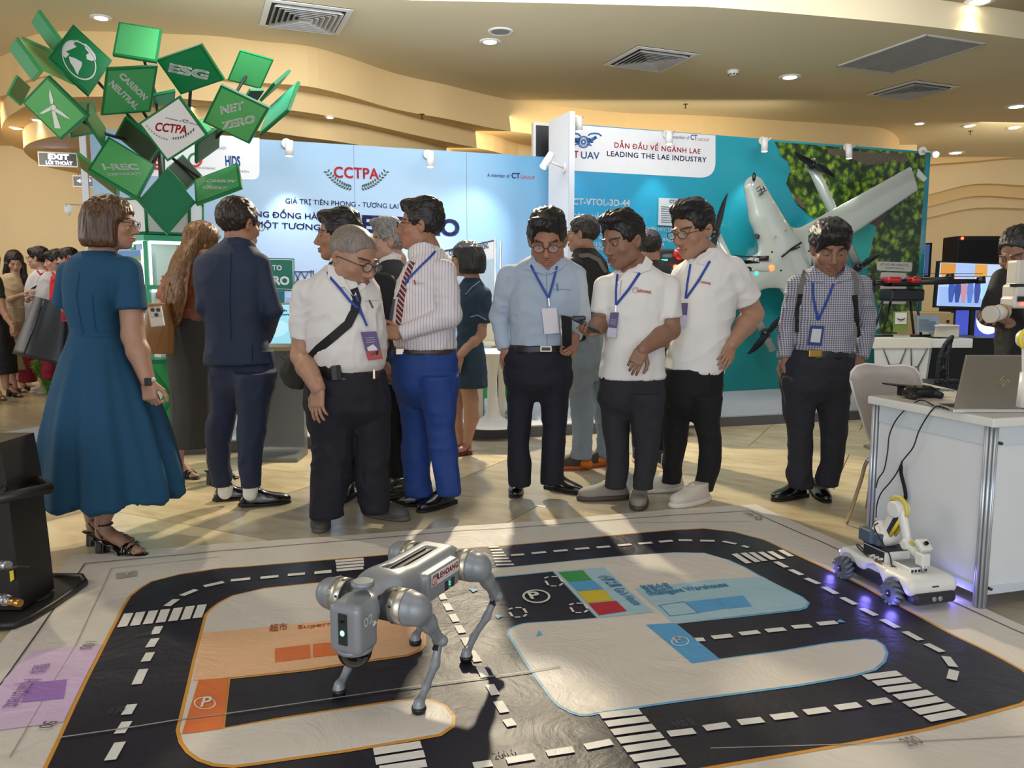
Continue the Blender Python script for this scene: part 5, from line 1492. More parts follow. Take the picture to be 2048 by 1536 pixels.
 # TV, SPEAKERS, MESH CHAIR
TVY=8.8
tvc=[P(u,v,TVY)for u,v in((1877,522),(2052,528),(2048,620),(1869,615))]
r=empty('television',(P(1960,615,TVY).x,TVY+.1,0),'flat television on a black stand showing a group of people in a hall','television')
cen=sum(tvc,Vector())/4
MB().poly(tvc,thick=(0,.05,0)).build('case',black_m,r)
def tv(s,t,o=.003):return(tvc[0]*(1-s)+tvc[1]*s)*(1-t)+(tvc[3]*(1-s)+tvc[2]*s)*t+Vector((0,-o,0))
def em(name,c,e=.75):return mat(name,c,.4,emit=c,estr=e)
scr=MB().poly([tv(.02,.03),tv(.98,.03),tv(.98,.96),tv(.02,.96)]).build('screen',em('tv_hall','#b9cbe8'),r)
def tvp(pts,c,n,o=.005):return MB().poly([tv(s,t,o)for s,t in pts]).build(n,em('tv_'+n+c[1:],c),scr)
tvp([(.03,.04),(.2,.04),(.2,.35),(.03,.30)],'#c98a3a','wall_patch');tvp([(.2,.04),(.42,.04),(.42,.36),(.2,.35)],'#9fb8e6','banner_patch');tvp([(.42,.04),(.56,.04),(.56,.3),(.42,.3)],'#d79a4a','wall_patch');tvp([(.03,.55),(.35,.5),(.6,.95),(.03,.95)],'#93b1e4','floor_patch',.004)
for i,(s,c)in enumerate(((.17,'#3a55a8'),(.24,'#33498f'),(.31,'#b98c9c'),(.38,'#5a78c8'),(.46,'#3a4f95'),(.54,'#9fd0e8'),(.62,'#7d9fe0'),(.70,'#c9a9c8'),(.78,'#6f8fd8'))):
 tvp([(s-.03,.42),(s+.03,.42),(s+.04,.62),(s+.02,.88),(s-.02,.88),(s-.035,.62)],c,'figure',.006)
 MB().poly([tv(s+.018*math.cos(a*math.pi/5),.36+.045*math.sin(a*math.pi/5),.007)for a in range(10)]).build('face',em('tv_face','#d9b8a8'),scr)
for u in(1908,1947):
 a_=P(u,620,TVY+.06);MB().box((a_.x,TVY+.08,a_.z/2),(.05,.04,a_.z),bevel=.004).build('stand_pole',black_m,r)
MB().box((P(1928,700,TVY).x,TVY+.1,.02),(.9,.5,.04),bevel=.01).build('stand_base',black_m,r)
lc=[P(u,v,9.3)for u,v in((1908,618),(2010,618),(2008,683),(1905,683))]
r=empty('floor_screen',(sum(lc,Vector())/4).xy.to_3d(),'blue lit screen low down behind the television stand','screen')
r.location.z=0
MB().poly(lc,thick=(0,.06,0)).build('case',black_m,r)
def lq(s,t,o):return(lc[0]*(1-s)+lc[1]*s)*(1-t)+(lc[3]*(1-s)+lc[2]*s)*t+Vector((0,-o,0))
sc2=MB().poly([lq(.03,.04,.003),lq(.97,.04,.003),lq(.97,.96,.003),lq(.03,.96,.003)]).build('screen',em('blue_screen','#4a58c8',.8),r)
MB().poly([lq(.68+.24*math.cos(a*math.pi/8),.36+.42*math.sin(a*math.pi/8),.006)for a in range(16)]).build('bright_disc',em('white_glow','#e6f0ff',1.2),sc2)
a_=lc[3];b_=lc[2]
MB().box(((a_.x+b_.x)/2,9.34,a_.z/2+.02),(b_.x-a_.x,.1,a_.z-.0),bevel=.005).build('cabinet',black_m,r)
sp=[P(u,v,9.9)for u,v in((1914,472),(2000,475),(1997,760),(1908,757))]
r=empty('tall_loudspeaker',((sp[0].x+sp[1].x)/2,10.0,0),'tall black loudspeaker with a small red light behind the television','speaker')
MB().box(((sp[0].x+sp[1].x)/2,10.05,sp[0].z/2),(sp[1].x-sp[0].x,.35,sp[0].z),bevel=.02).build('cabinet',mat('speaker_black','#1b1815',.7),r)
MB().box(((sp[0].x+sp[1].x)/2,9.868,sp[0].z-.3),(sp[1].x-sp[0].x-.04,.012,.5),bevel=.004).build('grille',mat('speaker_grille','#121110',.9,bump=.5,bscale=500),r)
MB().ball((sp[0].x+.05,9.87,sp[0].z-.03),.018,seg=10).build('red_light',led_r,r)
r=empty('flight_case',(P(1935,700,7.7).x,7.7,0),'large black case on the floor below the television, behind the laptop','case')
a_=P(1893,678,7.6);b_=P(1990,678,7.6)
MB().box(((a_.x+b_.x)/2,7.85,a_.z/2),(b_.x-a_.x,.5,a_.z),bevel=.01).build('body',mat('case_black','#101011',.6),r)
MB().box(((a_.x+b_.x)/2,7.85,a_.z+.006),(b_.x-a_.x+.01,.51,.012),bevel=.003).build('lid_edge',mat('case_trim','#4a4a4a',.4,.7),r)
CY=6.2
ch=lambda u,v,dy=0:P(u,v,CY+dy)
r=empty('openwork_chair',(ch(1890,760).x,CY,0),'black openwork chair back standing before the flight case','chair')
s_=SDF(.006)
s_.chain(catmull([ch(1904,674),ch(1890,690),ch(1880,715),ch(1876,745),ch(1874,765)],3),[.016]*13,k=.005)
s_.chain(catmull([ch(1904,674),ch(1897,700),ch(1884,712)],3),[.012]*7,k=.01);s_.chain(catmull([ch(1899,690),ch(1893,715),ch(1892,738),ch(1893,765)],3),[.016]*10,k=.01)
s_.chain(catmull([ch(1884,712),ch(1892,718)],2),[.014]*3,k=.01);s_.chain([ch(1878,743),ch(1886,736),ch(1893,742)],[.014]*3,k=.01);s_.chain([ch(1874,765),ch(1893,766),ch(1925,764)],[.02]*3,k=.01)
obj('back_frame',s_.mesh(),black_m,r)
zseat=ch(1900,768).z
MB().box((ch(1905,768).x,CY+.15,zseat-.02),(.42,.4,.05),bevel=.015).build('seat',black_m,r)
for dx in(-.16,.16):
 for dy in(0,.3):
  MB().tube([(ch(1905,768).x+dx,CY+dy,zseat-.03),(ch(1905,768).x+dx*1.2,CY+dy,0)],.014,8).build('leg',black_m,r)
a_=P(1860,790,5.2)
r=empty('vented_bench',(a_.x,5.2,0),'pale slotted bench top behind the desk, left of the game controller','bench')
xa,xb=P(1836,780,5.2).x,P(1930,780,5.2).x;zv=P(1860,782,5.2).z
MB().box(((xa+xb)/2,5.5,zv-.03),(xb-xa,.75,.05),bevel=.01).build('bench_top',mat('bench_pale','#b7afa0',.6),r)
for k in range(7):
 MB().box((xa+.06+k*.035,5.28,zv-.003),(.012,.16,.004),rotz(.5)).build('slot',tg,r)
for dx in(xa+.04,xb-.04):
 MB().box((dx,5.5,(zv-.05)/2),(.04,.6,zv-.05)).build('leg',white_m,r)
 # STANDING SIGN, TULIP TABLE, STOOL
SY=7.3
q4=[P(u,v,y)for u,v,y in((880,504,7.05),(987,481,SY),(987,610,SY),(880,620,7.05))]
r=empty('standing_sign',(q4[2].x,SY,0.1),'framed sign board on twin steel poles beside the woman in denim','sign')
nb=(q4[1]-q4[0]).cross(q4[3]-q4[0]).normalized()
if nb.y>0:nb=-nb
MB().poly(q4,thick=-nb*.012).build('board',mat('board_blue','#b9cfdf',.4),r)
MB().poly([q4[0]+nb*.002,q4[1]+nb*.002,q4[1]*.72+q4[2]*.28+nb*.002,q4[0]*.72+q4[3]*.28+nb*.002]).build('header_print',mat('board_white','#e4e6ec',.5),r)
MB().tube([q4[0],q4[1]],.008,6).build('frame_bar',truss,r)
for(u,vt)in((990,477),(1001,483)):
 a_=P(u,vt,SY);MB().tube([a_,(a_.x,SY,.1)],.012,10).build('pole',steel_m,r)
MB().box((q4[1].x+.04,SY,.112),(.3,.25,.02),bevel=.004).build('foot_plate',steel_m,r)
tt=[onplane(u,v,q4[0]+nb*.004,nb)for u,v in((962,499.5),(977.5,496),(899,511.5),(909,509))]
lettering('ĐỒNG',tt[0],tt[1],UP,navy_p,r,.03,caph=.045);lettering('CỘ',tt[2],tt[3],UP,navy_p,r,.03,caph=.04)
UY=6.75
b0=P(985,850,UY);b0 .z=.1
r=empty('tulip_table',b0,'white pedestal table with a flared round foot behind the woman in denim','table')
MB().lathe(b0,[(.24,0),(.235,.008),(.15,.03),(.07,.085),(.045,.18),(.04,.4),(.06,.60),(.07,.62)],28).build('pedestal',white_m,r)
MB().lathe(b0+UP*.62,[(.0,0),(.33,.0),(.345,.012),(.345,.022),(.0,.024)],32).build('table_top',white_m,r)
r=empty('counter_stand',(P(978,700,7.1).x,7.1,.1),'cream counter stand with printed notices between the denim dress and the blue shirt','stand')
zz=P(978,683,7.1).z;z2=P(978,640,7.1).z;xa,xb=P(950,690,7.1).x,P(1012,690,7.1).x
MB().box(((xa+xb)/2,7.25,zz-.02),(xb-xa,.35,.04),bevel=.006).build('counter_top',mat('stand_cream','#d8cfb8',.6),r)
MB().box(((xa+xb)/2,7.12,(zz+z2)/2),(xb-xa-.02,.02,z2-zz),bevel=.003).build('notice_board',mat('notice_grey','#b9b3a4',.6),r)
MB().box((xa+.04,7.25,(zz-.04+.1)/2),(.06,.3,zz-.04-.1),bevel=.004,taper=None).build('leg',mat('stand_cream','#d8cfb8',.6),r)
MB().box((xb-.04,7.25,(zz-.04+.1)/2),(.06,.3,zz-.04-.1),bevel=.004).build('leg',mat('stand_cream','#d8cfb8',.6),r)
MB().box((P(997,700,7.1).x,7.2,P(997,702,7.1).z),(.13,.01,.22)).build('white_sheet',white_m,r)
r=empty('brown_stool',(P(992,760,6.85).x,7.25,.1),'black metal stool with a round brown seat behind the blue shirted man','stool')
zs=P(992,728,6.7).z
c_=Vector((P(998,728,7.35).x+.1,7.35,zs))
s_=MB();s_.box(c_,(.36,.36,.03),bevel=.012);s_.build('seat',mat('wood_brown','#7b4f3a',.35),r)
MB().box(c_-UP*.04,(.31,.31,.05),bevel=.006).build('apron',black_m,r)
for dx in(-.12,.13):
 for dy in(-.12,.12):
  MB().frustum(c_+Vector((dx,dy,-.05)),(c_.x+dx*1.15,c_.y+dy*1.15,.1),.03,.012,10).build('leg',black_m,r)
  # DESK
DN=Vector((1.845,3.035,0));DH=.765
dsk=empty('white_desk',DN+MD*.55+MN*.31,'white panelled desk with aluminium posts carrying the laptop','desk')
Rd=frame(MD,MN,UP)
pan=mat('desk_panel','#dfe3e4',.45);rail=mat('desk_rail','#cfd8dd',.4);alu=mat('aluminium','#c8ced4',.3,.6);top_m=mat('desk_top','#cfc9be',.35);tedge=mat('desk_edge','#e2e2da',.4)
def dp(a,b,z):return DN+MD*a+MN*b+UP*z
MB().box(dp(.60,.31,DH-.018),(1.26,.69,.034),Rd,bevel=.006).build('desk_top',tedge,dsk)
MB().box(dp(.60,.31,DH),(1.25,.68,.004),Rd).build('top_laminate',top_m,dsk)
for(a,b)in((0,0),(0,.62),(1.2,0),(1.2,.62)):
 mb=MB();h0=0.008 if b==0 else 0.002
 mb.box(dp(a,b,(DH-.036+h0)/2),(.022,.022,DH-.036-h0),Rd,bevel=.002)
 for k in range(8):
  t=k*math.pi/4;mb.frustum(dp(a+.019*math.cos(t),b+.019*math.sin(t),h0),dp(a+.019*math.cos(t),b+.019*math.sin(t),DH-.036),.0055,.0055,8)
 mb.build('corner_post',alu,dsk)
MB().box(dp(0,.31,.39),(.008,.575,.60),Rd).build('side_panel',pan,dsk)
MB().box(dp(-.002,.31,DH-.075),(.018,.575,.075),Rd,bevel=.002).build('top_rail',rail,dsk);MB().box(dp(-.002,.31,.075),(.018,.575,.035),Rd,bevel=.002).build('bottom_rail',rail,dsk)
MB().box(dp(.6,0,.39),(1.155,.008,.60),Rd).build('front_panel',pan,dsk)
MB().box(dp(.6,-.002,DH-.075),(1.155,.018,.075),Rd,bevel=.002).build('top_rail',rail,dsk);MB().box(dp(.6,-.002,.075),(1.155,.018,.035),Rd,bevel=.002).build('bottom_rail',rail,dsk)
MB().box(dp(.6,.62,.39),(1.155,.008,.60),Rd).build('back_panel',pan,dsk)
for z in(DH-.1,.085):
 MB().frustum(dp(.027,-.012,z),dp(.027,-.026,z),.006,.006,10).build('bolt',dark_m,dsk)
lh=DH+.006
H0=G(1907,818,lh+.01);H1d=(G(2046,823,lh)-H0);H1d.z=0;hd=H1d.normalized()
bd=(G(1813,797,lh+.01)-H0);bd.z=0;bd=(bd-hd*bd.dot(hd)).normalized()
H0=G(1907,817,lh+.014);H0 .z=lh+.014
lw,ld=.34,.235
lap=empty('laptop',H0+hd*lw/2+bd*ld/2,'silver laptop open on the white desk, seen from behind','laptop')
lap.location.z=lh-.004
silver=mat('laptop_silver','#9b968d',.35,.7);silver_e=mat('laptop_edge','#d7d7d3',.3,.6)
Rl=frame(hd,bd,hd.cross(bd))
if hd.cross(bd).z<0:Rl=frame(hd,bd,UP)
MB().box(H0+hd*lw/2+bd*ld/2-UP*.010,(lw,ld,.014),Rl,bevel=.003).build('base',silver_e,lap)
MB().box(H0+hd*lw/2+bd*ld*.42-UP*.0022,(lw*.88,ld*.42,.002),Rl).build('keyboard',mat('keys_dark','#3b3835',.6),lap)
LT=P(1940,706,(H0-bd*.07).y);ud=(LT-H0);ud=ud-hd*ud.dot(hd);ud=ud.normalized()if ud.length>0 else UP
ud=(UP*.96-bd*.27).normalized()
Lh=.225
nl=hd.cross(ud).normalized()
if nl.y>0:nl=-nl
MB().box(H0+hd*lw/2+ud*Lh/2,(lw,Lh,.007),frame(hd,ud,hd.cross(ud)),bevel=.003).build('lid',silver,lap)
MB().box(H0+hd*lw/2+ud*Lh/2-nl*.004,(lw*.94,Lh*.9,.001),frame(hd,ud,hd.cross(ud))).build('display',black_m,lap)
lid_c=H0+hd*lw/2+ud*Lh/2+nl*.0045
xd=hd if hd.x>0 else-hd
gold=mat('logo_pale_gold','#cdb58c',.3,.5)
mb=MB()
for(x,y0,y1)in((-.020,-.012,.028),(-.008,-.012,.010),(.004,-.028,.010),(.016,-.012,.010)):
 mb.tube([lid_c+xd*(x+y0*.45)+ud*y0,lid_c+xd*(x+y1*.45)+ud*y1],.0016,4,flat=(nl,.3))
mb.tube([lid_c+xd*-.010+ud*.010,lid_c+xd*-.003+ud*.010],.0014,4);mb.tube([lid_c+xd*.009+ud*.010,lid_c+xd*.0205+ud*.010],.0014,4);mb.tube([lid_c+xd*-.001+ud*-.012,lid_c+xd*.010+ud*-.012],.0014,4)
mb.build('lid_logo',gold,lap)
for k,t in enumerate((.3,.42)):
 q=H0+bd*ld*t-UP*.009-hd*.001
 MB().box(q,(.003,.012,.005),Rl).build('port',black_m,lap)
cab=mat('cable_black','#0e0e10',.5)
def onside(u,v,o=-.02):return onplane(u,v,DN+MD*o,MD)
def cable(pts,rad,label,name='cable'):
 c=catmull(pts,6);m_=len(c)//2
 mb=MB();mb.tube(c,rad,8);o=mb.build(name,cab);tag(o,label,'cable');return o
p0=H0+bd*ld*.62-UP*.009-hd*.003
cable([p0,G(1838,801,lh+.008),onside(1800,830,-.03),onside(1780,866,-.035),onside(1775,905,-.04),onside(1768,940,-.045),onside(1757,957,-.05),onside(1752,975,-.03)],.0028,'thin black cable from the laptop hanging over the far left edge of the desk')
cable([H0+bd*ld*.12-UP*.009-hd*.003,G(1875,812,lh+.008),onside(1858,828,-.03),onside(1838,862,-.035),onside(1826,895,-.04),onside(1805,922,-.045),onside(1794,945,-.05),onside(1780,965,-.05),onside(1763,985,-.05),onside(1754,1008,-.05),onside(1752,1035,-.04)],.0028,'thin black cable from the laptop hanging down to the wheeled robot')
b=MB();b.tube(catmull([onside(1804,922,-.03),onside(1802,945,-.025),onside(1809,975,-.02),onside(1811,995,-.02),onside(1803,1008,-.02),onside(1790,1012,-.02)],5),[.004]*3+[.008]*17+[.005]*5+[.002],8)
o=b.build('cable_wrap',mat('fabric_black','#101013',.9));tag(o,'black fabric cable strap hanging against the side of the desk','strap')
s_=SDF(.004);gc_=dp(.13,.52,DH+.03)
s_.ell(gc_+MD*-.045,(.032,.032,.024),k=.0);s_.ell(gc_+MD*.045,(.032,.032,.024),k=.03);s_.box(gc_+UP*.004,(.05,.03,.016),Rd,rnd=.012,k=.02)
s_.cone(gc_+MD*-.055,gc_+MD*-.07-MN*.05-UP*.012,.02,.016,k=.02);s_.cone(gc_+MD*.055,gc_+MD*.07-MN*.05-UP*.012,.02,.016,k=.02)
r=empty('game_controller',gc_-UP*.03,'black game controller on the desk behind the laptop','controller')
obj('shell',s_.mesh(),mat('pad_black','#1a1b1e',.35),r)
for dx in(-.025,.025):
 MB().frustum(gc_+MD*dx+UP*.016,gc_+MD*dx+UP*.03,.006,.008,12).build('thumb_stick',black_m,r)
r=empty('black_tray',dp(.28,.55,DH),'flat black tray at the back edge of the desk, behind the controller','tray')
MB().box(dp(.16,.60,DH+.045),(.24,.10,.008),Rd@Matrix.Rotation(.1,3,'Y'),bevel=.003).build('plate',black_m,r);MB().box(dp(.16,.60,DH+.022),(.10,.06,.04),Rd).build('foot',black_m,r)
r=empty('leather_wallet',dp(.25,.10,DH+.01),'black leather pouch at the right edge of the desk beside the laptop','pouch')
s_=SDF(.004);s_.box(dp(.27,.075,DH+.017),(.07,.05,.014),Rd,rnd=.012,k=0);obj('body',s_.mesh(),mat('leather_black','#17181c',.35),r)
# WHITE SHELL CHAIR
cw_=mat('chair_shell','#b7ada4',.4);rimw=mat('chair_rim','#dedbd4',.4)
CYc=4.02
out=[(1701,760),(1703,744),(1712,733),(1730,728),(1752,730),(1772,733),(1795,731),(1812,731),(1828,736),(1838,748),(1844,768),(1845,800),(1842,840),(1832,875),(1812,897),(1785,905),(1762,903),(1747,893),(1736,873),(1728,850),(1720,822),(1710,795)]
r=empty('shell_chair',P(1772,1040,4.2),'pale moulded shell chair with chrome legs behind the desk','chair');r.location.z=0
bm=bmesh.new()
def cdep(u,v):return CYc+.06*((u-1772)/70)**2*-1+.0009*max(0,v-730)*.9
vs=[bm.verts.new(P(u,v,cdep(u,v)))for u,v in out];cv=bm.verts.new(P(1775,815,cdep(1775,815)))
rings_=[vs]
for f_ in(.75,.5,.25):
 rg=[]
 for(u,v)in out:
  uu,vv=1775+(u-1775)*f_,815+(v-815)*f_
  rg.append(bm.verts.new(P(uu,vv,cdep(uu,vv))))
 rings_.append(rg)
n=len(out)
for a_,b_ in zip(rings_[:-1],rings_[1:]):
 for k in range(n):bm.faces.new((a_[k],a_[(k+1)%n],b_[(k+1)%n],b_[k]))
for k in range(n):bm.faces.new((rings_[-1][k],rings_[-1][(k+1)%n],cv))
for f in bm.faces:f.smooth=True
bmesh.ops.recalc_face_normals(bm,faces=bm.faces[:])
bmesh.ops.solidify(bm,geom=bm.faces[:],thickness=.009)
me=bpy.data.meshes.new('shell');bm.to_mesh(me);bm.free();obj('backrest',me,cw_,r)
MB().tube([P(u,v,cdep(u,v))for u,v in out+out[:1]],.0065,8).build('shell_rim',rimw,r)
sc_=P(1800,905,CYc+.22)
s_=SDF(.008);s_.box(sc_+Vector((.02,.02,-.005)),(.13,.19,.012),rnd=.01,k=0);s_.cone(P(1765,900,CYc+.03),P(1830,900,CYc+.03),.02,.02,k=.03);obj('seat',s_.mesh(),cw_,r)
chrome=mat('chrome','#c9c5bd',.12,1.0)
for(a_,b_,c_)in(((1768,906,.0),(1735,922,.03),(1693,1049,.15)),((1840,906,0),(1865,922,.03),(1890,1049,.15)),((1772,900,.4),(1750,915,.4),(1735,990,.46)),((1832,900,.4),(1850,915,.4),(1860,990,.46))):
 e_=P(c_[0],c_[1],CYc+c_[2]);e_.z=.008
 MB().tube(catmull([P(a_[0],a_[1],CYc+a_[2]),P(b_[0],b_[1],CYc+b_[2]),P((b_[0]*2+c_[0])/3,(b_[1]*2+c_[1])/3,CYc+(b_[2]*2+c_[2])/3),e_],4),.0095,10).build('leg',chrome,r)
 # BLACK STAND AT THE LEFT EDGE
ls=mat('stand_black','#1b1917',.45);lsy=2.95
r=empty('equipment_stand',(P(0,1240,2.9).x,2.95,0),'tapered black equipment stand with trays at the left edge','stand')
prof_=[(-2,886),(6,925),(13,960),(22,1040),(31,1110),(37,1160),(43,1212)]
pts=[P(u,v,lsy)for u,v in prof_];pts[-1].z=.03
lft=[Vector((p.x-.26-.02*i,p.y,p.z))for i,p in enumerate(pts)]
MB().poly(pts+lft[::-1],thick=(0,.22,0)).build('column',ls,r)
for(o4,z0,hh_)in(([(14,966),(68,959),(71,962),(68,976),(24,1004)],None,.02),):
 q_=[P(u,v,lsy-.05+.004*i)for i,(u,v)in enumerate([(14,985),(68,975)])]
tz=P(40,985,lsy-.02).z
MB().poly([(P(18,985,2.9).x,2.83,tz-.02),(P(69,970,2.9).x,3.0,tz-.02),(P(71,960,3.1).x,3.12,tz-.02),(P(18,960,3.1).x,3.12,tz-.02)],thick=(0,0,.012)).build('upper_tray',ls,r)
ut=[Vector((P(18,985,2.9).x,2.83,tz)),Vector((P(69,970,2.9).x,3.0,tz)),Vector((P(71,960,3.1).x,3.12,tz)),Vector((P(18,960,3.1).x,3.12,tz))]
MB().tube(ut+ut[:1],.014,6,flat=(UP,1.6)).build('tray_lip',ls,r)
lt=[G(-30,1250,.03),G(28,1246,.03),G(60,1234,.03),G(110,1203,.03),G(171,1161,.03),G(164,1150,.03),G(90,1149,.03),G(72,1158,.03),G(46,1166,.03),G(-30,1170,.03)]
MB().poly([(p.x,p.y,.004)for p in lt],thick=(0,0,.018)).build('floor_tray',mat('tray_black','#24221f',.5),r)
MB().tube([(p.x,p.y,.022)for p in lt],.011,8,flat=(UP,1.4)).build('tray_lip',ls,r)
c_=G(75,1195,.023);MB().lathe(c_,[(.045,0),(.045,.003)],20).build('round_pad',mat('pad_grey','#3a3732',.6),r)
brs=mat('brass_fitting','#b98a4a',.25,.9)
a_=P(2,1197,2.86);MB().frustum(a_,a_+Vector((.035,-.02,0)),.022,.022,6).frustum(a_+Vector((.03,-.02,0)),a_+Vector((.055,-.03,0)),.016,.016,12).build('steel_fitting',steel_m,r)
MB().frustum(a_+Vector((.055,-.03,0)),a_+Vector((.10,-.045,.0)),.018,.014,12).build('brass_fitting',brs,r)
a_=P(-4,1128,2.86);MB().frustum(a_,a_+Vector((.05,-.02,0)),.016,.018,12).build('steel_fitting',steel_m,r)
MB().tube(catmull([P(-5,1140,2.84),P(20,1138,2.82),P(38,1133,2.8),P(60,1133,2.8)],4),.005,6).build('hose',ls,r)
MB().poly([P(20,1142,2.94),P(27,1140,2.94),P(29,1158,2.94),P(22,1163,2.94)],thick=(0,-.004,0)).build('yellow_label',mat('label_yellow','#e3c531',.5),r)
# ROBOT DOG
class Loc:
 """local frame: x forward, y left, z up"""
 def __init__(s,o,fwd):
  f=Vector((fwd[0],fwd[1],0)).normalized();l=Vector((-f.y,f.x,0))
  s.R=Matrix((f,l,UP)).transposed();s.o=Vector(o);s.M=Matrix.Translation(s.o)@s.R.to_4x4()
 def __call__(s,x,y,z):return s.o+s.R@Vector((x,y,z))
 def mb(s,mb,name,m,parent,**k):
  for v in mb.bm.verts:v.co=s.o+s.R@v.co
  return mb.build(name,m,parent,**k)
 def sdf(s,f,name,m,parent,smooth=0):
  return obj(name,f.mesh(M=s.M,smooth=smooth),m,parent)
dg_m=mat('dog_grey','#8b9095',.42,.25);dgl=mat('dog_band_silver','#c9c4b4',.3,.75);dgd=mat('dog_dark','#23262a',.5);dblk=mat('dome_black','#050507',.06,coat=.8)
D=Loc((-0.335,2.455,0),(-0.42,-0.905))
dog=empty('robot_dog',D.o,'grey four legged robot dog numbered 02 standing on the road mat','robot')
s_=SDF(.005)
s_.box((-.03,0,.335),(.20,.088,.052),rnd=.03,k=0);s_.box((-.03,0,.368),(.18,.065,.030),rnd=.02,k=.02)
s_.cone((.12,0,.345),(.235,0,.335),.085,.060,k=.03,flat=((0,0,1),.75));s_.box((.283,0,.298),(.050,.054,.074),rnd=.020,k=.02)
s_.box((-.05,.098,.335),(.10,.012,.045),rnd=.01,k=.02)
s_.box((-.02,0,.405),(.13,.022,.014),rnd=.006,k=.004,op='sub')
D.sdf(s_,'body',dg_m,dog,1)
b_=MB();b_.box((-.02,.012,.395),(.22,.012,.008));b_.box((-.02,-.014,.394),(.24,.006,.006));D.mb(b_,'back_rail',dgd,dog)
b_=MB();b_.lathe((.235,0,.398),[(.034,0),(.034,.010),(.028,.014)],22);D.mb(b_,'neck_button',dg_m,dog)
b_=MB();b_.ball((.280,0,.222),(.051,.051,.052),seg=24);D.mb(b_,'sensor_dome',dblk,dog)
b_=MB();b_.lathe((.280,0,.220),[(.051,0),(.054,.006),(.054,.014)],26);D.mb(b_,'dome_collar',dg_m,dog)
b_=MB();b_.box((.3335,0,.302),(.006,.030,.092),bevel=.0025);D.mb(b_,'face_plate',dgd,dog)
b_=MB();b_.frustum((.335,0,.333),(.339,0,.333),.011,.010,16);D.mb(b_,'camera_lens',dblk,dog)
b_=MB();b_.ball((.337,0,.292),(.003,.0075,.0085),seg=12);D.mb(b_,'headlamp',mat('lamp_mint','#b0ffd8',.5,emit='#70ffc0',estr=3),dog)
feet={('f',1):(.179,.150),('f',-1):(.192,-.129),('r',1):(-.172,.120),('r',-1):(-.206,-.100)}
for(e,sd),(fx,fy)in feet.items():
 hx_=.19 if e=='f' else-.20;hz=.335
 kx=hx_-.135;kz=.185
 name='leg'
 s_=SDF(.005);s_.cone((hx_,.055*sd,hz),(hx_,.085*sd,hz),.048,.050,k=0,capa=True,capb=True)
 s_.box((hx_,.045*sd,hz),(.045,.02,.035),rnd=.012,k=.01)
 o=D.sdf(s_,'hip_housing',dgd,dog)
 b_=MB();b_.frustum((hx_,.085*sd,hz),(hx_,.125*sd,hz),.053,.053,28);D.mb(b_,'motor_band',dgl,dog)
 b_=MB()
 for k in range(6):
  a=k*math.pi/3+.3;b_.box((hx_+.0515*math.cos(a),.094*sd,hz+.0515*math.sin(a)),(.006,.008,.006))
 D.mb(b_,'bolt',dgd,dog)
 s_=SDF(.0045)
 s_.cone((hx_,.124*sd,hz),(hx_,.150*sd,hz),.055,.046,k=0,capa=True);s_.cone((hx_,.150*sd,hz),(hx_-.02,.158*sd,hz-.01),.030,.028,k=.015)
 s_.chain([(hx_-.005,.150*sd,hz-.008),(hx_-.07,.152*sd,hz-.070),(kx,.150*sd,kz)],[.036,.024,.017],k=.02,flat=((0,1,0),.8))
 s_.cone((kx,.143*sd,kz),(kx,.160*sd,kz),.018,.018,k=.006)
 D.sdf(s_,'thigh',dg_m,dog)
 s_=SDF(.004)
 mx_=kx*.45+fx*.55-.012
 s_.chain([(kx+.002,.148*sd,kz-.006),(kx*.7+fx*.3-.012,(.148*sd+fy)/2,kz*.65),(kx*.3+fx*.7-.006,fy,.075),(fx,fy,.035)],[.014,.0145,.012,.015],k=.012,flat=((0,1,0),.85))
 s_.cone((fx,fy,.045),(fx,fy,.028),.014,.020,k=.01)
 D.sdf(s_,'shin',dg_m,dog)
 b_=MB();b_.box((kx+.012,.148*sd,kz-.016),(.02,.016,.028),Matrix.Rotation(-.8,3,'Y'));D.mb(b_,'knee_joint',dgd,dog)
 h0=.009
 b_=MB();b_.lathe((fx,fy,h0),[(.012,0),(.020,.006),(.0225,.016),(.021,.024)],20);D.mb(b_,'rubber_foot',black_m,dog)
yl=.1115
b_=MB();b_.poly([(.035,yl,.338),(-.140,yl,.338),(-.140,yl,.378),(.035,yl,.378)][::-1])
lab_o=D.mb(b_,'logo_sticker',mat('sticker_white','#e9e4de',.4),dog)
def dl(x,z,o=.0008):return D(x,yl+o,z)
rd=mat('sticker_red','#a8202c',.5)
lettering('LEHOANG',dl(-.005,.352),dl(-.135,.352),UP,rd,lab_o,.05,caph=.018,spacing=1.1)
lettering('CCTV • NETWORKING • AI ROBOTICS',dl(-.010,.343),dl(-.133,.343),UP,grey_p,lab_o,caph=.0045)
b_=MB()
for q in(((.030,.345),(.002,.345)),((.030,.365),(.002,.365)),((.030,.345),(.030,.365)),((.002,.345),(.002,.365))):b_.tube([(q[0][0],yl+.0008,q[0][1]),(q[1][0],yl+.0008,q[1][1])],.0011,4)
for k in range(12):
 a=k*math.pi/6;a2=a+math.pi/6
 b_.tube([(.016+.0055*math.cos(a),yl+.0008,.355+.0055*math.sin(a)),(.016+.0055*math.cos(a2),yl+.0008,.355+.0055*math.sin(a2))],.0009,4)
D.mb(b_,'logo_mark',rd,lab_o)
b_=MB()
for k in range(2):
 b_.tube([(.026,yl+.0008,.368+k*.0035),(-.002-k*.001,yl+.0008,.368+k*.0035),(-.002-k*.001,yl+.0008,.355)],.0009,4)
for k in range(3):b_.ball((.026-k*.010,yl+.0008,.3415),(.0022,.0006,.0022),seg=8)
D.mb(b_,'logo_mark',navy_p,lab_o)
for x in(-.060,-.100):
 b_=MB();b_.box((x,yl+.0005,.312),(.018,.003,.030),bevel=.001);D.mb(b_,'port',dgd,dog)
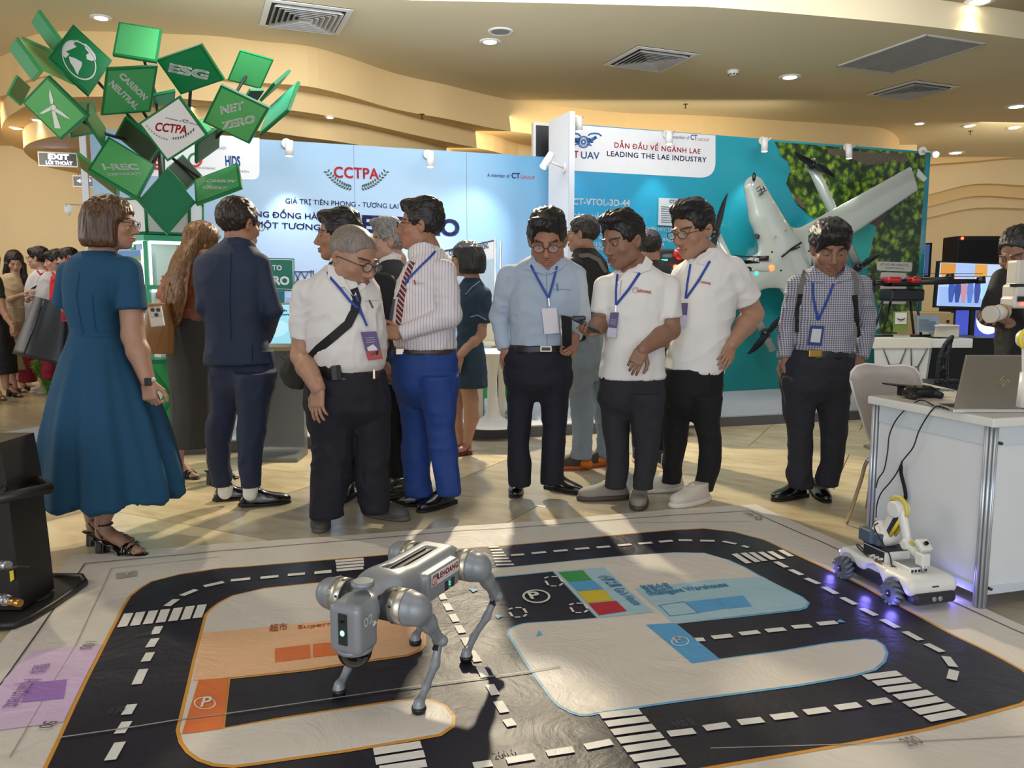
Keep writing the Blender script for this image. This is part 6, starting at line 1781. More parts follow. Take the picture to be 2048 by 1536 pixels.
b_=MB();b_.ball((-.080,yl,.318),.0022,seg=8);b_.ball((-.080,yl,.310),.0022,seg=8);D.mb(b_,'status_light',led_g,dog)
def chk(x,z):return D(x,.0575,z)
lettering('02',chk(.312,.308),chk(.268,.312),UP,letter_w,dog,.015,caph=.026)
b_=MB()
for k in range(7):b_.box((.252+k*.001,.0555,.345-k*.0075),(.016,.003,.0042),Matrix.Rotation(.3,3,'Y'))
D.mb(b_,'hatch_mark',letter_w,dog)
# WHEELED ROBOT WITH ARM
R2=Loc((1.588,3.235,0.008),(.253,-.967))
rb=empty('wheeled_robot',R2 .o,'white four wheeled robot car with a folding arm beside the desk','robot')
rw=mat('robot_white','#e2e1da',.35);rdk=mat('robot_dark','#2a2c30',.5);rbl=mat('robot_blue_grey','#4c5a68',.5);ryl=mat('robot_yellow','#d8c33a',.4)
TW,WB,WR=.118,.150,.048
s_=SDF(.005)
s_.box((.0,0,.094),(.215,.100,.030),rnd=.022,k=0);s_.box((.155,0,.088),(.085,.118,.034),rnd=.030,k=.02)
for sx in(-1,1):
 for sy in(-1,1):s_.cone((WB*sx,.08*sy,WR),(WB*sx,.2*sy,WR),.060,.060,k=.008,op='sub',capa=True)
s_.cone((0,.075,.055),(0,.2,.055),.052,.052,k=.02,op='sub',capa=True);s_.cone((0,-.075,.055),(0,-.2,.055),.052,.052,k=.02,op='sub',capa=True)
R2 .sdf(s_,'chassis_cover',rw,rb)
s_=SDF(.005);s_.box((.0,0,.052),(.205,.085,.026),rnd=.012,k=0);s_.box((.200,0,.048),(.052,.098,.024),rnd=.018,k=.01)
for sx in(-1,1):
 for sy in(-1,1):s_.cone((WB*sx,.085*sy,WR),(WB*sx,.2*sy,WR),.056,.056,k=.004,op='sub',capa=True)
R2 .sdf(s_,'chassis',rdk,rb)
for sx in(-1,1):
 for sy in(-1,1):
  b_=MB();c_=Vector((WB*sx,TW*sy,WR))
  b_.frustum(c_+Vector((0,-.020,0)),c_+Vector((0,.020,0)),.036,.036,24)
  for k in range(12):
   a=k*math.pi/6;tw_=.26*sx*sy
   b_.tube([c_+Vector((.041*math.cos(a-tw_),-.021,.041*math.sin(a-tw_))),c_+Vector((.043*math.cos(a),0,.043*math.sin(a))),c_+Vector((.041*math.cos(a+tw_),.021,.041*math.sin(a+tw_)))],[.0065,.0085,.0065],7)
  w=R2 .mb(b_,'wheel',mat('roller_grey','#5d6467',.7),rb)
  b_=MB();b_.frustum(c_+Vector((0,.018*sy,0)),c_+Vector((0,.023*sy,0)),.016,.014,16);R2 .mb(b_,'hub',black_m,w)
  b_=MB();b_.ball(c_+Vector((0,.024*sy,0)),.005,seg=8);R2 .mb(b_,'hub_bolt',steel_m,w)
glowv=mat('robot_lamp','#f2f0ff',.4,emit='#c9c4ff',estr=7)
for(x,y,z,sx)in((.218,-.092,.088,.03),(-.2,-.08,.100,.02),(.218,.092,.088,.03)):
 b_=MB();b_.ball((x,y,z),(.022,.010,.008),Matrix.Rotation(.6 if y<0 else-.6,3,'Z'),12);R2 .mb(b_,'side_lamp',glowv,rb)
for y in(-.014,.014):
 b_=MB();b_.lathe((.2525,y,.050),[(.009,0),(.0105,.003),(.0075,.004)],16,R=Matrix.Rotation(math.pi/2,3,'Y'));R2 .mb(b_,'ultrasonic_eye',steel_m,rb)
b_=MB();b_.box((.242,0,.095),(.002,.03,.005));R2 .mb(b_,'nose_lettering',dgd,rb)
s_=SDF(.004);s_.box((-.035,0,.145),(.072,.062,.026),rnd=.010,k=0);R2 .sdf(s_,'control_box',rw,rb)
b_=MB();b_.box((-.035,-.0625,.147),(.125,.003,.040),bevel=.001);R2 .mb(b_,'rear_panel',rdk,rb)
b_=MB();b_.box((-.035,0,.1725),(.14,.122,.003));R2 .mb(b_,'box_lid',dgd,rb)
b_=MB()
for k in range(6):b_.box((-.01+.012*k-.03,-.068,.132+(k%2)*.006),(.009,.012,.008),bevel=.001)
R2 .mb(b_,'connector',white_m,rb)
b_=MB()
for k in range(4):b_.tube([(-.01+.01*k,-.066,.132),(0+.012*k,-.085,.125),(.02+.01*k,-.075,.120)],.002,5)
R2 .mb(b_,'wire',mat('wire_red','#7a3128',.5),rb)
s_=SDF(.004);s_.box((.115,-.012,.134),(.050,.044,.013),rnd=.004,k=0);R2 .sdf(s_,'circuit_box',rw,rb)
b_=MB();b_.box((.115,-.012,.1475),(.088,.076,.002));R2 .mb(b_,'circuit_plate',mat('plate_silver','#9a9da0',.35,.5),rb)
b_=MB()
for k in range(5):b_.box((.1655,-.044+k*.016,.134),(.002,.010,.010))
R2 .mb(b_,'port',rdk,rb)
b_=MB()
for k in range(4):b_.tube([(.075+k*.006,-.058,.128),(.072+k*.008,-.074,.120),(.085+k*.008,-.07,.128)],.0025,5)
R2 .mb(b_,'wire',black_m,rb)
s_=SDF(.004);s_.box((-.055,0,.205),(.044,.052,.034),rnd=.026,k=0);s_.cone((-.04,0,.225),(-.065,0,.243),.046,.036,k=.02,flat=((0,0,1),.6));R2 .sdf(s_,'turret',rw,rb)
s_=SDF(.004);s_.box((-.085,-.052,.208),(.040,.022,.029),rnd=.008,k=0);s_.box((-.045,-.046,.205),(.035,.018,.026),rnd=.008,k=.002);R2 .sdf(s_,'blue_module',rbl,rb)
b_=MB();b_.box((-.022,.0,.205),(.008,.050,.048),bevel=.006);R2 .mb(b_,'turret_window',rdk,rb)
b_=MB();b_.lathe((-.085,.0,.258),[(.020,0),(.020,.004)],18);R2 .mb(b_,'turret_cap',rdk,rb)
A0,A1,A2,A3=Vector((-.045,0,.225)),Vector((.02,.0,.345)),Vector((.085,.0,.215)),Vector((.145,.0,.175))
s_=SDF(.004);s_.cone(A0,A1,.030,.026,k=0,flat=((0,1,0),.7));s_.cone(A1+Vector((0,-.030,0)),A1+Vector((0,.030,0)),.034,.034,k=.006,capa=True,capb=True);R2 .sdf(s_,'upper_arm',rw,rb)
b_=MB();b_.box((A0+A1)/2+Vector((.020,-.002,-.010)),(.018,.034,.11),frame((A1-A0).cross(Vector((0,1,0))).normalized(),Vector((0,1,0)),(A1-A0).normalized()));R2 .mb(b_,'arm_insert',rdk,rb)
b_=MB();b_.tube([A0+Vector((.040,-.012,.0)),A1+Vector((.026,-.012,-.036))],.0075,8);b_.tube([A0+Vector((.040,.012,.0)),A1+Vector((.026,.012,-.036))],.0075,8);R2 .mb(b_,'arm_rod',ryl,rb)
b_=MB();b_.tube([A1+Vector((.050*math.cos(a),0,.050*math.sin(a)))for a in[math.radians(k)for k in range(-20,151,14)]],.0075,8);R2 .mb(b_,'elbow_hoop',ryl,rb)
s_=SDF(.004);s_.cone(A1+Vector((.02,0,-.01)),A2,.022,.018,k=0,flat=((0,1,0),.8));s_.cone(A2+Vector((0,-.024,0)),A2+Vector((0,.024,0)),.020,.020,k=.006,capa=True,capb=True);R2 .sdf(s_,'forearm',rw,rb)
b_=MB();b_.tube([A1+Vector((.002,-.0,-.036)),A2+Vector((-.018,0,.0))],.004,6);R2 .mb(b_,'arm_rod',rdk,rb)
s_=SDF(.004);s_.cone(A2,A3+Vector((.0,0,.012)),.017,.017,k=0);s_.box(A3+Vector((.022,0,.006)),(.022,.020,.026),rnd=.006,k=.006);R2 .sdf(s_,'wrist',rw,rb)
b_=MB();b_.box(A2+Vector((.025,0,.012)),(.02,.02,.012),bevel=.002);R2 .mb(b_,'wrist_clip',ryl,rb)
b_=MB();b_.frustum(A3+Vector((.026,0,-.012)),A3+Vector((.026,0,-.052)),.007,.006,12);R2 .mb(b_,'suction_rod',steel_m,rb)
Rt_=Matrix.Rotation(.7,3,'Y');s_=SDF(.004);s_.box(A3+Vector((.022,.0,.062)),(.026,.026,.012),np.array(Rt_),rnd=.006,k=0);R2 .sdf(s_,'camera_head',rw,rb)
b_=MB();b_.frustum(A3+Vector((.030,0,.070)),A3+Vector((.040,0,.078)),.009,.008,14);R2 .mb(b_,'camera_lens',dblk,rb)
b_=MB();b_.tube(catmull([(-.075,.0,.262),(-.05,-.055,.255),(.005,-.066,.215),(.055,-.062,.17),(.068,-.060,.128)],6),.003,7);R2 .mb(b_,'arm_cable',black_m,rb)
b_=MB();b_.tube(catmull([(-.13,-.03,.122),(-.14,-.06,.150),(-.10,-.088,.150),(-.045,-.08,.128)],6),.003,7);R2 .mb(b_,'side_cable',black_m,rb)
for(x,y)in((.20,-.16),(.05,-.16),(.16,.15),(-.2,-.14)):
 q=R2(x,y,.030)
 l=bpy.data.lights.new('under_glow','POINT');l.energy=.35;l.color=(.22,.18,1);l.shadow_soft_size=.02
 lo_=bpy.data.objects.new('under_glow',l);COL.objects.link(lo_);lo_.location=q
r=empty('robot_arm_tip',P(2044,700,2.2),'white robot arm elbow with a yellow rim at the right edge above the laptop','robot arm')
s_=SDF(.004);c_=P(2058,678,2.75);s_.cone(c_-Vector((0,.03,0)),c_+Vector((0,.03,0)),.032,.032,k=0,capa=True,capb=True);s_.cone(c_,P(2057,742,2.75),.022,.02,k=.01);obj('arm',s_.mesh(),rw,r)
MB().tube([c_+Vector((.037*math.cos(a),-.01,.037*math.sin(a)))for a in[math.radians(k)for k in range(60,230,12)]],.008,8).build('rim',ryl,r)
q_=P(2060,745,2.75);MB().frustum((q_.x,q_.y,DH if False else q_.z),(q_.x,q_.y,q_.z-.12),.03,.035,16).build('arm_base',rw,r)
# PEOPLE: tools
def mpp(Y):return Y/F*.99
def skin_mat(name,tone):
 m=mat(name,tone,.52,bump=.05,bscale=250)
 nt=m.node_tree;b=nt.nodes['Principled BSDF']
 at=nt.nodes.new('ShaderNodeAttribute');at.attribute_name='Col'
 nt.links.new(at.outputs['Color'],b.inputs['Base Color'])
 b.inputs['Subsurface Weight'].default_value=0.0
 return m
TONES={'mid':'#a87f67','warm':'#a0735a','dark':'#8d6852','fair':'#bd9680'}
cl_n=[0]
def folds(amp,sc=9.0,vert=1.0,seed=0):
 def f(W,N):
  x,y,z=W[:,0]*sc,W[:,1]*sc,W[:,2]*sc*vert
  w=noise3(x*.6,y*.6,z*.6,seed+5)
  r=1-np.abs(noise3(x+w,y+w,z+1.5*w,seed))*2
  r2=1-np.abs(noise3(x*2.1+w,y*2.1,z*2.1+w,seed+9))*2
  return 1.5*amp*(.75*np.abs(r)**1.5*np.sign(r)+.4*r2)
 return f
def head_frame(c,yaw,pitch=0,roll=0,s=1.0):
 R=Matrix.Rotation(math.radians(yaw)+math.pi,3,'Z')@Matrix.Rotation(-math.radians(pitch),3,'X')@Matrix.Rotation(math.radians(roll),3,'Y')
 return Matrix.Translation(c)@R.to_4x4()@Matrix.Scale(s,4)
def head_sdf(h,neck,fat=0.0,fem=False,nr=.056):
 s_=SDF(h)
 j=1+fat
 s_.ell((0,-.012,.033),(.076,.096,.084),k=0)
 s_.ell((0,.022,-.028),(.065*j,.070,.086),k=.02)
 s_.ell((0,.036,-.078),(.044*j,.044,.034),k=.02);s_.ell((0,.066,-.096),(.020,.018,.016),k=.02)
 for q in(-1,1):
  s_.ell((.043*q*j,.058,-.026),(.022,.020,.020),k=.015)
  s_.ell((.052*q*j,.004,-.062),(.016,.030,.024),k=.02)
  s_.ell((.030*q,.098,.004),(.018,.016,.013),k=.012,op='sub')
  s_.ell((.030*q,.078,.003),(.0155,.014,.0105),k=.004)
  s_.cone((.014*q,.090,.021),(.046*q,.080,.020),.0075,.006,k=.010)
  R=np.array(Matrix.Rotation(.25*q,3,'Y')@Matrix.Rotation(.35*q,3,'Z'))
  s_.ell((.079*q,-.008,-.006),(.008,.018,.031),R,k=.006);s_.ell((.087*q,-.004,-.004),(.006,.009,.017),R,k=.004,op='sub')
  s_.ell((.012*q,.096,-.036),(.009,.010,.008),k=.006)
 s_.cone((0,.088,.012),(0,.108,-.030),.0075,.0115,k=.010)
 s_.ell((0,.090,-.0605),(.024,.012,.0065),k=.004);s_.ell((0,.089,-.072),(.021,.012,.0075),k=.004)
 s_.ell((0,.104,-.0660),(.022,.006,.0020),k=.002,op='sub')
 if fat>.1:s_.ell((0,.02,-.105),(.055,.055,.035),k=.03)
 for(a,b,ra,rb)in neck:s_.cone(a,b,ra,rb,k=.02)
 return s_
def head_colors(W,tone,lip,brow,stubble=None,shave=None):
 c=np.tile(np.array(tone[:3])[None],(len(W),1));x,y,z=W[:,0],W[:,1],W[:,2]
 c=c*(1+.05*noise3(x*60,y*60,z*60,2)[:,None])
 def mix(m,col,w=1.0):
  c[m]=c[m]*(1-w)+np.array(col[:3])[None]*w
 ck=np.exp(-(((np.abs(x)-.042)/.022)**2+((z+.03)/.022)**2))*(y>.02)
 c[:,1]*=1-.10*ck;c[:,2]*=1-.12*ck
 if shave is not None:
  m=(z>.035-.25*np.maximum(y-.02,0)*0)&(y<.075)&(z>.075-.9*(0.03-y))|((y<-.01)&(z>-.045))
  mix(m&(np.abs(x)<.078),shave,.62)
 if stubble is not None:
  mix((z<-.052)&(y>.0),stubble,.25)
 mix((np.abs(x)<.024)&(np.abs(z+.066)<.0115*(1-(x/.03)**2))&(y>.075),lip,.75)
 ax=np.abs(x);bz=.022+.003*np.sin((ax-.012)*60)
 mix((ax>.011)&(ax<.050)&(np.abs(z-bz)<.0042)&(y>.05),brow,.85)
 e=(((ax-.030)/.0155)**2+((z-.0025)/.0042)**2<1)&(y>.06)
 mix(e,(.05,.035,.03),.75)
 return c
def hair_sdf(style,h=.006):
 s_=SDF(h);thick={'buzz':0,'short':.010,'quiff':.011,'sweep':.012,'mop':.014}.get(style,.012)
 T_=thick
 s_.ell((0,-.014,.038),(.079+T_*.7,.099+T_*.6,.084+T_),k=0)
 if style=='quiff':s_.ell((0,.055,.108),(.060,.048,.030),k=.03);s_.ell((0,.0,.118),(.062,.06,.024),k=.02)
 if style=='sweep':s_.ell((.02,.066,.100),(.058,.036,.030),k=.03);s_.ell((0,-.03,.105),(.07,.07,.035),k=.03)
 if style=='mop':s_.ell((0,.050,.085),(.072,.050,.034),k=.03);s_.ell((0,-.04,.06),(.088,.075,.07),k=.03)
 if style in('bob','bobshort'):
  lo=-.115 if style=='bob' else-.10
  s_.ell((0,-.025,.02),(.100,.112,.108),k=.02)
  s_.loft([(lo,0,-.040,.090,.090),(lo+.025,0,-.038,.106,.104),(-.04,0,-.034,.106,.110),(.02,0,-.025,.098,.108),(.07,0,-.02,.075,.085)],k=.03)
 if style=='long':s_.ell((0,-.025,.02),(.088,.105,.10),k=.02)
 fw={'mop':.098,'bob':.088,'bobshort':.085,'long':.088}.get(style,.086)
 top={'mop':-.045,'bob':-.045,'bobshort':-.035,'quiff':-.020,'sweep':-.018}.get(style,-.030)
 hz={'mop':.040,'bob':.050,'bobshort':.045,'long':.055,'buzz':.062}.get(style,.066)
 s_.box((0,.135,hz-.11),(.067,.085,.11),rnd=.040,k=.010,op='sub')
 s_.box((0,.115,-.09),(.12,.075,.10),rnd=.02,k=.010,op='sub')
 if style not in('bob','bobshort','long'):
  for q in(-1,1):s_.ell((.088*q,.012,-.030),(.030,.036,.044),k=.010,op='sub')
  s_.plane((0,-.06,-.062),(0,.25,-1),.01)
 elif style in('bob','bobshort'):
  for q in(-1,1):s_.ell((.10*q,.085,-.045),(.055,.050,.085),k=.012,op='sub')
  s_.loft([(-.2,0,.01,.060,.075),(-.03,0,.01,.060,.07)],k=.01,op='sub')
 return s_
def hand_parts(Mh,curl=(.35,.45,.35),thumb=.5,side=1,s=1.0,spread=.05,h=.0042,grip=None):
 """fingers along +y, thumb on the +x*side edge, back of the hand +z"""
 s_=SDF(h)
 s_.cone((0,-.035,0),(0,.012,0),.025,.025,k=0,flat=((0,0,1),.78))
 s_.box((0,.048,0),(.039,.042,.013),rnd=.012,k=.015);s_.ell((.022*side,.028,-.008),(.018,.030,.014),k=.012)
 base=[(.029,.088,.0090,.072),(.0100,.094,.0092,.080),(-.0095,.091,.0088,.074),(-.0280,.083,.0080,.058)]
 for i,(bx,by,r,L)in enumerate(base):
  p=np.array([bx*side,by-.012,0.]);a=0;dirx=spread*(1.5-i)*side
  pts=[p];rad=[r*1.08]
  for sgi,(fr,cv)in enumerate(zip((.46,.30,.24),curl)):
   a+=cv*(1+.12*i*(1 if curl[0]<1 else 0))
   p=p+np.array([dirx*math.cos(a),math.cos(a),-math.sin(a)])*L*fr*(1.12 if sgi==0 else 1)
   pts.append(p);rad.append(r*(1-.08*(sgi+1)))
  s_.chain(pts,rad,k=.003)
 t0=np.array([.030*side,.018,-.006]);a=thumb
 t1=t0+np.array([.026*side*math.cos(a)+.008*side,.028,-.016*math.sin(a)-.004]);t2=t1+np.array([.010*side*math.cos(a),.030,-.018*math.sin(a)]);t3=t2+np.array([-.002*side,.022,-.012*math.sin(a)])
 s_.chain([t0,t1,t2,t3],[.014,.0115,.0102,.0088],k=.006)
 W,N,Q=s_.extract()
 W=W*s
 Mn=np.array(Mh);W=W@Mn[:3,:3].T+Mn[:3,3][None]
 return W,Q
def hand_frame(wrist,tip,back,s=1.0):
 y=(Vector(tip)-Vector(wrist)).normalized();z=Vector(back);z=(z-y*y.dot(z)).normalized();x=y.cross(z)
 return Matrix.Translation(wrist)@frame(x,y,z).to_4x4()
def shoe(root,c,yaw,kind,mt,sole,L=.27,heel=0.0,name='shoe'):
 """c = heel-side ankle point on the floor; yaw 0 points to the camera"""
 M_=Matrix.Translation(c)@Matrix.Rotation(math.radians(yaw)+math.pi,4,'Z')@Matrix.Scale(L/.27,4)
 s_=SDF(.0055)
 if kind=='dress':
  s_.loft([(.016,0,.075,.042,.130),(.034,0,.072,.040,.124),(.055,0,.052,.036,.092),(.075,0,.022,.036,.058),(.092,0,.010,.034,.044)],k=0,n=2.2)
  s_.ell((0,.13,.032),(.040,.072,.022),k=.02)
 elif kind=='clog':
  s_.loft([(.016,0,.080,.052,.130),(.045,0,.078,.050,.122),(.068,0,.062,.042,.090),(.082,0,.045,.038,.06)],k=0,n=2.3);s_.ell((0,.14,.040),(.048,.07,.034),k=.03)
  for q in(-1,1):
   for k in range(2):s_.cone((.05*q,.10+.028*k,.035),(.038*q,.10+.028*k,.058),.005,.005,k=.003,op='sub')
 else:
  s_.loft([(.022,0,.078,.046,.138),(.048,0,.074,.045,.126),(.072,0,.045,.041,.088),(.098,0,.012,.038,.054)],k=0,n=2.2)
  s_.ell((0,.15,.042),(.042,.062,.026),k=.02)
 me=s_.mesh(M=M_);o=obj(name,me,mt,root)
 so=SDF(.005)
 if kind=='dress':so.loft([(0,0,.075,.044,.136),(.014,0,.075,.044,.136)],k=0,n=2.4);so.box((0,.02-.03,.010),(.038,.035,.012),rnd=.004,k=.002)
 else:so.loft([(0,0,.080,.050,.142),(.012,0,.080,.053,.148),(.026,0,.078,.049,.142)],k=0,n=2.4)
 obj('sole',so.mesh(M=M_),sole,o)
 if kind=='sneaker':
  b_=MB()
  for k in range(5):
   y=.060+.018*k;z=.086-.0115*k
   b_.tube([M_@Vector((-.024,y,z+.004)),M_@Vector((0,y+.006,z+.014)),M_@Vector((.024,y,z+.004))],.0042,5)
  b_.tube([M_@Vector(p)for p in((.01,.05,.095),(.035,.07,.09),(.048,.09,.055),(.050,.085,.02))],.003,5);b_.build('lace',white_m,o)
 return o
def sandal(root,c,yaw,L=.235,heel=.065,mt=None,straps=True):
 """open shoe with block heel; returns the foot skin in world space"""
 M_=Matrix.Translation(c)@Matrix.Rotation(math.radians(yaw)+math.pi,4,'Z')@Matrix.Scale(L/.235,4)
 f=SDF(.005)
 f.chain([(0,-.005,heel+.075),(0,.0,heel+.035)],[.030,.032],k=0);f.chain([(0,.0,heel+.035),(0,.06,heel*.7+.032),(0,.125,.032),(0,.165,.024)],[.030,.027,.026,.020],k=.02,flat=((0,0,1),.8))
 for i in range(5):f.cone((-.026+.0125*i,.150,.024),(-.028+.0135*i,.182-.006*abs(i-1),.019),.0085,.0075,k=.003)
 W,N,Q=f.extract();Mn=np.array(M_);W=W@Mn[:3,:3].T+Mn[:3,3][None]
 s_=SDF(.005)
 s_.chain([(0,-.03,heel+.006),(0,.03,heel*.85+.004),(0,.10,.012),(0,.185,.008)],[.030,.032,.036,.030],k=.01,flat=((0,0,1),.22))
 s_.loft([(0,0,-.012,.030,.026),(heel,0,-.012,.022,.024)],k=.004,n=4)
 obj_=obj('sandal',s_.mesh(M=M_),mt,root)
 arc=lambda y,z,w,h:[M_@Vector((w*math.cos(t),y,z+h*math.sin(t)))for t in[math.radians(k)for k in range(-10,191,20)]]
 MB().tube(arc(.118,.022,.040,.034),.007,6,flat=((M_.to_3x3()@Vector((0,1,0))).normalized(),2.2)).build('strap',mt,obj_)
 MB().tube(arc(.142,.018,.038,.028),.006,6,flat=((M_.to_3x3()@Vector((0,1,0))).normalized(),2.0)).build('strap',mt,obj_)
 MB().tube([M_@Vector(p)for p in((-.036,.02,heel+.02),(-.030,-.01,heel+.055),(0,-.036,heel+.062),(.030,-.01,heel+.055),(.036,.02,heel+.02))],.0055,6).build('strap',mt,obj_)
 MB().tube([M_@Vector((.033*math.cos(t),.01+.028*math.sin(t),heel+.075))for t in[math.radians(k)for k in range(0,361,30)]],.005,6).build('strap',mt,obj_)
 return W,Q
class Person:
 def __init__(s,Y,label,group=None,tone='mid',name='person'):
  s.Y=Y;s.root=None;s.parts=[];s.tone=hexc(TONES[tone]);s.tn=tone;s.bvh=[];s.tr=False;s.label=label;s.kids=[]
  s.root=bpy.data.objects.new(name,bpy.data.meshes.new('body'));COL.objects.link(s.root)
  tag(s.root,label,'person',group)
  s.body=SDF(.012)
 def p(s,t,d=0):return P(t[0],t[1],s.Y+(t[2]if len(t)>2 else 0)+d)
 def rows(s,R,dy=0.0,depth=.62):
  """rows: (v, uL, uR[, depth half, y offset])"""
  out=[]
  for r in R:
   v,a,b=r[:3];y=s.Y+dy+(r[4]if len(r)>4 else 0)
   A_=P(a,v,y);B_=P(b,v,y);ax=(B_.x-A_.x)/2
   ay=r[3]if len(r)>3 and r[3]else ax*depth
   out.append((A_.z,(A_.x+B_.x)/2,y,ax,ay))
  return out
 def cloth(s,name,m,build,h=.010,amp=.004,sc=9,vert=1.0,seed=0,smooth=0,stick=True,label=None):
  f=SDF(h);build(f)
  W,N,Q=f.extract((lambda W,N:folds(amp,sc,vert,seed)(W,N)*np.clip(1.5-1.6*np.abs(N[:,2]),0,1))if amp else None)
  if smooth:W=relax(W,Q,smooth)
  me=np_mesh(name,W,Q);o=obj(name,me,m,s.root)
  if stick:s.bvh.append(BVHTree.FromPolygons([Vector(v)for v in W.tolist()],Q.tolist()))
  if label:o['label']=label
  return o
 def hit(s,u,v,off=.004,default=None):
  r=ray(u,v);o=Vector((0,0,CAMH));best=None
  for b in s.bvh:
   h_=b.ray_cast(o,r)
   if h_[0]is not None and(best is None or(h_[0]-o).length<(best-o).length):best=h_[0]
  if best is None:return P(u,v,default or s.Y)
  return best-r.normalized()*off
 def strap(s,name,pts,w,m,off=.005,parent=None,step=9,th=.003):
  L=[]
  for(a,b)in zip(pts[:-1],pts[1:]):
   n=max(1,int(math.hypot(b[0]-a[0],b[1]-a[1])/step))
   L+=[(a[0]+(b[0]-a[0])*k/n,a[1]+(b[1]-a[1])*k/n)for k in range(n)]
  L.append(tuple(pts[-1][:2]))
  C_=[s.hit(u,v,off)for u,v in L]
  ys=[c.y for c in C_]
  for k in range(1,len(ys)-1):ys[k]=min(ys[k],(ys[k-1]+ys[k+1])/2+.01)
  C_=[P(L[k][0],L[k][1],ys[k])for k in range(len(L))]
  hw=w/2*mpp(s.Y);b_=MB();A=[];B=[]
  for k,c in enumerate(C_):
   t=(C_[min(k+1,len(C_)-1)]-C_[max(k-1,0)]).normalized();n=t.cross(Vector((0,1,0))).normalized()
   A.append(c+n*hw);B.append(c-n*hw)
  q=Vector((0,th,0))
  for k in range(len(A)-1):
   b_.poly([A[k],A[k+1],B[k+1],B[k]]);b_.poly([A[k]+q,B[k]+q,B[k+1]+q,A[k+1]+q])
   b_.poly([A[k],A[k]+q,A[k+1]+q,A[k+1]]);b_.poly([B[k],B[k+1],B[k+1]+q,B[k]+q])
  return b_.build(name,m,parent or s.root)
 def badge(s,c4,m,off=.012,name='badge',parent=None,th=.003):
  cu=sum(c[0]for c in c4)/4;cv=sum(c[1]for c in c4)/4
  y=min(s.hit(u,v,off).y for u,v in list(c4)+[(cu,cv)])
  W=[P(u,v,y)for u,v in c4]
  o=MB().poly(W,thick=(0,th,0)).build(name,m,parent or s.root)
  return o,W,y
 def head(s,c,hpx,yaw,pitch=0,roll=0,neck=None,nr=.056,hair='short',hcol=('#15110f','#2c2420'),fat=0.0,dy=0,brow='#1a1412',lip='#9a5a50',stub=None,shave=None,glasses=None,fem=False,h=.0042,extra=None,hairname='hair'):
  S_=hpx*mpp(s.Y)/.236
  s.S=S_;C_=P(c[0],c[1],s.Y+dy);M_=head_frame(C_,yaw,pitch,roll,S_);s.HM=M_
  Mi=M_.inverted();nb=Mi@s.p(neck)
  ne=[((0,-.018,-.055),tuple(nb),nr/S_,nr/S_*1.12),(tuple(nb),tuple(Mi@(s.p(neck)+Vector((0,.0,-.07)))),nr/S_*1.1,nr/S_*1.3)]
  hs=head_sdf(h/S_,ne,fat,fem)
  W,N,Q=hs.extract()
  col=head_colors(W,s.tone,hexc(lip),hexc(brow),hexc(stub)if stub else None,hexc(shave)if shave else None)
  Mn=np.array(M_);Ww=W@Mn[:3,:3].T+Mn[:3,3][None]
  s.parts.append((Ww,Q,col))
  if hair:
   hf=hair_sdf(hair)
   if extra:extra(hf)
   st=lambda W,N:(.0045*noise3(W[:,0]*150,W[:,1]*50,W[:,2]*90,3)+.004*noise3(W[:,0]*45,W[:,1]*25,W[:,2]*22,8))*(1 if hair!='buzz' else .2)
   if hair in('bob','bobshort','long'):st=lambda W,N:.0035*noise3(W[:,0]*120,W[:,1]*120,W[:,2]*8,3)+.003*noise3(W[:,0]*50,W[:,1]*50,W[:,2]*10,8)
   hf.h=.0055
   me=hf.mesh(disp=st,M=M_)
   obj(hairname,me,hairmat('hair_'+hcol[0][1:]+hcol[1][1:],hcol[0],hcol[1]),s.root)
  eh=.0042 if pitch<12 else .0026
  R3=M_.to_3x3()*(1/S_)
  for q in(-1,1):
   c0=M_@Vector((.030*q,.0862,.0012));e=MB().ball(c0,(.0122*S_,.0072*S_,eh*S_),R3,12).build('eye',mat('eye_white','#b9aea4',.3),s.root)
   MB().ball(M_@Vector((.0295*q,.0925,.0010)),(.0050*S_,.0020*S_,eh*.98*S_),R3,10).build('iris',mat('iris_dark','#1c120c',.15),e)
  if glasses:
   s.glasses(M_,glasses)
  return M_
 def glasses(s,M_,col):
  m=mat('spectacle_'+col[1:],col,.3,.3);b_=MB();T3=lambda x,y,z:M_@Vector((x,y,z))
  for q in(-1,1):
   ring_=[T3(.031*q+.023*math.cos(t),.112-.004*math.cos(t)*q*0-abs(.031*q+.023*math.cos(t))*.10,.001+.017*math.sin(t))for t in[math.radians(k)for k in range(0,361,24)]]
   b_.tube(ring_,.0017*s.S,5)
   b_.tube([T3(.054*q,.106,.006),T3(.074*q,.085,.007),T3(.083*q,.0,.004),T3(.082*q,-.012,-.006)],.0017*s.S,5)
  b_.tube([T3(-.008,.112,.004),T3(0,.115,.007),T3(.008,.112,.004)],.0017*s.S,5)
  g=b_.build('glasses',m,s.root)
  lm=mat('lens_glass','#ffffff',.05)
  lm.node_tree.nodes['Principled BSDF'].inputs['Alpha'].default_value=.12
  for q in(-1,1):
   MB().poly([T3(.031*q+.022*math.cos(t),.1115-abs(.031*q+.022*math.cos(t))*.10,.001+.016*math.sin(t))for t in[math.radians(k)for k in range(0,360,24)]]).build('lens',lm,g)
 def skin(s,f,tone=None):
  W,N,Q=f.extract();c=np.tile(np.array((tone or s.tone)[:3])[None],(len(W),1));c=c*(1+.05*noise3(W[:,0]*40,W[:,1]*40,W[:,2]*40,4)[:,None])
  s.parts.append((W,Q,c));return s
 def add_skin(s,W,Q):
  c=np.tile(np.array(s.tone[:3])[None],(len(W),1));c=c*(1+.06*noise3(W[:,0]*60,W[:,1]*60,W[:,2]*60,4)[:,None]);s.parts.append((W,Q,c))
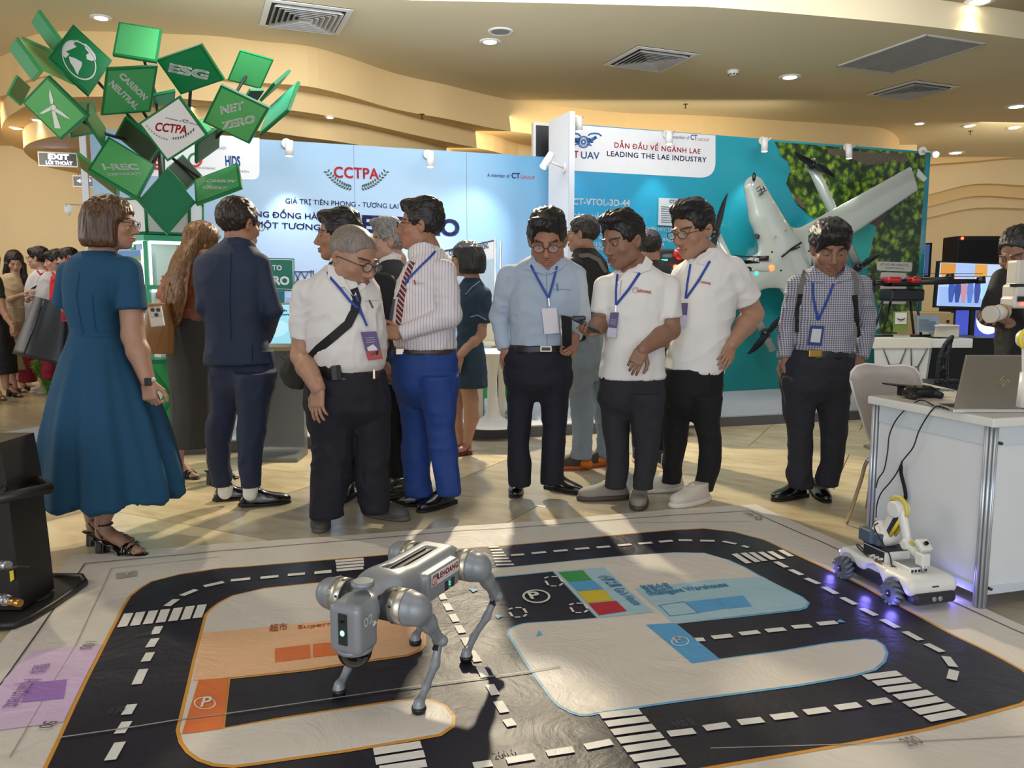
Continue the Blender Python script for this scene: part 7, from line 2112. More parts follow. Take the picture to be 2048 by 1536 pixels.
 def hand(s,wr,tip,back,curl=(.35,.45,.35),thumb=.5,side=1,sc=1.0,spread=.05):
  w=s.p(wr);t=s.p(tip);W,Q=hand_parts(hand_frame(w,t,back),curl,thumb,side,sc,spread);s.add_skin(W,Q)
 def done(s):
  s.skin(s.body)
  n=0;WW=[];QQ=[];CC=[]
  for W,Q,c in s.parts:
   WW.append(W);QQ.append(Q+n);CC.append(c);n+=len(W)
  W=np.concatenate(WW);Q=np.concatenate(QQ);C_=np.concatenate(CC)
  me=np_mesh('body',W,Q);a=me.color_attributes.new('Col','FLOAT_COLOR','POINT')
  a.data.foreach_set('color',np.concatenate([np.clip(C_,0,1),np.ones((len(C_),1))],1).astype(np.float32).ravel())
  me.materials.append(skin_mat('skin_'+s.tn,TONES[s.tn]));s.root.data=me
  return s.root
def fabric(name,c,rough=.8,var=.06,bump=.15,bscale=500,sheen=0.0):return mat(name,c,rough,var=var,vscale=6,bump=bump,bscale=bscale,sheen=sheen)
def pattern(name,base,line,kx,kz,w=.22,both=True,line2=None):
 m=mat(name,base,.8);nt=m.node_tree;b=nt.nodes['Principled BSDF']
 geo=nt.nodes.new('ShaderNodeNewGeometry');sep=nt.nodes.new('ShaderNodeSeparateXYZ');nt.links.new(geo.outputs['Position'],sep.inputs[0])
 def st(src,k,w):
  a=nt.nodes.new('ShaderNodeMath');a.operation='MULTIPLY';a.inputs[1].default_value=k;nt.links.new(src,a.inputs[0])
  f=nt.nodes.new('ShaderNodeMath');f.operation='FRACT';nt.links.new(a.outputs[0],f.inputs[0])
  c=nt.nodes.new('ShaderNodeMath');c.operation='LESS_THAN';c.inputs[1].default_value=w;nt.links.new(f.outputs[0],c.inputs[0]);return c.outputs[0]
 o=st(sep.outputs['X'],kx,w)
 if both:
  z=st(sep.outputs['Z'],kz,w);mm=nt.nodes.new('ShaderNodeMath');mm.operation='ADD';mm.use_clamp=False
  nt.links.new(o,mm.inputs[0]);nt.links.new(z,mm.inputs[1]);h_=nt.nodes.new('ShaderNodeMath');h_.operation='MULTIPLY';h_.inputs[1].default_value=.5;nt.links.new(mm.outputs[0],h_.inputs[0]);o=h_.outputs[0]
 mx=nt.nodes.new('ShaderNodeMix');mx.data_type='RGBA';mx.inputs[6].default_value=hexc(base);mx.inputs[7].default_value=hexc(line)
 nt.links.new(o,mx.inputs[0]);nt.links.new(mx.outputs[2],b.inputs['Base Color'])
 return m
def limb(f,pts,rad,k=.02,**kw):
 f.chain(pts,rad,k=k,**kw)
def trousers(s,m,pel,L,R_,amp=.005,dyl=0,dyr=0,depth=.95,seed=0,name='trousers',sc=8,k=.03,pdepth=.62,h=.010):
 def b(f):
  pr=s.rows(pel,depth=pdepth);z_,x_,y_,a_,d_=min(pr)
  f.loft(pr+[(z_-.05,x_,y_,a_*.80,d_*.78),(z_-.11,x_,y_,a_*.35,d_*.35)],k=0)
  for rows_,dd in((L,dyl),(R_,dyr)):
   q=sorted(s.rows(rows_,dd,depth),reverse=True);q=[(z,x,y,ax,ay*(1.25 if i==0 else 1.12 if i==1 else 1.0))for i,(z,x,y,ax,ay)in enumerate(q)]
   f.loft(q,k=k,n=2.1)
   q=q[1:]
   s.body.chain([Vector((x,y,z))for z,x,y,ax,ay in q],[min(.5*ax,.045)*(.55 if i_==len(q)-1 else 1)for i_,(z,x,y,ax,ay)in enumerate(q)],k=.01);s.tr=True
 o=s.cloth(name,m,b,h=h,amp=amp,sc=sc,seed=seed,vert=.8)
 return o
def collar(s,m,neck,r=.066,hgt=.045,yaw=0,open_=.5,name='collar',tilt=.02):
 n=s.p(neck);f=SDF(.005);fw=Vector((math.sin(math.radians(yaw)),-math.cos(math.radians(yaw)),0))
 a=n+Vector((0,0,-.015))+fw*tilt;b=n+Vector((0,0,hgt))
 f.cone(a,b,r*1.16,r*.98,k=0,capb=True);f.cone(a-Vector((0,0,.05)),b+Vector((0,0,.05)),r*1.04,r*.88,k=.002,op='sub')
 c=n+fw*(r+.01)
 f.cone(c+Vector((0,0,-.09)),c+Vector((0,0,hgt+.05)),.004,.055*open_*1.3,k=.004,op='sub')
 W,N,Q=f.extract();o=obj(name,np_mesh(name,W,Q),m,s.root)
 return o
def vneck(s,f,neck,yaw=0,depth=.09,w=.050):
 n=s.p(neck);fw=Vector((math.sin(math.radians(yaw)),-math.cos(math.radians(yaw)),0))
 f.cone(n+fw*.075+UP*.07,n+fw*.15-UP*depth,w*1.25,.006,k=.008,op='sub')
 f.ell(n+fw*.04+UP*.03,(.062,.062,.055),k=.008,op='sub')
 c=SDF(.007);c.ell(n-UP*.035+fw*.02,(.070,.068,.075),k=0);s.skin(c)
def flap(s,pts,m,off=.012,name='collar_flap'):
 W=[s.hit(u,v,off)for u,v in pts];ys=sorted(w.y for w in W);md=ys[len(ys)//2]
 W=[P(pts[k][0],pts[k][1],min(max(W[k].y,md-.035),md+.035))for k in range(len(W))]
 b_=MB();c=sum(W,Vector())/len(W)
 for k in range(len(W)):
  a,b=W[k],W[(k+1)%len(W)];b_.poly([a,b,c]);b_.poly([a+Vector((0,.005,0)),c+Vector((0,.005,0)),b+Vector((0,.005,0))]);b_.poly([a,a+Vector((0,.005,0)),b+Vector((0,.005,0)),b])
 return b_.build(name,m,s.root)
 # PEOPLE
shoe_blk=mat('shoe_black','#0d0d0e',.22,coat=.4);sole_blk=mat('sole_black','#141414',.6);lany=mat('lanyard_blue','#1f3f9a',.6);belt_b=mat('belt_black','#121212',.4);belt_br=mat('belt_brown','#3a251e',.4)
buckle=mat('buckle_silver','#b9b4a4',.25,.9);purple=mat('badge_purple','#4a3670',.4);badge_w=mat('badge_white','#cfcbd2',.35)
white_sh=fabric('shirt_white','#dcd8d4');polo_w=fabric('polo_white','#e4e2de')
def core(s,neck,pel,legs):
 n,p_=s.p(neck),s.p(pel);m_=(n+p_)/2
 s.body.cone(n-Vector((0,0,.12)),m_,.065,.070,k=.02);s.body.cone(m_,p_,.070,.075,k=.03)
 for(kn,an)in([]if s.tr else legs):
  K_=s.p(kn);s.body.chain([p_,Vector((K_.x*.85+p_.x*.15,K_.y,p_.z-.04)),K_,s.p(an)],[.045,.050,.040,.030],k=.015)
def arm(s,sh,el,wr,r,f=None,sleeve_r=None,short=None,k=.025):
 """skin arm to s.body at h; sleeve into f; short = fraction of the upper arm covered"""
 A,E,W_=s.p(sh),s.p(el),s.p(wr)
 a=SDF(.0065)
 if short is not None:
  st=A+(E-A)*(short*.8)
  a.cone(st,E,r[0]*.98,r[1],k=0);a.cone(E,E+(W_-E)*.35,r[1],r[1]*1.02,k=.02);a.cone(E+(W_-E)*.35,W_,r[1]*1.02,r[2],k=.02)
  s.skin(a);s.body.cone(A,st,r[0]*.8,r[0]*.8,k=.02)
 else:
  s.body.chain([A,E,W_],[r[0]*.7,r[1]*.7,r[2]*.8],k=.02)
 if f is not None:
  q=sleeve_r
  if short is not None:
   f.cone(A,A+(E-A)*short,q[0],q[1],k=k,capb=True)
  else:
   f.cone(A,E,q[0],q[1],k=k);f.cone(E,W_,q[1],q[2],k=.015,capb=True)
def px(s,r):return[x*mpp(s.Y)for x in r]
s=Person(3.78,'woman with a brown bob and glasses in a teal short sleeved dress, seen from behind',tone='mid')
teal_f=fabric('dress_teal','#124766',.85,.07,.25,350)
def b(f):
 f.loft(s.rows([(503,168,218,.05),(512,146,246,.085),(525,137,262,.10),(545,132,265,.115),(575,130,250,.12),(615,135,236,.125),(660,148,238,.115),(690,139,250,.14),(720,129,264,.17),(760,121,287,.21),(800,115,304,.24),(850,107,322,.27),(900,99,338,.29),(950,92,351,.31),(990,88,357,.32)]),k=0,n=2.1)
 arm(s,(256,540,-.02),(266,672,-.05),(296,762,-.10),px(s,(23,21,14)),f,px(s,(26,30)),short=.60)
 f.cone(s.p((140,545,.06)),s.p((132,610,.10)),.055,.06,k=.03,capb=True)
def fdress(W,N):
 z0,z1=.35,1.0;t=np.clip((z1-W[:,2])/(z1-z0),0,1)
 cx=s.p((215,800)).x;a=np.arctan2(W[:,1]-s.Y,W[:,0]-cx)
 return t*(.020*np.sin(a*9+.8*np.sin(a*3))+.008*np.sin(a*17+W[:,2]*3))+.003*(1-np.abs(noise3(W[:,0]*12,W[:,1]*12,W[:,2]*9,4)))
f_=SDF(.0085);b(f_);W,N,Q=f_.extract(fdress);obj('dress',np_mesh('dress',W,Q),teal_f,s.root);s.bvh.append(BVHTree.FromPolygons([Vector(v)for v in W.tolist()],Q.tolist()))
s.strap('waist_seam',[(149,657),(190,664),(237,660)],3,teal_f,.0035);s.strap('waist_seam',[(150,668),(190,675),(238,671)],2,teal_f,.0035)
s.strap('back_dart',[(158,545),(152,590),(160,640),(166,668)],2,mat('dress_seam','#0d3a5c',.9),.003);s.strap('back_dart',[(184,590),(188,640),(192,662)],2,mat('dress_seam','#0d3a5c',.9),.003)
s.head((226,447),100,100,4,neck=(205,505,.02),nr=.052,hair='bob',hcol=('#2a1a12','#6b4a2c'),fem=True,glasses='#15110f',lip='#a8504a',dy=.02)
s.hand((297,764,-.10),(303,826,-.12),(-.2,-1,.1),curl=(.7,.9,.5),side=-1,thumb=.7,sc=.95)
b_=MB();wq_=s.p((297,762,-.10));ad=(s.p((303,790,-.11))-s.p((287,735,-.08))).normalized();b_.frustum(wq_-ad*.012,wq_+ad*.012,.031,.031,20);b_.build('watch_band',white_m,s.root)
MB().box(wq_+Vector((.012,-.033,0)),(.030,.012,.036),bevel=.005).build('watch_face',black_m,s.root)
wf=[sandal(s.root,G(186,1092)+Vector((0,.02,0)),95,.23,.062,mt=mat('patent_black','#0b0b0c',.15,coat=.6)),sandal(s.root,G(210,1107),80,.25,.062,mt=mat('patent_black','#0b0b0c',.15,coat=.6))]
for W,Q in wf:s.add_skin(W,Q)
l_=SDF(.007)
for(a,c)in(((182,985,.1),wf[0]),((221,985,-.02),wf[1])):
 t_=Vector(c[0][np.argmax(c[0][:,2])].tolist());l_.chain([s.p(a),s.p(a)*.45+Vector((t_.x,t_.y,t_.z))*.55+Vector((-.005,.012,0)),Vector((t_.x,t_.y,t_.z-.03))],[.056,.050,.034],k=.02)
s.skin(l_);core(s,(205,505),(200,720),[((185,880),(185,985,.1)),((215,880),(221,985,-.02))]);s.done()
r=empty('tote_bag',P(85,730,3.98),'black leather tote bag with red straps on the shoulder of the woman in teal','bag')
bY=3.98;bg=SDF(.007)
q4=[(69,592),(140,611),(150,738),(24,707)]
bm=bmesh.new();bagm=mat('tote_black','#1c1b1b',.45,bump=.1,bscale=90)
def bagp(sx,t,d):a=[(q4[0][i]*(1-sx)+q4[1][i]*sx)*(1-t)+(q4[3][i]*(1-sx)+q4[2][i]*sx)*t for i in(0,1)];return P(a[0],a[1],bY+d)
nx_,nz_=10,12;V={}
for sd in(-1,1):
 for i in range(nx_+1):
  for j in range(nz_+1):
   x,t=i/nx_,j/nz_;th=(.03+.06*t)*(1-abs(2*x-1)**4)+.006+.006*math.sin(7*x+3*t)
   V[sd,i,j]=bm.verts.new(bagp(x,t,sd*th))
for sd in(-1,1):
 for i in range(nx_):
  for j in range(nz_):bm.faces.new((V[sd,i,j],V[sd,i+1,j],V[sd,i+1,j+1],V[sd,i,j+1]))
for j in range(nz_):
 for i in(0,nx_):bm.faces.new((V[-1,i,j],V[-1,i,j+1],V[1,i,j+1],V[1,i,j]))
for i in range(nx_):bm.faces.new((V[-1,i,nz_],V[-1,i+1,nz_],V[1,i+1,nz_],V[1,i,nz_]))
for f in bm.faces:f.smooth=True
bmesh.ops.recalc_face_normals(bm,faces=bm.faces[:]);me=bpy.data.meshes.new('bag_body');bm.to_mesh(me);bm.free();obj('bag_body',me,bagm,r)
redl=mat('strap_red','#b3132b',.4)
for d in(-.07,.07):
 MB().tube(catmull([P(107,605,bY+d),P(118,575,bY-.02+d*.5),P(131,535,bY-.03),P(140,512,bY-.02)],4),.011,6,flat=((0,1,0),.35)).build('strap',redl,r)
MB().box(P(128,628,bY-.09),(.024,.008,.075),bevel=.003).build('strap_tab',redl,r);MB().tube([P(128,600,bY-.085),P(129,640,bY-.095)],.010,6,flat=((0,1,0),.3)).build('strap_tab',redl,r)
MB().tube([P(124,615,bY-.096),P(133,615,bY-.096),P(133,622,bY-.096),P(124,622,bY-.096),P(124,615,bY-.096)],.002,5).build('buckle',steel_m,r)
MB().tube([bagp(.26,.02,-.07),bagp(.22,.5,-.09),bagp(.18,.97,-.10)],.004,5).build('seam',bagm,r)
s=Person(5.2,'woman with long brown hair in a rust blouse and long charcoal skirt, seen from behind',tone='fair')
rust=fabric('blouse_rust','#8a4a2e',.45,.1,.1)
def b(f):
 f.loft(s.rows([(522,365,405,.07),(535,345,425,.10),(560,336,432,.115),(600,333,430,.12),(630,334,428,.125),(645,344,420,.11)]),k=0)
 arm(s,(343,560,0),(326,612,-.02),(318,640,.05),(.045,.04,.028),f,(.055,.050),short=.8)
s.cloth('blouse',rust,b,amp=.009,sc=9,vert=1.6)
s.cloth('skirt',fabric('skirt_charcoal','#3b3a38',.85),lambda f:f.loft(s.rows([(632,343,420,.12),(660,340,424,.13),(694,337,428,.14),(741,342,430,.14),(787,346,430,.13),(834,346,428,.13),(893,342,424,.13)]),k=0),amp=.004,vert=.3)
def ex(f):
 f.chain([(0,-.06,-.02),(.02,-.09,-.12),(.03,-.10,-.24)],[.088,.095,.10],k=.03,flat=((0,1,0),.45))
 f.chain([(.03,-.10,-.24),(.045,-.085,-.36),(.05,-.06,-.47)],[.12,.125,.085],k=.03,flat=((0,1,0),.38))
s.head((407,486),76,128,18,neck=(395,522,.0),nr=.05,hair='long',hcol=('#3a2414','#8d6236'),fem=True,extra=ex)
s.add_skin(*sandal(s.root,G(356,952),60,.23,.075,mt=mat('heel_black','#141213',.4)));s.add_skin(*sandal(s.root,G(426,968),150,.23,.085,mt=mat('heel_black','#141213',.4)))
l_=SDF(.007);l_.chain([s.p((356,880)),s.p((357,932))],[.045,.030],k=0);l_.chain([s.p((422,885)),s.p((425,936))],[.042,.030],k=.01);s.skin(l_)
core(s,(395,522),(385,690),[((360,800),(356,890)),((415,800),(422,890))]);s.done()
r=empty('tan_handbag',P(315,700,4.95),'tan leather handbag hanging beside the long haired woman in rust','bag')
tan=mat('leather_tan','#8f6433',.4,bump=.1,bscale=80);sb=SDF(.006)
sb.loft([(P(315,707,4.95).z,P(318,707,4.95).x,4.95,.085,.05),(P(315,660,4.95).z,P(318,660,4.95).x,4.95,.088,.055),(P(315,606,4.95).z,P(318,606,4.95).x,4.95,.068,.035)],k=0,n=3.5);obj('bag_body',sb.mesh(),tan,r)
MB().tube([P(332,608,4.9),P(334,585,4.93),P(338,560,5.0)],.005,6).build('strap',tan,r);MB().tube([P(329,610,4.885),P(322,660,4.88),P(312,703,4.885)],.002,5).build('seam',tan,r)
r=empty('smartphone',P(312,634,3.5),'gold smartphone with three lenses held up in front of the woman in teal','phone')
pc=P(313,633,3.62);Rp=Matrix.Rotation(-.12,3,'Y')
MB().box(pc,(.066,.009,.092),Rp,bevel=.004).build('body',mat('phone_gold','#b5a894',.3,.5),r);MB().box(pc+Vector((.0,-.006,.02)),(.050,.003,.044),Rp,bevel=.001).build('camera_plate',mat('phone_plate','#a89b88',.25,.5),r)
for dx,dz in((-.012,.030),(.013,.030),(.004,.008)):MB().frustum(pc+Vector((dx,-.0075,dz)),pc+Vector((dx,-.011,dz)),.009,.009,16).build('lens',dblk,r)
s=Person(4.57,'man in a navy blue suit standing with his back to the camera, facing the kiosk',tone='warm')
navy=fabric('suit_navy','#1f2b45',.75,.05);navy_t=fabric('trousers_navy','#1c2740',.75,.05)
def b(f):
 f.loft(s.rows([(478,452,502,.07),(490,435,506,.095),(505,412,518,.115),(520,399,528,.13),(545,396,531,.135),(600,404,528,.135),(650,417,526,.13),(680,417,532,.135),(728,410,546,.15)]),k=0,n=2.4)
 arm(s,(519,528,.0),(543,620,.0),(528,680,.18),(.05,.045,.03),f,px(s,(21,20,15)))
 arm(s,(407,528,.0),(408,615,-.06),(440,670,.20),(.05,.045,.03),f,px(s,(18,16,13)))
s.cloth('jacket',navy,b,amp=.004,sc=7,vert=.7)
s.cloth('lapel_collar',navy,lambda f:f.cone(s.p((476,494,.0)),s.p((474,478,.02)),.098,.074,k=0,capb=True),amp=0,h=.007)
s.cloth('shirt_collar',white_m,lambda f:f.cone(s.p((475,492,.0)),s.p((474,472,.01)),.080,.066,k=0,capb=True),amp=0,h=.006)
s.strap('back_vent',[(505,690),(505,733)],2,mat('seam_dark','#10182b',.9),.004);s.strap('back_seam',[(462,505),(460,600),(462,680)],1.5,mat('seam_dark','#10182b',.9),.003)
trousers(s,navy_t,[(700,424,545),(735,424,548),(772,425,548)],[(745,424,482),(811,425,473),(846,415,466),(881,412,460),(928,418,458),(972,428,466)],[(745,474,549),(811,477,539),(858,477,531),(881,477,527),(928,479,521),(974,483,519)],dyr=-.08,amp=.006)
s.head((478,449),99,148,5,neck=(474,484,.01),hair='short',hcol=('#17100e','#33211d'),glasses='#1a1a1a',nr=.058)
for(c,yw,L)in(((446,1000),112,.27),((500,1011),108,.30)):shoe(s.root,G(*c),yw,'dress',shoe_blk,sole_blk,L)
for a_,c_ in(((452,965,0),(450,985,0)),((502,968,-.08),(500,988,-.08))):s.cloth('sock',white_m,lambda f:f.cone(s.p(a_),s.p(c_),.045,.04,k=0),amp=0,stick=False)
core(s,(474,484),(483,720),[((445,860),(445,965)),((505,860),(503,968))]);s.done()
s=Person(4.95,'man in a dark navy suit in profile behind the shaven headed man, mouth open',tone='warm')
dk=fabric('suit_midnight','#10131f',.7)
def b(f):
 f.loft(s.rows([(512,672,720,.08),(530,655,750,.12),(560,640,775,.15),(620,635,785,.15),(700,645,780,.15),(760,650,778,.15)]),k=0)
 arm(s,(770,565,-.05),(782,650,-.05),(760,735,-.12),(.05,.045,.03),f,px(s,(20,18,13)))
s.cloth('jacket',dk,b,amp=.004);collar(s,white_m,(690,520),yaw=-75)
trousers(s,dk,[(740,655,775),(790,660,775)],[(780,665,715),(880,680,716),(975,686,714)],[(780,712,776),(880,722,768),(975,735,765)])
s.head((677,473),96,-78,0,neck=(697,515,.02),hair='sweep',hcol=('#0d0b0b','#221b19'),nr=.058)
s.hand((764,728,-.14),(775,745,-.16),(0,-1,0),curl=(.6,.6,.4),side=1)
for c in((700,993),(745,990)):shoe(s.root,G(*c),-10,'dress',shoe_blk,sole_blk,.26)
core(s,(697,515),(715,700),[((690,850),(700,970)),((745,850),(748,970))]);s.done()
s=Person(5.15,'man with swept grey hair and dark grey suit, half hidden behind the striped shirt',tone='fair')
dg=fabric('suit_dark_grey','#34363c',.75)
def b(f):f.loft(s.rows([(519,770,800,.07),(535,750,815,.11),(570,735,825,.14),(650,740,830,.14),(740,745,830,.14)]),k=0)
s.cloth('jacket',dg,b,amp=.004);collar(s,white_m,(787,520),yaw=-70)
trousers(s,fabric('trousers_black','#131316',.8),[(720,750,825),(770,755,825)],[(760,757,795),(880,765,800),(968,772,802)],[(760,790,826),(880,800,826),(968,800,826)])
s.head((776,484),82,-76,0,neck=(792,520,.02),hair='quiff',hcol=('#5c5a58','#a9a7a2'),shave='#6a5a4e')
shoe(s.root,G(800,984),-60,'dress',mat('shoe_olive','#2b2a1f',.25,coat=.4),sole_blk,.27);shoe(s.root,G(822,978),-40,'dress',shoe_blk,sole_blk,.26)
core(s,(792,520),(790,710),[((780,850),(787,960)),((812,850),(812,960))]);s.done()
s=Person(4.12,'stout shaven headed man in white short sleeved shirt, black strap and VIP badge',tone='mid')
def b(f):
 f.loft(s.rows([(530,655,722,.075),(543,640,738,.11),(560,618,750,.14),(590,604,760,.165),(625,608,765,.18),(660,612,769,.195),(700,618,773,.20),(728,628,770,.19),(745,636,760,.16)]),k=0,n=2.2)
 arm(s,(612,585,-.03),(603,712,-.05),(635,775,-.25),px(s,(23,21,15)),f,px(s,(27,25)),short=.74)
 vneck(s,f,(692,556,.0),40,.06)
s.cloth('shirt',white_sh,b,amp=.007,sc=8,h=.0085)
arm(s,(750,590,.05),(765,690,.15),(740,720,.28),(.05,.045,.03))
s.head((706,516),122,58,22,neck=(690,548,.02),nr=.068,hair='buzz',hcol=('#6a5f57','#8f857b'),fat=.18,glasses='#2b2a2a',stub='#8d7a6c',shave='#857568',lip='#8f5348',dy=-.05)
flap(s,[(655,528),(656,556),(672,574),(690,574),(706,592),(690,560),(672,535)],white_sh)
flap(s,[(727,562),(733,572),(716,588),(708,592),(716,572)],white_sh)
trousers(s,fabric('trousers_ink','#13131f',.8),[(738,628,764,.17),(770,612,775,.19),(815,614,778,.18)],[(790,613,706),(842,617,707),(876,629,706),(908,628,704),(940,624,698),(1001,621,690),(1034,620,682)],[(790,700,778),(842,704,778),(908,708,776),(940,711,772),(988,717,778),(1025,727,778)],dyl=-.06,dyr=.02,amp=.009,sc=7)
s.cloth('belt',belt_br,lambda f:f.loft([(z,x,y,ax*1.03,ay*1.03)for z,x,y,ax,ay in s.rows([(738,628,764,.172),(756,624,768,.180)])],k=0),amp=0,h=.007)
s.strap('belt_pouch',[(634,744),(682,742)],34,belt_b,.018,th=.02);MB().box(s.hit(748,748,.01),(.012,.006,.05),bevel=.002).build('buckle',buckle,s.root)
s.hand((636,778,-.25),(634,838,-.28),(-.55,-1,.1),curl=(.20,.28,.22),side=1,thumb=.5,sc=1.02,spread=.11)
st_=s.strap('bag_strap',[(707,577),(714,598),(709,622),(696,648),(668,672),(637,698),(614,722)],17,mat('strap_black','#0d0d10',.7),.008)
s.strap('lanyard',[(655,543),(661,556),(680,577),(700,602),(716,617)],5,lany,.014);s.strap('lanyard',[(712,590),(722,622),(733,650)],4,lany,.012);s.strap('lanyard',[(716,617),(728,638),(734,652)],4,lany,.014)
o,W4,y_=s.badge([(721,664),(753,662.5),(766,718),(736,721)],purple,.016)
bp=lambda sx,t,d=.001:(W4[0]*(1-sx)+W4[1]*sx)*(1-t)+(W4[3]*(1-sx)+W4[2]*sx)*t+Vector((0,-d,0))
MB().poly([bp(0,.68),bp(1,.66),bp(1,1),bp(0,1)]).build('red_band',mat('badge_red','#a32a2a',.4),o);MB().poly([bp(.15,.55),bp(.6,.45),bp(.8,.62),bp(.5,.85),bp(.2,.8)]).build('painted_glare',badge_w,o)  # the pale patch is glare put into the badge colour
lettering('VIP',bp(.40,.86,.003),bp(.86,.84,.003),W4[0]-W4[3],badge_w,o,.03,caph=.022)
for t in(.22,.30,.38):MB().tube([bp(.2,t,.002),bp(.8,t-.01,.002)],.0016,4).build('printed_line',badge_w,o)
s.strap('pen',[(738,600),(746,616)],3,black_m,.007)
s.strap('shirt_pocket',[(728,602),(757,601)],1.5,mat('seam_light','#b9b4b0',.9),.003)
for c,yw,L in(((641,1050),8,.255),((745,1036),62,.285)):shoe(s.root,G(*c)+Vector((0,.05,0)),yw,'clog',mat('clog_grey','#4d4b45',.6),mat('clog_sole','#55534d',.7),L)
core(s,(690,548),(697,720),[((660,880),(650,1020,-.06)),((740,880),(752,1010))]);s.done()
r=empty('sling_bag',P(590,745,4.3),'dark olive sling bag behind the hip of the shaven headed man','bag')
f_=SDF(.008);f_.ell(P(592,742,4.22),(.075,.07,.085),k=0);f_.ell(P(600,758,4.2),(.055,.06,.05),k=.03)
obj('bag_body',f_.mesh(disp=folds(.008,12)),fabric('bag_olive','#2a2c24',.9),r)
s=Person(4.45,'man in profile with glasses, striped white shirt, tie and royal blue trousers',tone='warm')
striped=pattern('shirt_striped','#dad4d6','#a9a6b4',62,1,.22,both=False)
def b(f):
 f.loft(s.rows([(497,838,884,.07),(512,826,895,.11),(530,812,906,.145),(560,797,912,.16),(600,789,913,.165),(640,786,912,.165),(675,788,911,.16),(698,794,911,.15)]),k=0,n=2.2)
 arm(s,(887,545,-.12),(898,632,-.15),(800,668,-.20),(.05,.045,.03),f,px(s,(26,23,15)))
s.cloth('shirt',striped,b,amp=.006,sc=8,vert=1.4,h=.009)
s.head((841,452),97,-86,-2,neck=(855,500,.02),nr=.060,hair='sweep',hcol=('#100c0c','#241c1b'),glasses='#241a1a')
collar(s,striped,(854,502,.0),r=.075,hgt=.045,yaw=-85,open_=.5)
royal=fabric('trousers_royal','#12397e',.7,.05)
trousers(s,royal,[(698,785,912,.15),(730,783,915,.155),(775,787,915,.15)],[(750,786,855),(818,801,858),(866,804,856),(915,805,860),(950,809,858),(992,812,866)],[(750,835,915),(818,848,912),(854,852,906),(891,858,912),(940,868,919),(990,876,921)],dyl=.08,dyr=-.08,amp=.006)
s.cloth('belt',belt_br,lambda f:f.loft([(z,x,y,ax*1.02,ay*1.02)for z,x,y,ax,ay in s.rows([(696,787,912,.152),(707,786,913,.153)])],k=0),amp=0,h=.007)
MB().box(s.hit(800,703,.012),(.045,.008,.034),Matrix.Rotation(.3,3,'Z'),bevel=.003).build('buckle',buckle,s.root)
tie=pattern('tie_striped','#5c2430','#cbb9b2',0,48,.28,both=False)
nt=tie.node_tree;geo=[n for n in nt.nodes if n.type=='NEW_GEOMETRY'][0];mp_=nt.nodes.new('ShaderNodeMapping');mp_.inputs['Rotation'].default_value=(0,.7,0);sp_=[n for n in nt.nodes if n.type=='SEPXYZ'][0];nt.links.new(geo.outputs['Position'],mp_.inputs[0]);nt.links.new(mp_.outputs[0],sp_.inputs[0]);[n for n in nt.nodes if n.type=='MATH' and n.operation=='MULTIPLY'][0].inputs[1].default_value=48
s.strap('tie',[(826,524),(815,550),(806,578),(800,615),(797,650)],13,tie,.014,th=.008)
s.strap('lanyard',[(877,494),(862,512),(841,532),(818,556),(800,582),(794,594)],4,lany,.012)
s.badge([(786,598),(791,598),(784,648),(776,648)],mat('badge_navy','#262d52',.4),.03)
s.strap('shirt_pocket',[(826,565),(850,567)],1.5,mat('seam_light','#b9b4b0',.9),.003);s.strap('pen',[(828,560),(831,569)],2.5,mat('pen_red','#9c2a2a',.4),.006)
s.hand((800,668,-.20),(772,664,-.24),(0,-1,.4),curl=(.5,.7,.5),side=1,sc=1.0)
shoe(s.root,G(850,1012)+Vector((0,.04,0)),-82,'dress',shoe_blk,sole_blk,.32);shoe(s.root,G(893,1012)+Vector((0,.04,0)),-38,'dress',shoe_blk,sole_blk,.31)
core(s,(854,500),(850,700),[((835,850),(838,985,.08)),((885,850),(896,985,-.08))]);s.done()
s=Person(6.0,'woman with a black bob in a short sleeved denim dress by the booth',tone='mid')
den=fabric('denim_dark','#22384a',.85,.12)
def b(f):
 f.loft(s.rows([(556,930,958,.06),(568,920,968,.10),(590,916,974,.12),(620,914,970,.12),(670,915,962,.115),(700,913,968,.13),(740,911,973,.14),(774,910,975,.145)]),k=0)
 arm(s,(966,590,-.05),(960,668,-.06),(920,712,-.14),px(s,(14,12,8)),f,px(s,(17,17)),short=.72)
s.cloth('dress',den,b,amp=.006,h=.009);s.strap('sleeve_cuff',[(941,634),(955,630),(973,640)],2.5,mat('denim_pale','#7f93a3',.9),.004)
s.strap('collar_edge',[(920,580),(932,588),(944,574),(960,562)],2,mat('denim_pale','#7f93a3',.9),.004)
s.head((931,519),66,-98,2,neck=(945,556,.0),nr=.045,hair='bobshort',hcol=('#0b0a0b','#1d1a1b'),fem=True,glasses='#caa79a')
s.hand((920,712,-.14),(913,738,-.15),(-.3,-1,0),curl=(.1,.15,.1),side=1,sc=.9)
l_=SDF(.007);l_.chain([s.p((936,765)),s.p((941,800)),s.p((943,835)),s.p((934,888))],[.070,.058,.056,.030],k=.02);l_.chain([s.p((918,765,.1)),s.p((914,810,.1)),s.p((914,850,.1)),s.p((922,885,.08))],[.055,.045,.044,.028],k=.02);s.skin(l_)
rs=mat('shoe_dark_red','#6e1420',.35)
for c,yw in(((934,912),-60),((922,905),-50)):s.add_skin(*sandal(s.root,G(*c)+Vector((0,.05,0)),yw,.225,.02,rs))
core(s,(945,556),(942,700),[((941,800),(936,850)),((914,810,.1),(918,850,.1))]);s.done()
s=Person(4.73,'smiling man with glasses in a pale blue long sleeved shirt with a blank white badge',tone='warm')
blu=fabric('shirt_pale_blue','#a3b2c4',.75)
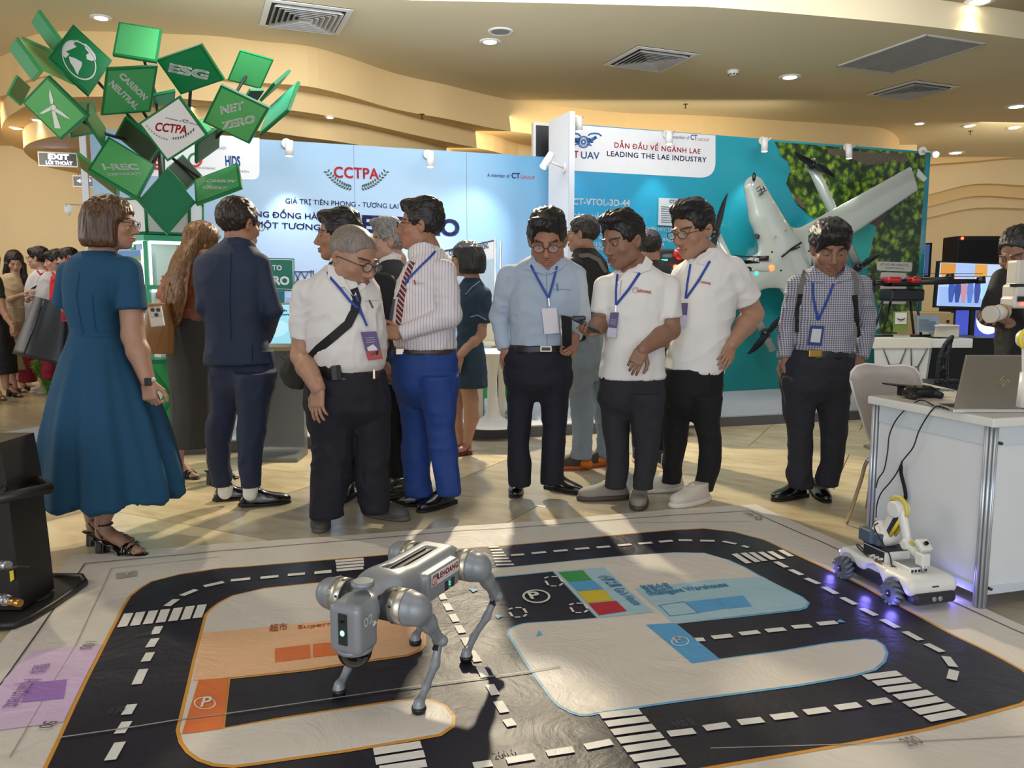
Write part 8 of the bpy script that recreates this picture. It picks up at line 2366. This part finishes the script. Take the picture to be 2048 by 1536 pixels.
def b(f):
 f.loft(s.rows([(508,1068,1122,.07,.03),(518,1048,1140,.10),(532,1028,1156,.125),(555,1016,1165,.135),(590,1018,1162,.14),(630,1020,1156,.14),(670,1021,1147,.14),(697,1024,1141,.135)]),k=0,n=2.3)
 arm(s,(1019,552,0),(1000,634,.06),(1009,700,-.02),(.05,.045,.03),f,px(s,(23,19,13)))
 arm(s,(1150,552,0),(1160,636,.02),(1152,672,-.20),(.05,.045,.03),f,px(s,(22,20,13)))
 vneck(s,f,(1094,524,.01),0,.06)
s.cloth('shirt',blu,b,amp=.006,sc=8,h=.009)
s.head((1095,482),106,-6,22,neck=(1094,523,.03),nr=.062,hair='sweep',hcol=('#0c0b0c','#1d1b1d'),glasses='#3a2c2a',fat=.05,dy=-.07)
flap(s,[(1066,506),(1050,538),(1066,542),(1091,549),(1070,520)],blu);flap(s,[(1121,510),(1134,528),(1122,538),(1094,549),(1114,524)],blu)
trousers(s,fabric('trousers_dark_navy','#0e1120',.8),[(692,1018,1143,.14),(715,1007,1142,.145),(765,1010,1142,.14)],[(745,1010,1078),(798,1014,1068),(837,1016,1062),(871,1016,1059),(890,1016,1056),(930,1016,1062),(972,1019,1060)],[(745,1070,1142),(798,1080,1137),(859,1086,1131),(907,1083,1129),(968,1082,1127)],amp=.004)
s.cloth('belt',belt_b,lambda f:f.loft([(z,x,y,ax*1.02,ay*1.02)for z,x,y,ax,ay in s.rows([(688,1020,1142,.142),(704,1015,1143,.146)])],k=0),amp=0,h=.007)
o=MB().box(s.hit(1092,698,.008),(.068,.006,.034),bevel=.003).build('buckle',buckle,s.root);MB().box(s.hit(1092,698,.013),(.052,.004,.020),bevel=.002).build('buckle_inlay',black_m,o)
s.hand((1009,700,-.02),(1020,728,-.06),(-.6,-1,0),curl=(.2,.2,.1),side=1)
s.hand((1152,672,-.20),(1140,700,-.23),(.9,-.5,.2),curl=(.6,.8,.5),side=-1,thumb=.2)
s.strap('lanyard',[(1061,529),(1078,562),(1097,596)],4.5,lany,.010);s.strap('lanyard',[(1114,532),(1106,565),(1097,596)],4.5,lany,.010);s.strap('lanyard_clip',[(1097,596),(1099,612)],2.5,steel_m,.010)
s.badge([(1083,617),(1113,616),(1119,666),(1089,668.5)],badge_w,.014)
s.strap('shirt_pocket',[(1108,578),(1141,580)],1.5,mat('seam_blue','#7f90a6',.9),.003);s.strap('placket',[(1093,545),(1094,620),(1094,690)],1.5,mat('seam_blue','#7f90a6',.9),.003);s.strap('pen',[(1114,567),(1116,582)],2.5,blue_p,.006)
shoe(s.root,G(1034,990)+Vector((0,.13,0)),-4,'dress',shoe_blk,sole_blk,.28);shoe(s.root,G(1108,984)+Vector((0,.08,0)),48,'dress',shoe_blk,sole_blk,.30)
core(s,(1094,523),(1082,715),[((1036,860),(1038,965)),((1108,860),(1105,965))]);s.done()
r=empty('tablet_folio',P(1127,667,4.48),'black folio with a silver edge held by the man in the pale blue shirt','folder')
c4=[P(1121,630,4.50),P(1143,634,4.44),P(1143,690,4.44),P(1124,700,4.50)]
MB().poly(c4,thick=(0.004,.014,0)).build('cover',mat('folio_black','#15171b',.4),r);MB().tube([c4[0],c4[3]],.006,6).build('silver_edge',steel_m,r)
s=Person(5.5,'man in a black jacket and faded jeans with a backpack, turned away to the left',tone='mid')
blkf=fabric('jacket_black','#151517',.7)
def b(f):
 f.loft(s.rows([(497,1152,1186,.07),(508,1145,1203,.11),(530,1140,1215,.13),(600,1143,1218,.14),(665,1146,1218,.14)]),k=0)
 arm(s,(1150,530,-.1),(1150,620,-.12),(1160,680,-.1),(.045,.04,.03),f,px(s,(17,15,12)))
s.cloth('jacket',blkf,b,amp=.005)
s.cloth('backpack',mat('backpack_black','#1a1a1c',.35),lambda f:(f.ell(s.p((1208,590,.0)),(.10,.12,.17),k=0),f.ell(s.p((1205,625,-.03)),(.08,.10,.08),k=.03)),amp=.006);s.strap('backpack_strap',[(1158,512),(1178,510),(1198,520),(1212,545)],8,mat('strap_grey','#6d6a62',.8),.01)
jean=fabric('jeans_faded','#8794a0',.85,.22)
trousers(s,jean,[(655,1142,1218,.13),(690,1140,1220,.14),(730,1141,1222,.13)],[(710,1140,1190),(773,1139,1184),(810,1143,1184),(851,1143,1186),(917,1143,1184)],[(710,1184,1222),(800,1187,1222),(850,1194,1226),(914,1196,1228)],dyr=.12,amp=.009,sc=11)
s.head((1165,469),71,-112,0,neck=(1172,503,.02),nr=.055,hair='short',hcol=('#100e0d','#3a3028'),glasses='#8a8a8a')
for c,yw in(((1164,940),-85),((1205,932),-60)):
 o=shoe(s.root,G(*c)+Vector((0,.05,0)),yw,'sneaker',mat('trainer_brown','#4a4338',.7),mat('trainer_orange','#c7622a',.5),.30)
 MB().ball(G(*c)+Vector((-.02+(.05 if yw<-80 else .0),.0,.045)),(.045,.03,.035),seg=12).build('orange_heel',mat('trainer_orange2','#e0741f',.4),o)
core(s,(1172,503),(1180,690),[((1163,800),(1163,905)),((1207,800,.1),(1212,905,.12))]);s.done()
s=Person(5.9,'man in black with short dark hair, mostly hidden between the two polo shirts',tone='mid')
s.cloth('jacket',blkf,lambda f:f.loft(s.rows([(520,1292,1322,.07),(540,1275,1345,.12),(620,1270,1350,.13),(700,1272,1348,.13)]),k=0),amp=.004)
trousers(s,fabric('trousers_black','#131316',.8),[(690,1272,1346),(740,1272,1346)],[(730,1262,1306),(860,1264,1296),(905,1266,1290)],[(730,1300,1346),(860,1308,1340),(908,1310,1336)])
s.head((1300,495),64,160,0,neck=(1302,525,.0),hair='short',hcol=('#0d0c0d','#2b2624'))
for c,yw in(((1277,924),170),((1322,930),20)):shoe(s.root,G(*c),yw,'sneaker',mat('trainer_black','#1d1d1f',.6),mat('trainer_cream','#b8ab92',.6),.28)
core(s,(1302,525),(1308,690),[((1280,800),(1277,900)),((1322,800),(1322,900))]);s.done()
s=Person(4.80,'man in a white polo shirt and glasses, hand on hip, looking down to the left',tone='mid')
def b(f):
 f.loft(s.rows([(497,1398,1436,.07),(508,1382,1452,.10),(522,1368,1466,.125),(545,1357,1478,.135),(600,1354,1474,.14),(650,1345,1462,.145),(700,1337,1452,.15),(746,1333,1447,.155)]),k=0,n=2.3)
 arm(s,(1464,540,-.03),(1507,628,.05),(1462,690,-.10),px(s,(25,20,13)),f,px(s,(28,29)),short=.70)
 arm(s,(1368,550,.05),(1350,640,.12),(1340,690,.0),(.045,.04,.03),f,px(s,(24,25)),short=.6)
 vneck(s,f,(1408,512,.01),-48,.05)
s.cloth('polo_shirt',polo_w,b,amp=.006,sc=7,h=.009)
s.head((1386,461),107,-52,14,neck=(1412,507,.03),nr=.058,hair='quiff',hcol=('#0c0b0b','#1c1817'),glasses='#4a3630',shave='#5b4a40',dy=-.02)
flap(s,[(1434,497),(1432,510),(1408,529),(1392,526),(1412,512)],polo_w);flap(s,[(1380,514),(1376,522),(1392,528),(1386,518)],polo_w)
trousers(s,fabric('trousers_jet','#101012',.85),[(735,1330,1445,.15),(770,1328,1444,.15),(805,1328,1442,.14)],[(790,1328,1388),(846,1329,1377),(895,1327,1371),(944,1326,1362),(966,1325,1360)],[(790,1380,1443),(846,1388,1439),(883,1398,1443),(939,1397,1438),(982,1386,1424)],dyl=.05,dyr=-.1,amp=.005)
s.hand((1462,690,-.10),(1444,738,-.18),(.35,-1,.1),curl=(.25,.35,.3),side=-1,thumb=.9,spread=.09)
s.strap('lanyard',[(1420,522),(1398,560),(1372,597)],4.5,lany,.010);s.strap('lanyard',[(1381,528),(1375,565),(1371,597)],4,lany,.012)
o,W4,y_=s.badge([(1354,606),(1376,606),(1372,655),(1350,652)],purple,.014);MB().poly([W4[3]*.5+W4[0]*.5+Vector((0,-.001,0)),W4[2]*.5+W4[1]*.5+Vector((0,-.001,0)),W4[2]+Vector((0,-.001,0)),W4[3]+Vector((0,-.001,0))]).build('pale_band',mat('badge_lilac','#b9b3cc',.4),o)
orange_l=mat('logo_orange','#d0532e',.6)
a,c=s.hit(1402,566,.006),s.hit(1421,569.5,.006);lettering('LEHOANG',a,c,UP,orange_l,s.root,.04,caph=.013)
b_=MB();b_.tube([s.hit(u,v,.006)for u,v in((1395,558),(1401,558.5),(1400,566),(1395,565),(1395,558))],.0011,4);b_.build('logo_mark',orange_l,s.root)
snk=mat('sneaker_white','#cfc6b8',.7);sns=mat('sneaker_sole','#d9d2c8',.6)
shoe(s.root,G(1350,982)+Vector((0,.03,0)),-75,'sneaker',snk,sns,.31);shoe(s.root,G(1405,1007)+Vector((0,.05,0)),-52,'sneaker',snk,sns,.32)
core(s,(1412,507),(1392,730),[((1355,850),(1342,955,.05)),((1418,870),(1405,975,-.1))]);s.done()
s=Person(4.57,'young man in a white polo shirt holding out a dark handheld device',tone='dark')
def b(f):
 f.loft(s.rows([(528,1262,1298,.065),(538,1240,1316,.09),(550,1215,1332,.12),(568,1205,1338,.13),(610,1208,1330,.135),(660,1211,1327,.14),(710,1205,1328,.145),(757,1198,1329,.15)]),k=0,n=2.3)
 arm(s,(1334,572,-.02),(1341,660,-.04),(1284,700,-.25),px(s,(22,19,12)),f,px(s,(24,25)),short=.74)
 arm(s,(1210,572,0),(1200,648,.0),(1186,660,-.22),px(s,(20,17,11)),f,px(s,(21,22)),short=.72)
 vneck(s,f,(1266,538,.01),-46,.075)
s.cloth('polo_shirt',polo_w,b,amp=.0055,sc=7,h=.009)
s.head((1246,482),106,-52,14,neck=(1272,530,.03),nr=.056,hair='quiff',hcol=('#0b0a0a','#201b19'),shave='#4a3c33',dy=-.02,lip='#7d453c')
flap(s,[(1292,512),(1306,524),(1300,540),(1282,546),(1266,543),(1284,530)],polo_w);flap(s,[(1240,530),(1226,546),(1240,551),(1248,556),(1250,540)],polo_w)
trousers(s,fabric('trousers_charcoal','#26262c',.85),[(748,1200,1326,.145),(775,1198,1328,.145),(800,1198,1327,.14)],[(785,1198,1256),(846,1204,1257),(883,1210,1257),(932,1214,1257),(976,1211,1250)],[(785,1246,1328),(822,1258,1325),(883,1270,1320),(944,1270,1310),(978,1266,1303)],dyl=.03,dyr=-.08,amp=.005)
s.hand((1284,700,-.25),(1262,742,-.30),(-.1,-1,.3),curl=(.4,.6,.4),side=-1,thumb=.7,spread=.05)
s.hand((1186,662,-.22),(1166,664,-.27),(.1,.7,-1),curl=(.7,.8,.5),side=1,thumb=.2,sc=.95)
s.strap('lanyard',[(1235,548),(1232,580),(1232,610)],4,lany,.010);s.strap('lanyard',[(1280,545),(1258,578),(1232,610)],5,lany,.010);s.strap('lanyard_clip',[(1232,610),(1231,624)],2.5,steel_m,.010)
o,W4,y_=s.badge([(1221,625),(1238,625),(1231,676),(1213,673)],purple,.014);bp=lambda sx,t,d=.001:(W4[0]*(1-sx)+W4[1]*sx)*(1-t)+(W4[3]*(1-sx)+W4[2]*sx)*t+Vector((0,-d,0))
MB().poly([bp(0,.62),bp(1,.62),bp(1,1),bp(0,1)]).build('pale_band',mat('badge_lilac','#b9b3cc',.4),o)
for t in(.3,.38,.46):MB().tube([bp(.15,t,.002),bp(.85,t,.002)],.0014,4).build('printed_line',badge_w,o)
a,c=s.hit(1276,583.5,.006),s.hit(1302,587.5,.006);lettering('LEHOANG',a,c,UP,orange_l,s.root,.04,caph=.015)
b_=MB();b_.tube([s.hit(u,v,.006)for u,v in((1266,576.5),(1274,577.5),(1273,586),(1266,585),(1266,576.5))],.0012,4);b_.build('logo_mark',orange_l,s.root)
b_=MB();b_.tube([s.hit(u,v,.006)for u,v in((1267,574.8),(1276,575.8),(1275.5,583))],.001,4);b_.build('logo_mark',navy_p,s.root);s.strap('placket',[(1243,560),(1240,590)],2,mat('seam_light','#b9b4b0',.9),.004)
sg=mat('sneaker_grey','#8d877b',.75);gum=mat('gum_sole','#4f4138',.6)
shoe(s.root,G(1238,1000)+Vector((0,.04,0)),-80,'sneaker',sg,gum,.31);shoe(s.root,G(1286,1012)+Vector((0,.12,0)),-12,'sneaker',sg,gum,.29)
core(s,(1272,530),(1264,740),[((1232,870),(1232,970)),((1296,870),(1285,970,-.08))]);s.done()
r=empty('handheld_device',P(1172,648,4.26),'dark grey handheld device held out by the young man in the polo','handheld')
f_=SDF(.0045);a=P(1153,640,4.27);c=P(1194,662,4.30);f_.cone(a,c,.030,.024,k=0,flat=((0,-.25,1),.35));f_.box(P(1158,636,4.27),(.035,.03,.012),rnd=.008,k=.01);obj('body',f_.mesh(),mat('device_grey','#2f3338',.4),r)
MB().box(P(1177,650,4.255),(.045,.004,.012),Matrix.Rotation(.5,3,'Y')).build('key_row',mat('device_keys','#14161a',.3),r)
s=Person(4.66,'man in a small checked shirt with grey backpack straps, looking down',tone='dark')
chk_=pattern('shirt_checked','#b9b6bd','#34405e',78,78,.42)
def b(f):
 f.loft(s.rows([(527,1638,1685,.07,.03),(538,1618,1702,.10),(552,1598,1718,.125),(575,1590,1724,.13),(630,1590,1712,.13),(680,1588,1706,.13),(706,1592,1702,.13)]),k=0,n=2.3)
 arm(s,(1594,568,0),(1574,656,.06),(1569,716,.0),(.045,.04,.03),f,px(s,(19,16,14)))
 arm(s,(1724,568,0),(1733,656,.06),(1722,716,.0),(.045,.04,.03),f,px(s,(18,16,14)))
 vneck(s,f,(1661,542,.01),0,.075)
s.cloth('shirt',chk_,b,amp=.006,sc=9,h=.009)
s.head((1661,498),101,-10,20,neck=(1661,540,.03),nr=.056,hair='mop',hcol=('#080808','#141313'),dy=-.07,lip='#7d4a40')
flap(s,[(1630,528),(1612,560),(1630,563),(1648,566),(1634,545)],chk_);flap(s,[(1692,528),(1703,558),(1686,562),(1662,568),(1688,545)],chk_)
trousers(s,fabric('trousers_slate','#24252e',.85),[(700,1585,1703,.13),(722,1570,1704,.135),(775,1566,1702,.13)],[(755,1565,1634),(821,1570,1628),(854,1574,1625),(921,1576,1620),(950,1573,1623),(976,1583,1623)],[(755,1628,1700),(821,1640,1695),(871,1645,1690),(921,1643,1685),(950,1634,1680),(972,1634,1676)],amp=.007,sc=9)
s.cloth('belt',belt_b,lambda f:f.loft([(z,x,y,ax*1.02,ay*1.02)for z,x,y,ax,ay in s.rows([(698,1588,1702,.132),(716,1578,1704,.136)])],k=0),amp=0,h=.007)
MB().box(s.hit(1631,707,.008),(.075,.006,.040),bevel=.003).build('buckle',mat('buckle_gold','#b79a4a',.25,.9),s.root)
s.hand((1569,716,.0),(1580,742,-.03),(-.6,-1,0),curl=(.2,.2,.1),side=1);s.hand((1722,716,.0),(1708,742,-.03),(.6,-1,0),curl=(.2,.2,.1),side=-1)
gs=mat('strap_grey','#6d6a62',.8);bs_=mat('strap_black','#0d0d10',.7)
s.strap('backpack_strap',[(1612,543),(1607,562),(1602,590)],15,gs,.008);s.strap('backpack_strap',[(1602,588),(1596,620),(1595,665)],11,bs_,.010)
s.strap('backpack_strap',[(1704,543),(1710,562),(1712,592)],15,gs,.008);s.strap('backpack_strap',[(1710,590),(1712,630),(1717,674)],11,bs_,.012)
s.strap('lanyard',[(1625,565),(1628,600),(1636,640)],4.5,lany,.010);s.strap('lanyard',[(1667,568),(1655,600),(1637,640)],4.5,lany,.010)
o,W4,y_=s.badge([(1621,651),(1649,652),(1643,692),(1615,690)],mat('badge_frame_blue','#22397c',.4),.014);cen=sum(W4,Vector())/4
MB().poly([cen+(p-cen)*.68+Vector((0,-.001,0))for p in W4]).build('card',mat('card_pale','#c7ccc9',.3),o)
shoe(s.root,G(1604,998)+Vector((0,.05,0)),-62,'dress',shoe_blk,sole_blk,.29);shoe(s.root,G(1652,1000)+Vector((0,.14,0)),-6,'dress',shoe_blk,sole_blk,.29)
core(s,(1661,540),(1640,715),[((1600,860),(1602,965)),((1668,860),(1658,962))]);s.done()
s=None
s=Person(3.95,'photographer in black at the right edge holding a white camera rig',tone='dark')
def b(f):
 f.loft(s.rows([(520,2030,2075,.07),(545,2005,2100,.12),(580,1998,2110,.14),(660,2002,2105,.14),(720,2005,2100,.14)]),k=0)
 arm(s,(2008,560,0),(1978,632,-.04),(2018,648,-.24),(.05,.04,.03),f,px(s,(24,19,14)))
s.cloth('jacket',blkf,b,amp=.005)
trousers(s,fabric('trousers_black','#131316',.8),[(700,2005,2100),(750,2005,2100)],[(740,2005,2055),(860,2010,2050),(1070,2015,2045)],[(740,2050,2100),(860,2056,2096),(1070,2060,2090)])
s.head((2040,506),100,-60,24,neck=(2046,540,.03),hair='short',hcol=('#121114','#2a2a2e'))
s.hand((2012,640,-.25),(1985,622,-.30),(0,-.4,1),curl=(.5,.5,.4),side=1);shoe(s.root,G(2030,1095),0,'dress',shoe_blk,sole_blk,.27);shoe(s.root,G(2078,1095),0,'dress',shoe_blk,sole_blk,.27)
core(s,(2046,540),(2050,700),[((2030,880),(2030,1060)),((2075,880),(2075,1060))]);s.done()
r=empty('camera_rig',P(2030,600,3.55),'white camera and gimbal rig held at the right edge of the picture','camera')
wr_=mat('rig_white','#c9c4b8',.4);K=lambda u,v,d=0:P(u,v,3.6+d)
f_=SDF(.005);f_.box(K(2038,545),(.034,.04,.055),rnd=.01,k=0);f_.box(K(2036,582),(.045,.05,.030),rnd=.012,k=.004);f_.box(K(2034,605),(.050,.05,.026),rnd=.012,k=.004);obj('gimbal',f_.mesh(),wr_,r)
MB().box(K(2040,571,-.045),(.085,.01,.014)).build('rubber_band',black_m,r);MB().box(K(2042,598,-.055),(.03,.004,.022)).build('display',black_m,r);MB().ball(K(2046,608,-.055),.005,seg=8).build('record_light',led_r,r)
MB().frustum(K(2010,622,-.02),K(1985,628,-.05),.032,.036,24).frustum(K(1985,628,-.05),K(1979,629,-.057),.038,.038,24).build('lens_barrel',wr_,r);MB().frustum(K(2004,623,-.027),K(2001,624,-.03),.0355,.0355,24).build('focus_ring',mat('ring_gold','#b08d57',.3,.7),r)
FY=9.4
def far(label,v,c,hpx,yaw,pitch,rows_,fm,leg=None,hair='mop',hc=('#0b0a0a','#1f1b1a'),Y=FY,lm=None,glass=None,arms_=(),fem=False,extra=None,tone='fair',neck=None,feet=(),shoem=None,soft=None,lv=None):
 s=Person(Y,label,'people at the far left' if False else None,tone=tone);nk=neck or(c[0],c[1]+hpx*.62)
 def b(f):
  f.loft(s.rows(rows_),k=0)
  for(sh,el,wr,q)in arms_:arm(s,sh,el,wr,px(s,(7,6,4)),f,px(s,(9,9)),short=q)
 s.cloth('top',fm,b,amp=.006,h=.012)
 if lv:s.cloth('skirt' if fem else 'trousers',lm,lambda f:f.loft(s.rows(lv),k=0),amp=.006,h=.013)
 s.head(c,hpx,yaw,pitch,neck=nk,nr=.05,hair=hair,hcol=hc,glasses=glass,fem=fem,extra=extra,h=.006)
 for(a_,c_)in(leg or()):
  l_=SDF(.009);l_.chain([s.p(a_),s.p(c_)],[.05,.03],k=0);s.skin(l_)
 return s
def ex2(f):
 f.chain([(0,-.05,-.03),(.0,-.06,-.16),(.0,-.03,-.32),(0,-.0,-.44)],[.09,.10,.10,.05],k=.03,flat=((0,1,0),.6));f.chain([(-.08,.03,-.02),(-.085,.06,-.16),(-.07,.09,-.33),(-.06,.10,-.45)],[.03,.035,.04,.02],k=.02);f.chain([(.08,.03,-.02),(.085,.05,-.16),(.07,.08,-.3)],[.03,.035,.03],k=.02)
s=far('woman with long black hair in beige looking down at a phone, far left',0,(29,524),42,38,22,[(546,14,32,.07),(553,4,40,.11),(575,-2,44,.13),(605,2,44,.13),(622,6,46,.12)],fabric('blouse_beige','#b9a583'),hair='long',arms_=(((2,560),(8,604,-.05),(50,588,-.25),.95),),fem=True,extra=ex2,lm=fabric('skirt_pleated','#b09c7c',.8,.2),lv=[(612,6,47,.13),(660,4,53,.16),(700,8,58,.17),(738,12,68,.18)],leg=(((36,735),(46,770)),((20,735),(30,775))))
s.hand((50,588,-.25),(64,580,-.28),(.2,-.4,1),curl=(.5,.5,.4));s.hand((58,600,-.2),(68,590,-.28),(.2,-.4,1),curl=(.5,.5,.4))
hs=mat('heel_black','#141213',.4)
for c,yw in(((36,783),55),((52,779),60)):s.add_skin(*sandal(s.root,G(*c),yw,.23,.07,hs))
core(s,(28,550),(26,640),[((26,690),(30,740)),((34,690),(38,740))]);s.done()
r=empty('dark_phone',P(71,576,9.1),'dark phone in the hands of the woman in beige, far left','phone');MB().box(P(71,574,9.1),(.08,.06,.010),Matrix.Rotation(-.5,3,'Y'),bevel=.003).build('body',black_m,r)
swh=fabric('school_white','#d3d4de');sgr=fabric('school_grey','#c2c3c6');sred=fabric('tee_red','#d01f2c');tred=fabric('track_red','#8c1730')
s=far('boy with glasses in a white shirt with red collar, far left group',0,(76,517),42,-82,0,[(540,76,94,.07),(548,62,102,.11),(575,53,98,.13),(620,56,96,.13),(660,58,96,.13)],swh,glass='#5a4038',lm=tred,lv=[(650,58,96,.13),(700,44,84,.12),(764,42,70,.10)],neck=(86,545))
s.strap('red_collar',[(74,541),(80,549),(90,545),(98,537)],3.5,sred,.01)
for c,yw in(((56,772),60),((66,774),50)):shoe(s.root,G(*c),yw,'sneaker',snk,sns,.27)
core(s,(84,545),(78,640),[((65,700),(58,755)),((75,700),(66,755))]);s.done()
s=far('boy in a pale grey shirt with striped collar, middle of the far left group',0,(110,523),42,-62,8,[(543,96,122,.07),(552,84,126,.11),(585,76,122,.13),(640,78,122,.13)],sgr,Y=9.1,lm=tred,lv=[(640,78,122,.13),(700,86,120,.12),(757,88,112,.10)],neck=(112,548))
s.strap('collar_stripe',[(98,538),(104,545),(112,555)],3,sred,.01)
for c,yw in(((94,782),-20),((108,784),-20)):shoe(s.root,G(*c),yw,'sneaker',snk,sns,.27)
core(s,(112,548),(100,640),[((96,700),(95,750)),((110,700),(108,750))]);s.done()
s=far('person in a red t-shirt behind the woman in teal, far left group',0,(135,519),42,-88,0,[(543,124,148,.07),(552,108,156,.11),(580,104,150,.13),(640,106,150,.13)],sred,Y=8.8,arms_=(((112,558),(114,590),(118,620),.8),),lm=dk,lv=[(640,106,150,.13),(700,112,146,.12),(785,118,142,.1)],neck=(140,547))
for c in((128,790),(140,790)):shoe(s.root,G(*c),-20,'sneaker',shoe_blk,sns,.27)
core(s,(138,548),(130,640),[((124,700),(124,770)),((138,700),(138,770))]);s.done()
s=far('woman in a black dress cut by the left edge of the picture',0,(-22,520),46,60,5,[(548,-40,-8,.08),(560,-50,0,.12),(600,-48,2,.13),(640,-46,6,.13)],blkf,Y=8.8,fem=True,hair='bobshort',arms_=(((-4,572),(8,625,-.08),(24,652,-.15),.5),),lm=blkf,lv=[(630,-46,14,.14),(690,-46,24,.16),(747,-44,31,.17)],leg=(((8,742),(12,775)),((-12,742),(-10,785))),tone='mid')
s.hand((24,652,-.15),(26,672,-.17),(-.5,-1,0),curl=(.6,.7,.4),sc=.95)
for c,yw in(((20,793),70),((-8,799),60)):s.add_skin(*sandal(s.root,G(*c),yw,.23,.075,hs))
core(s,(-22,550),(-20,650),[((-14,700),(-12,750)),((6,700),(8,750))]);s.done()
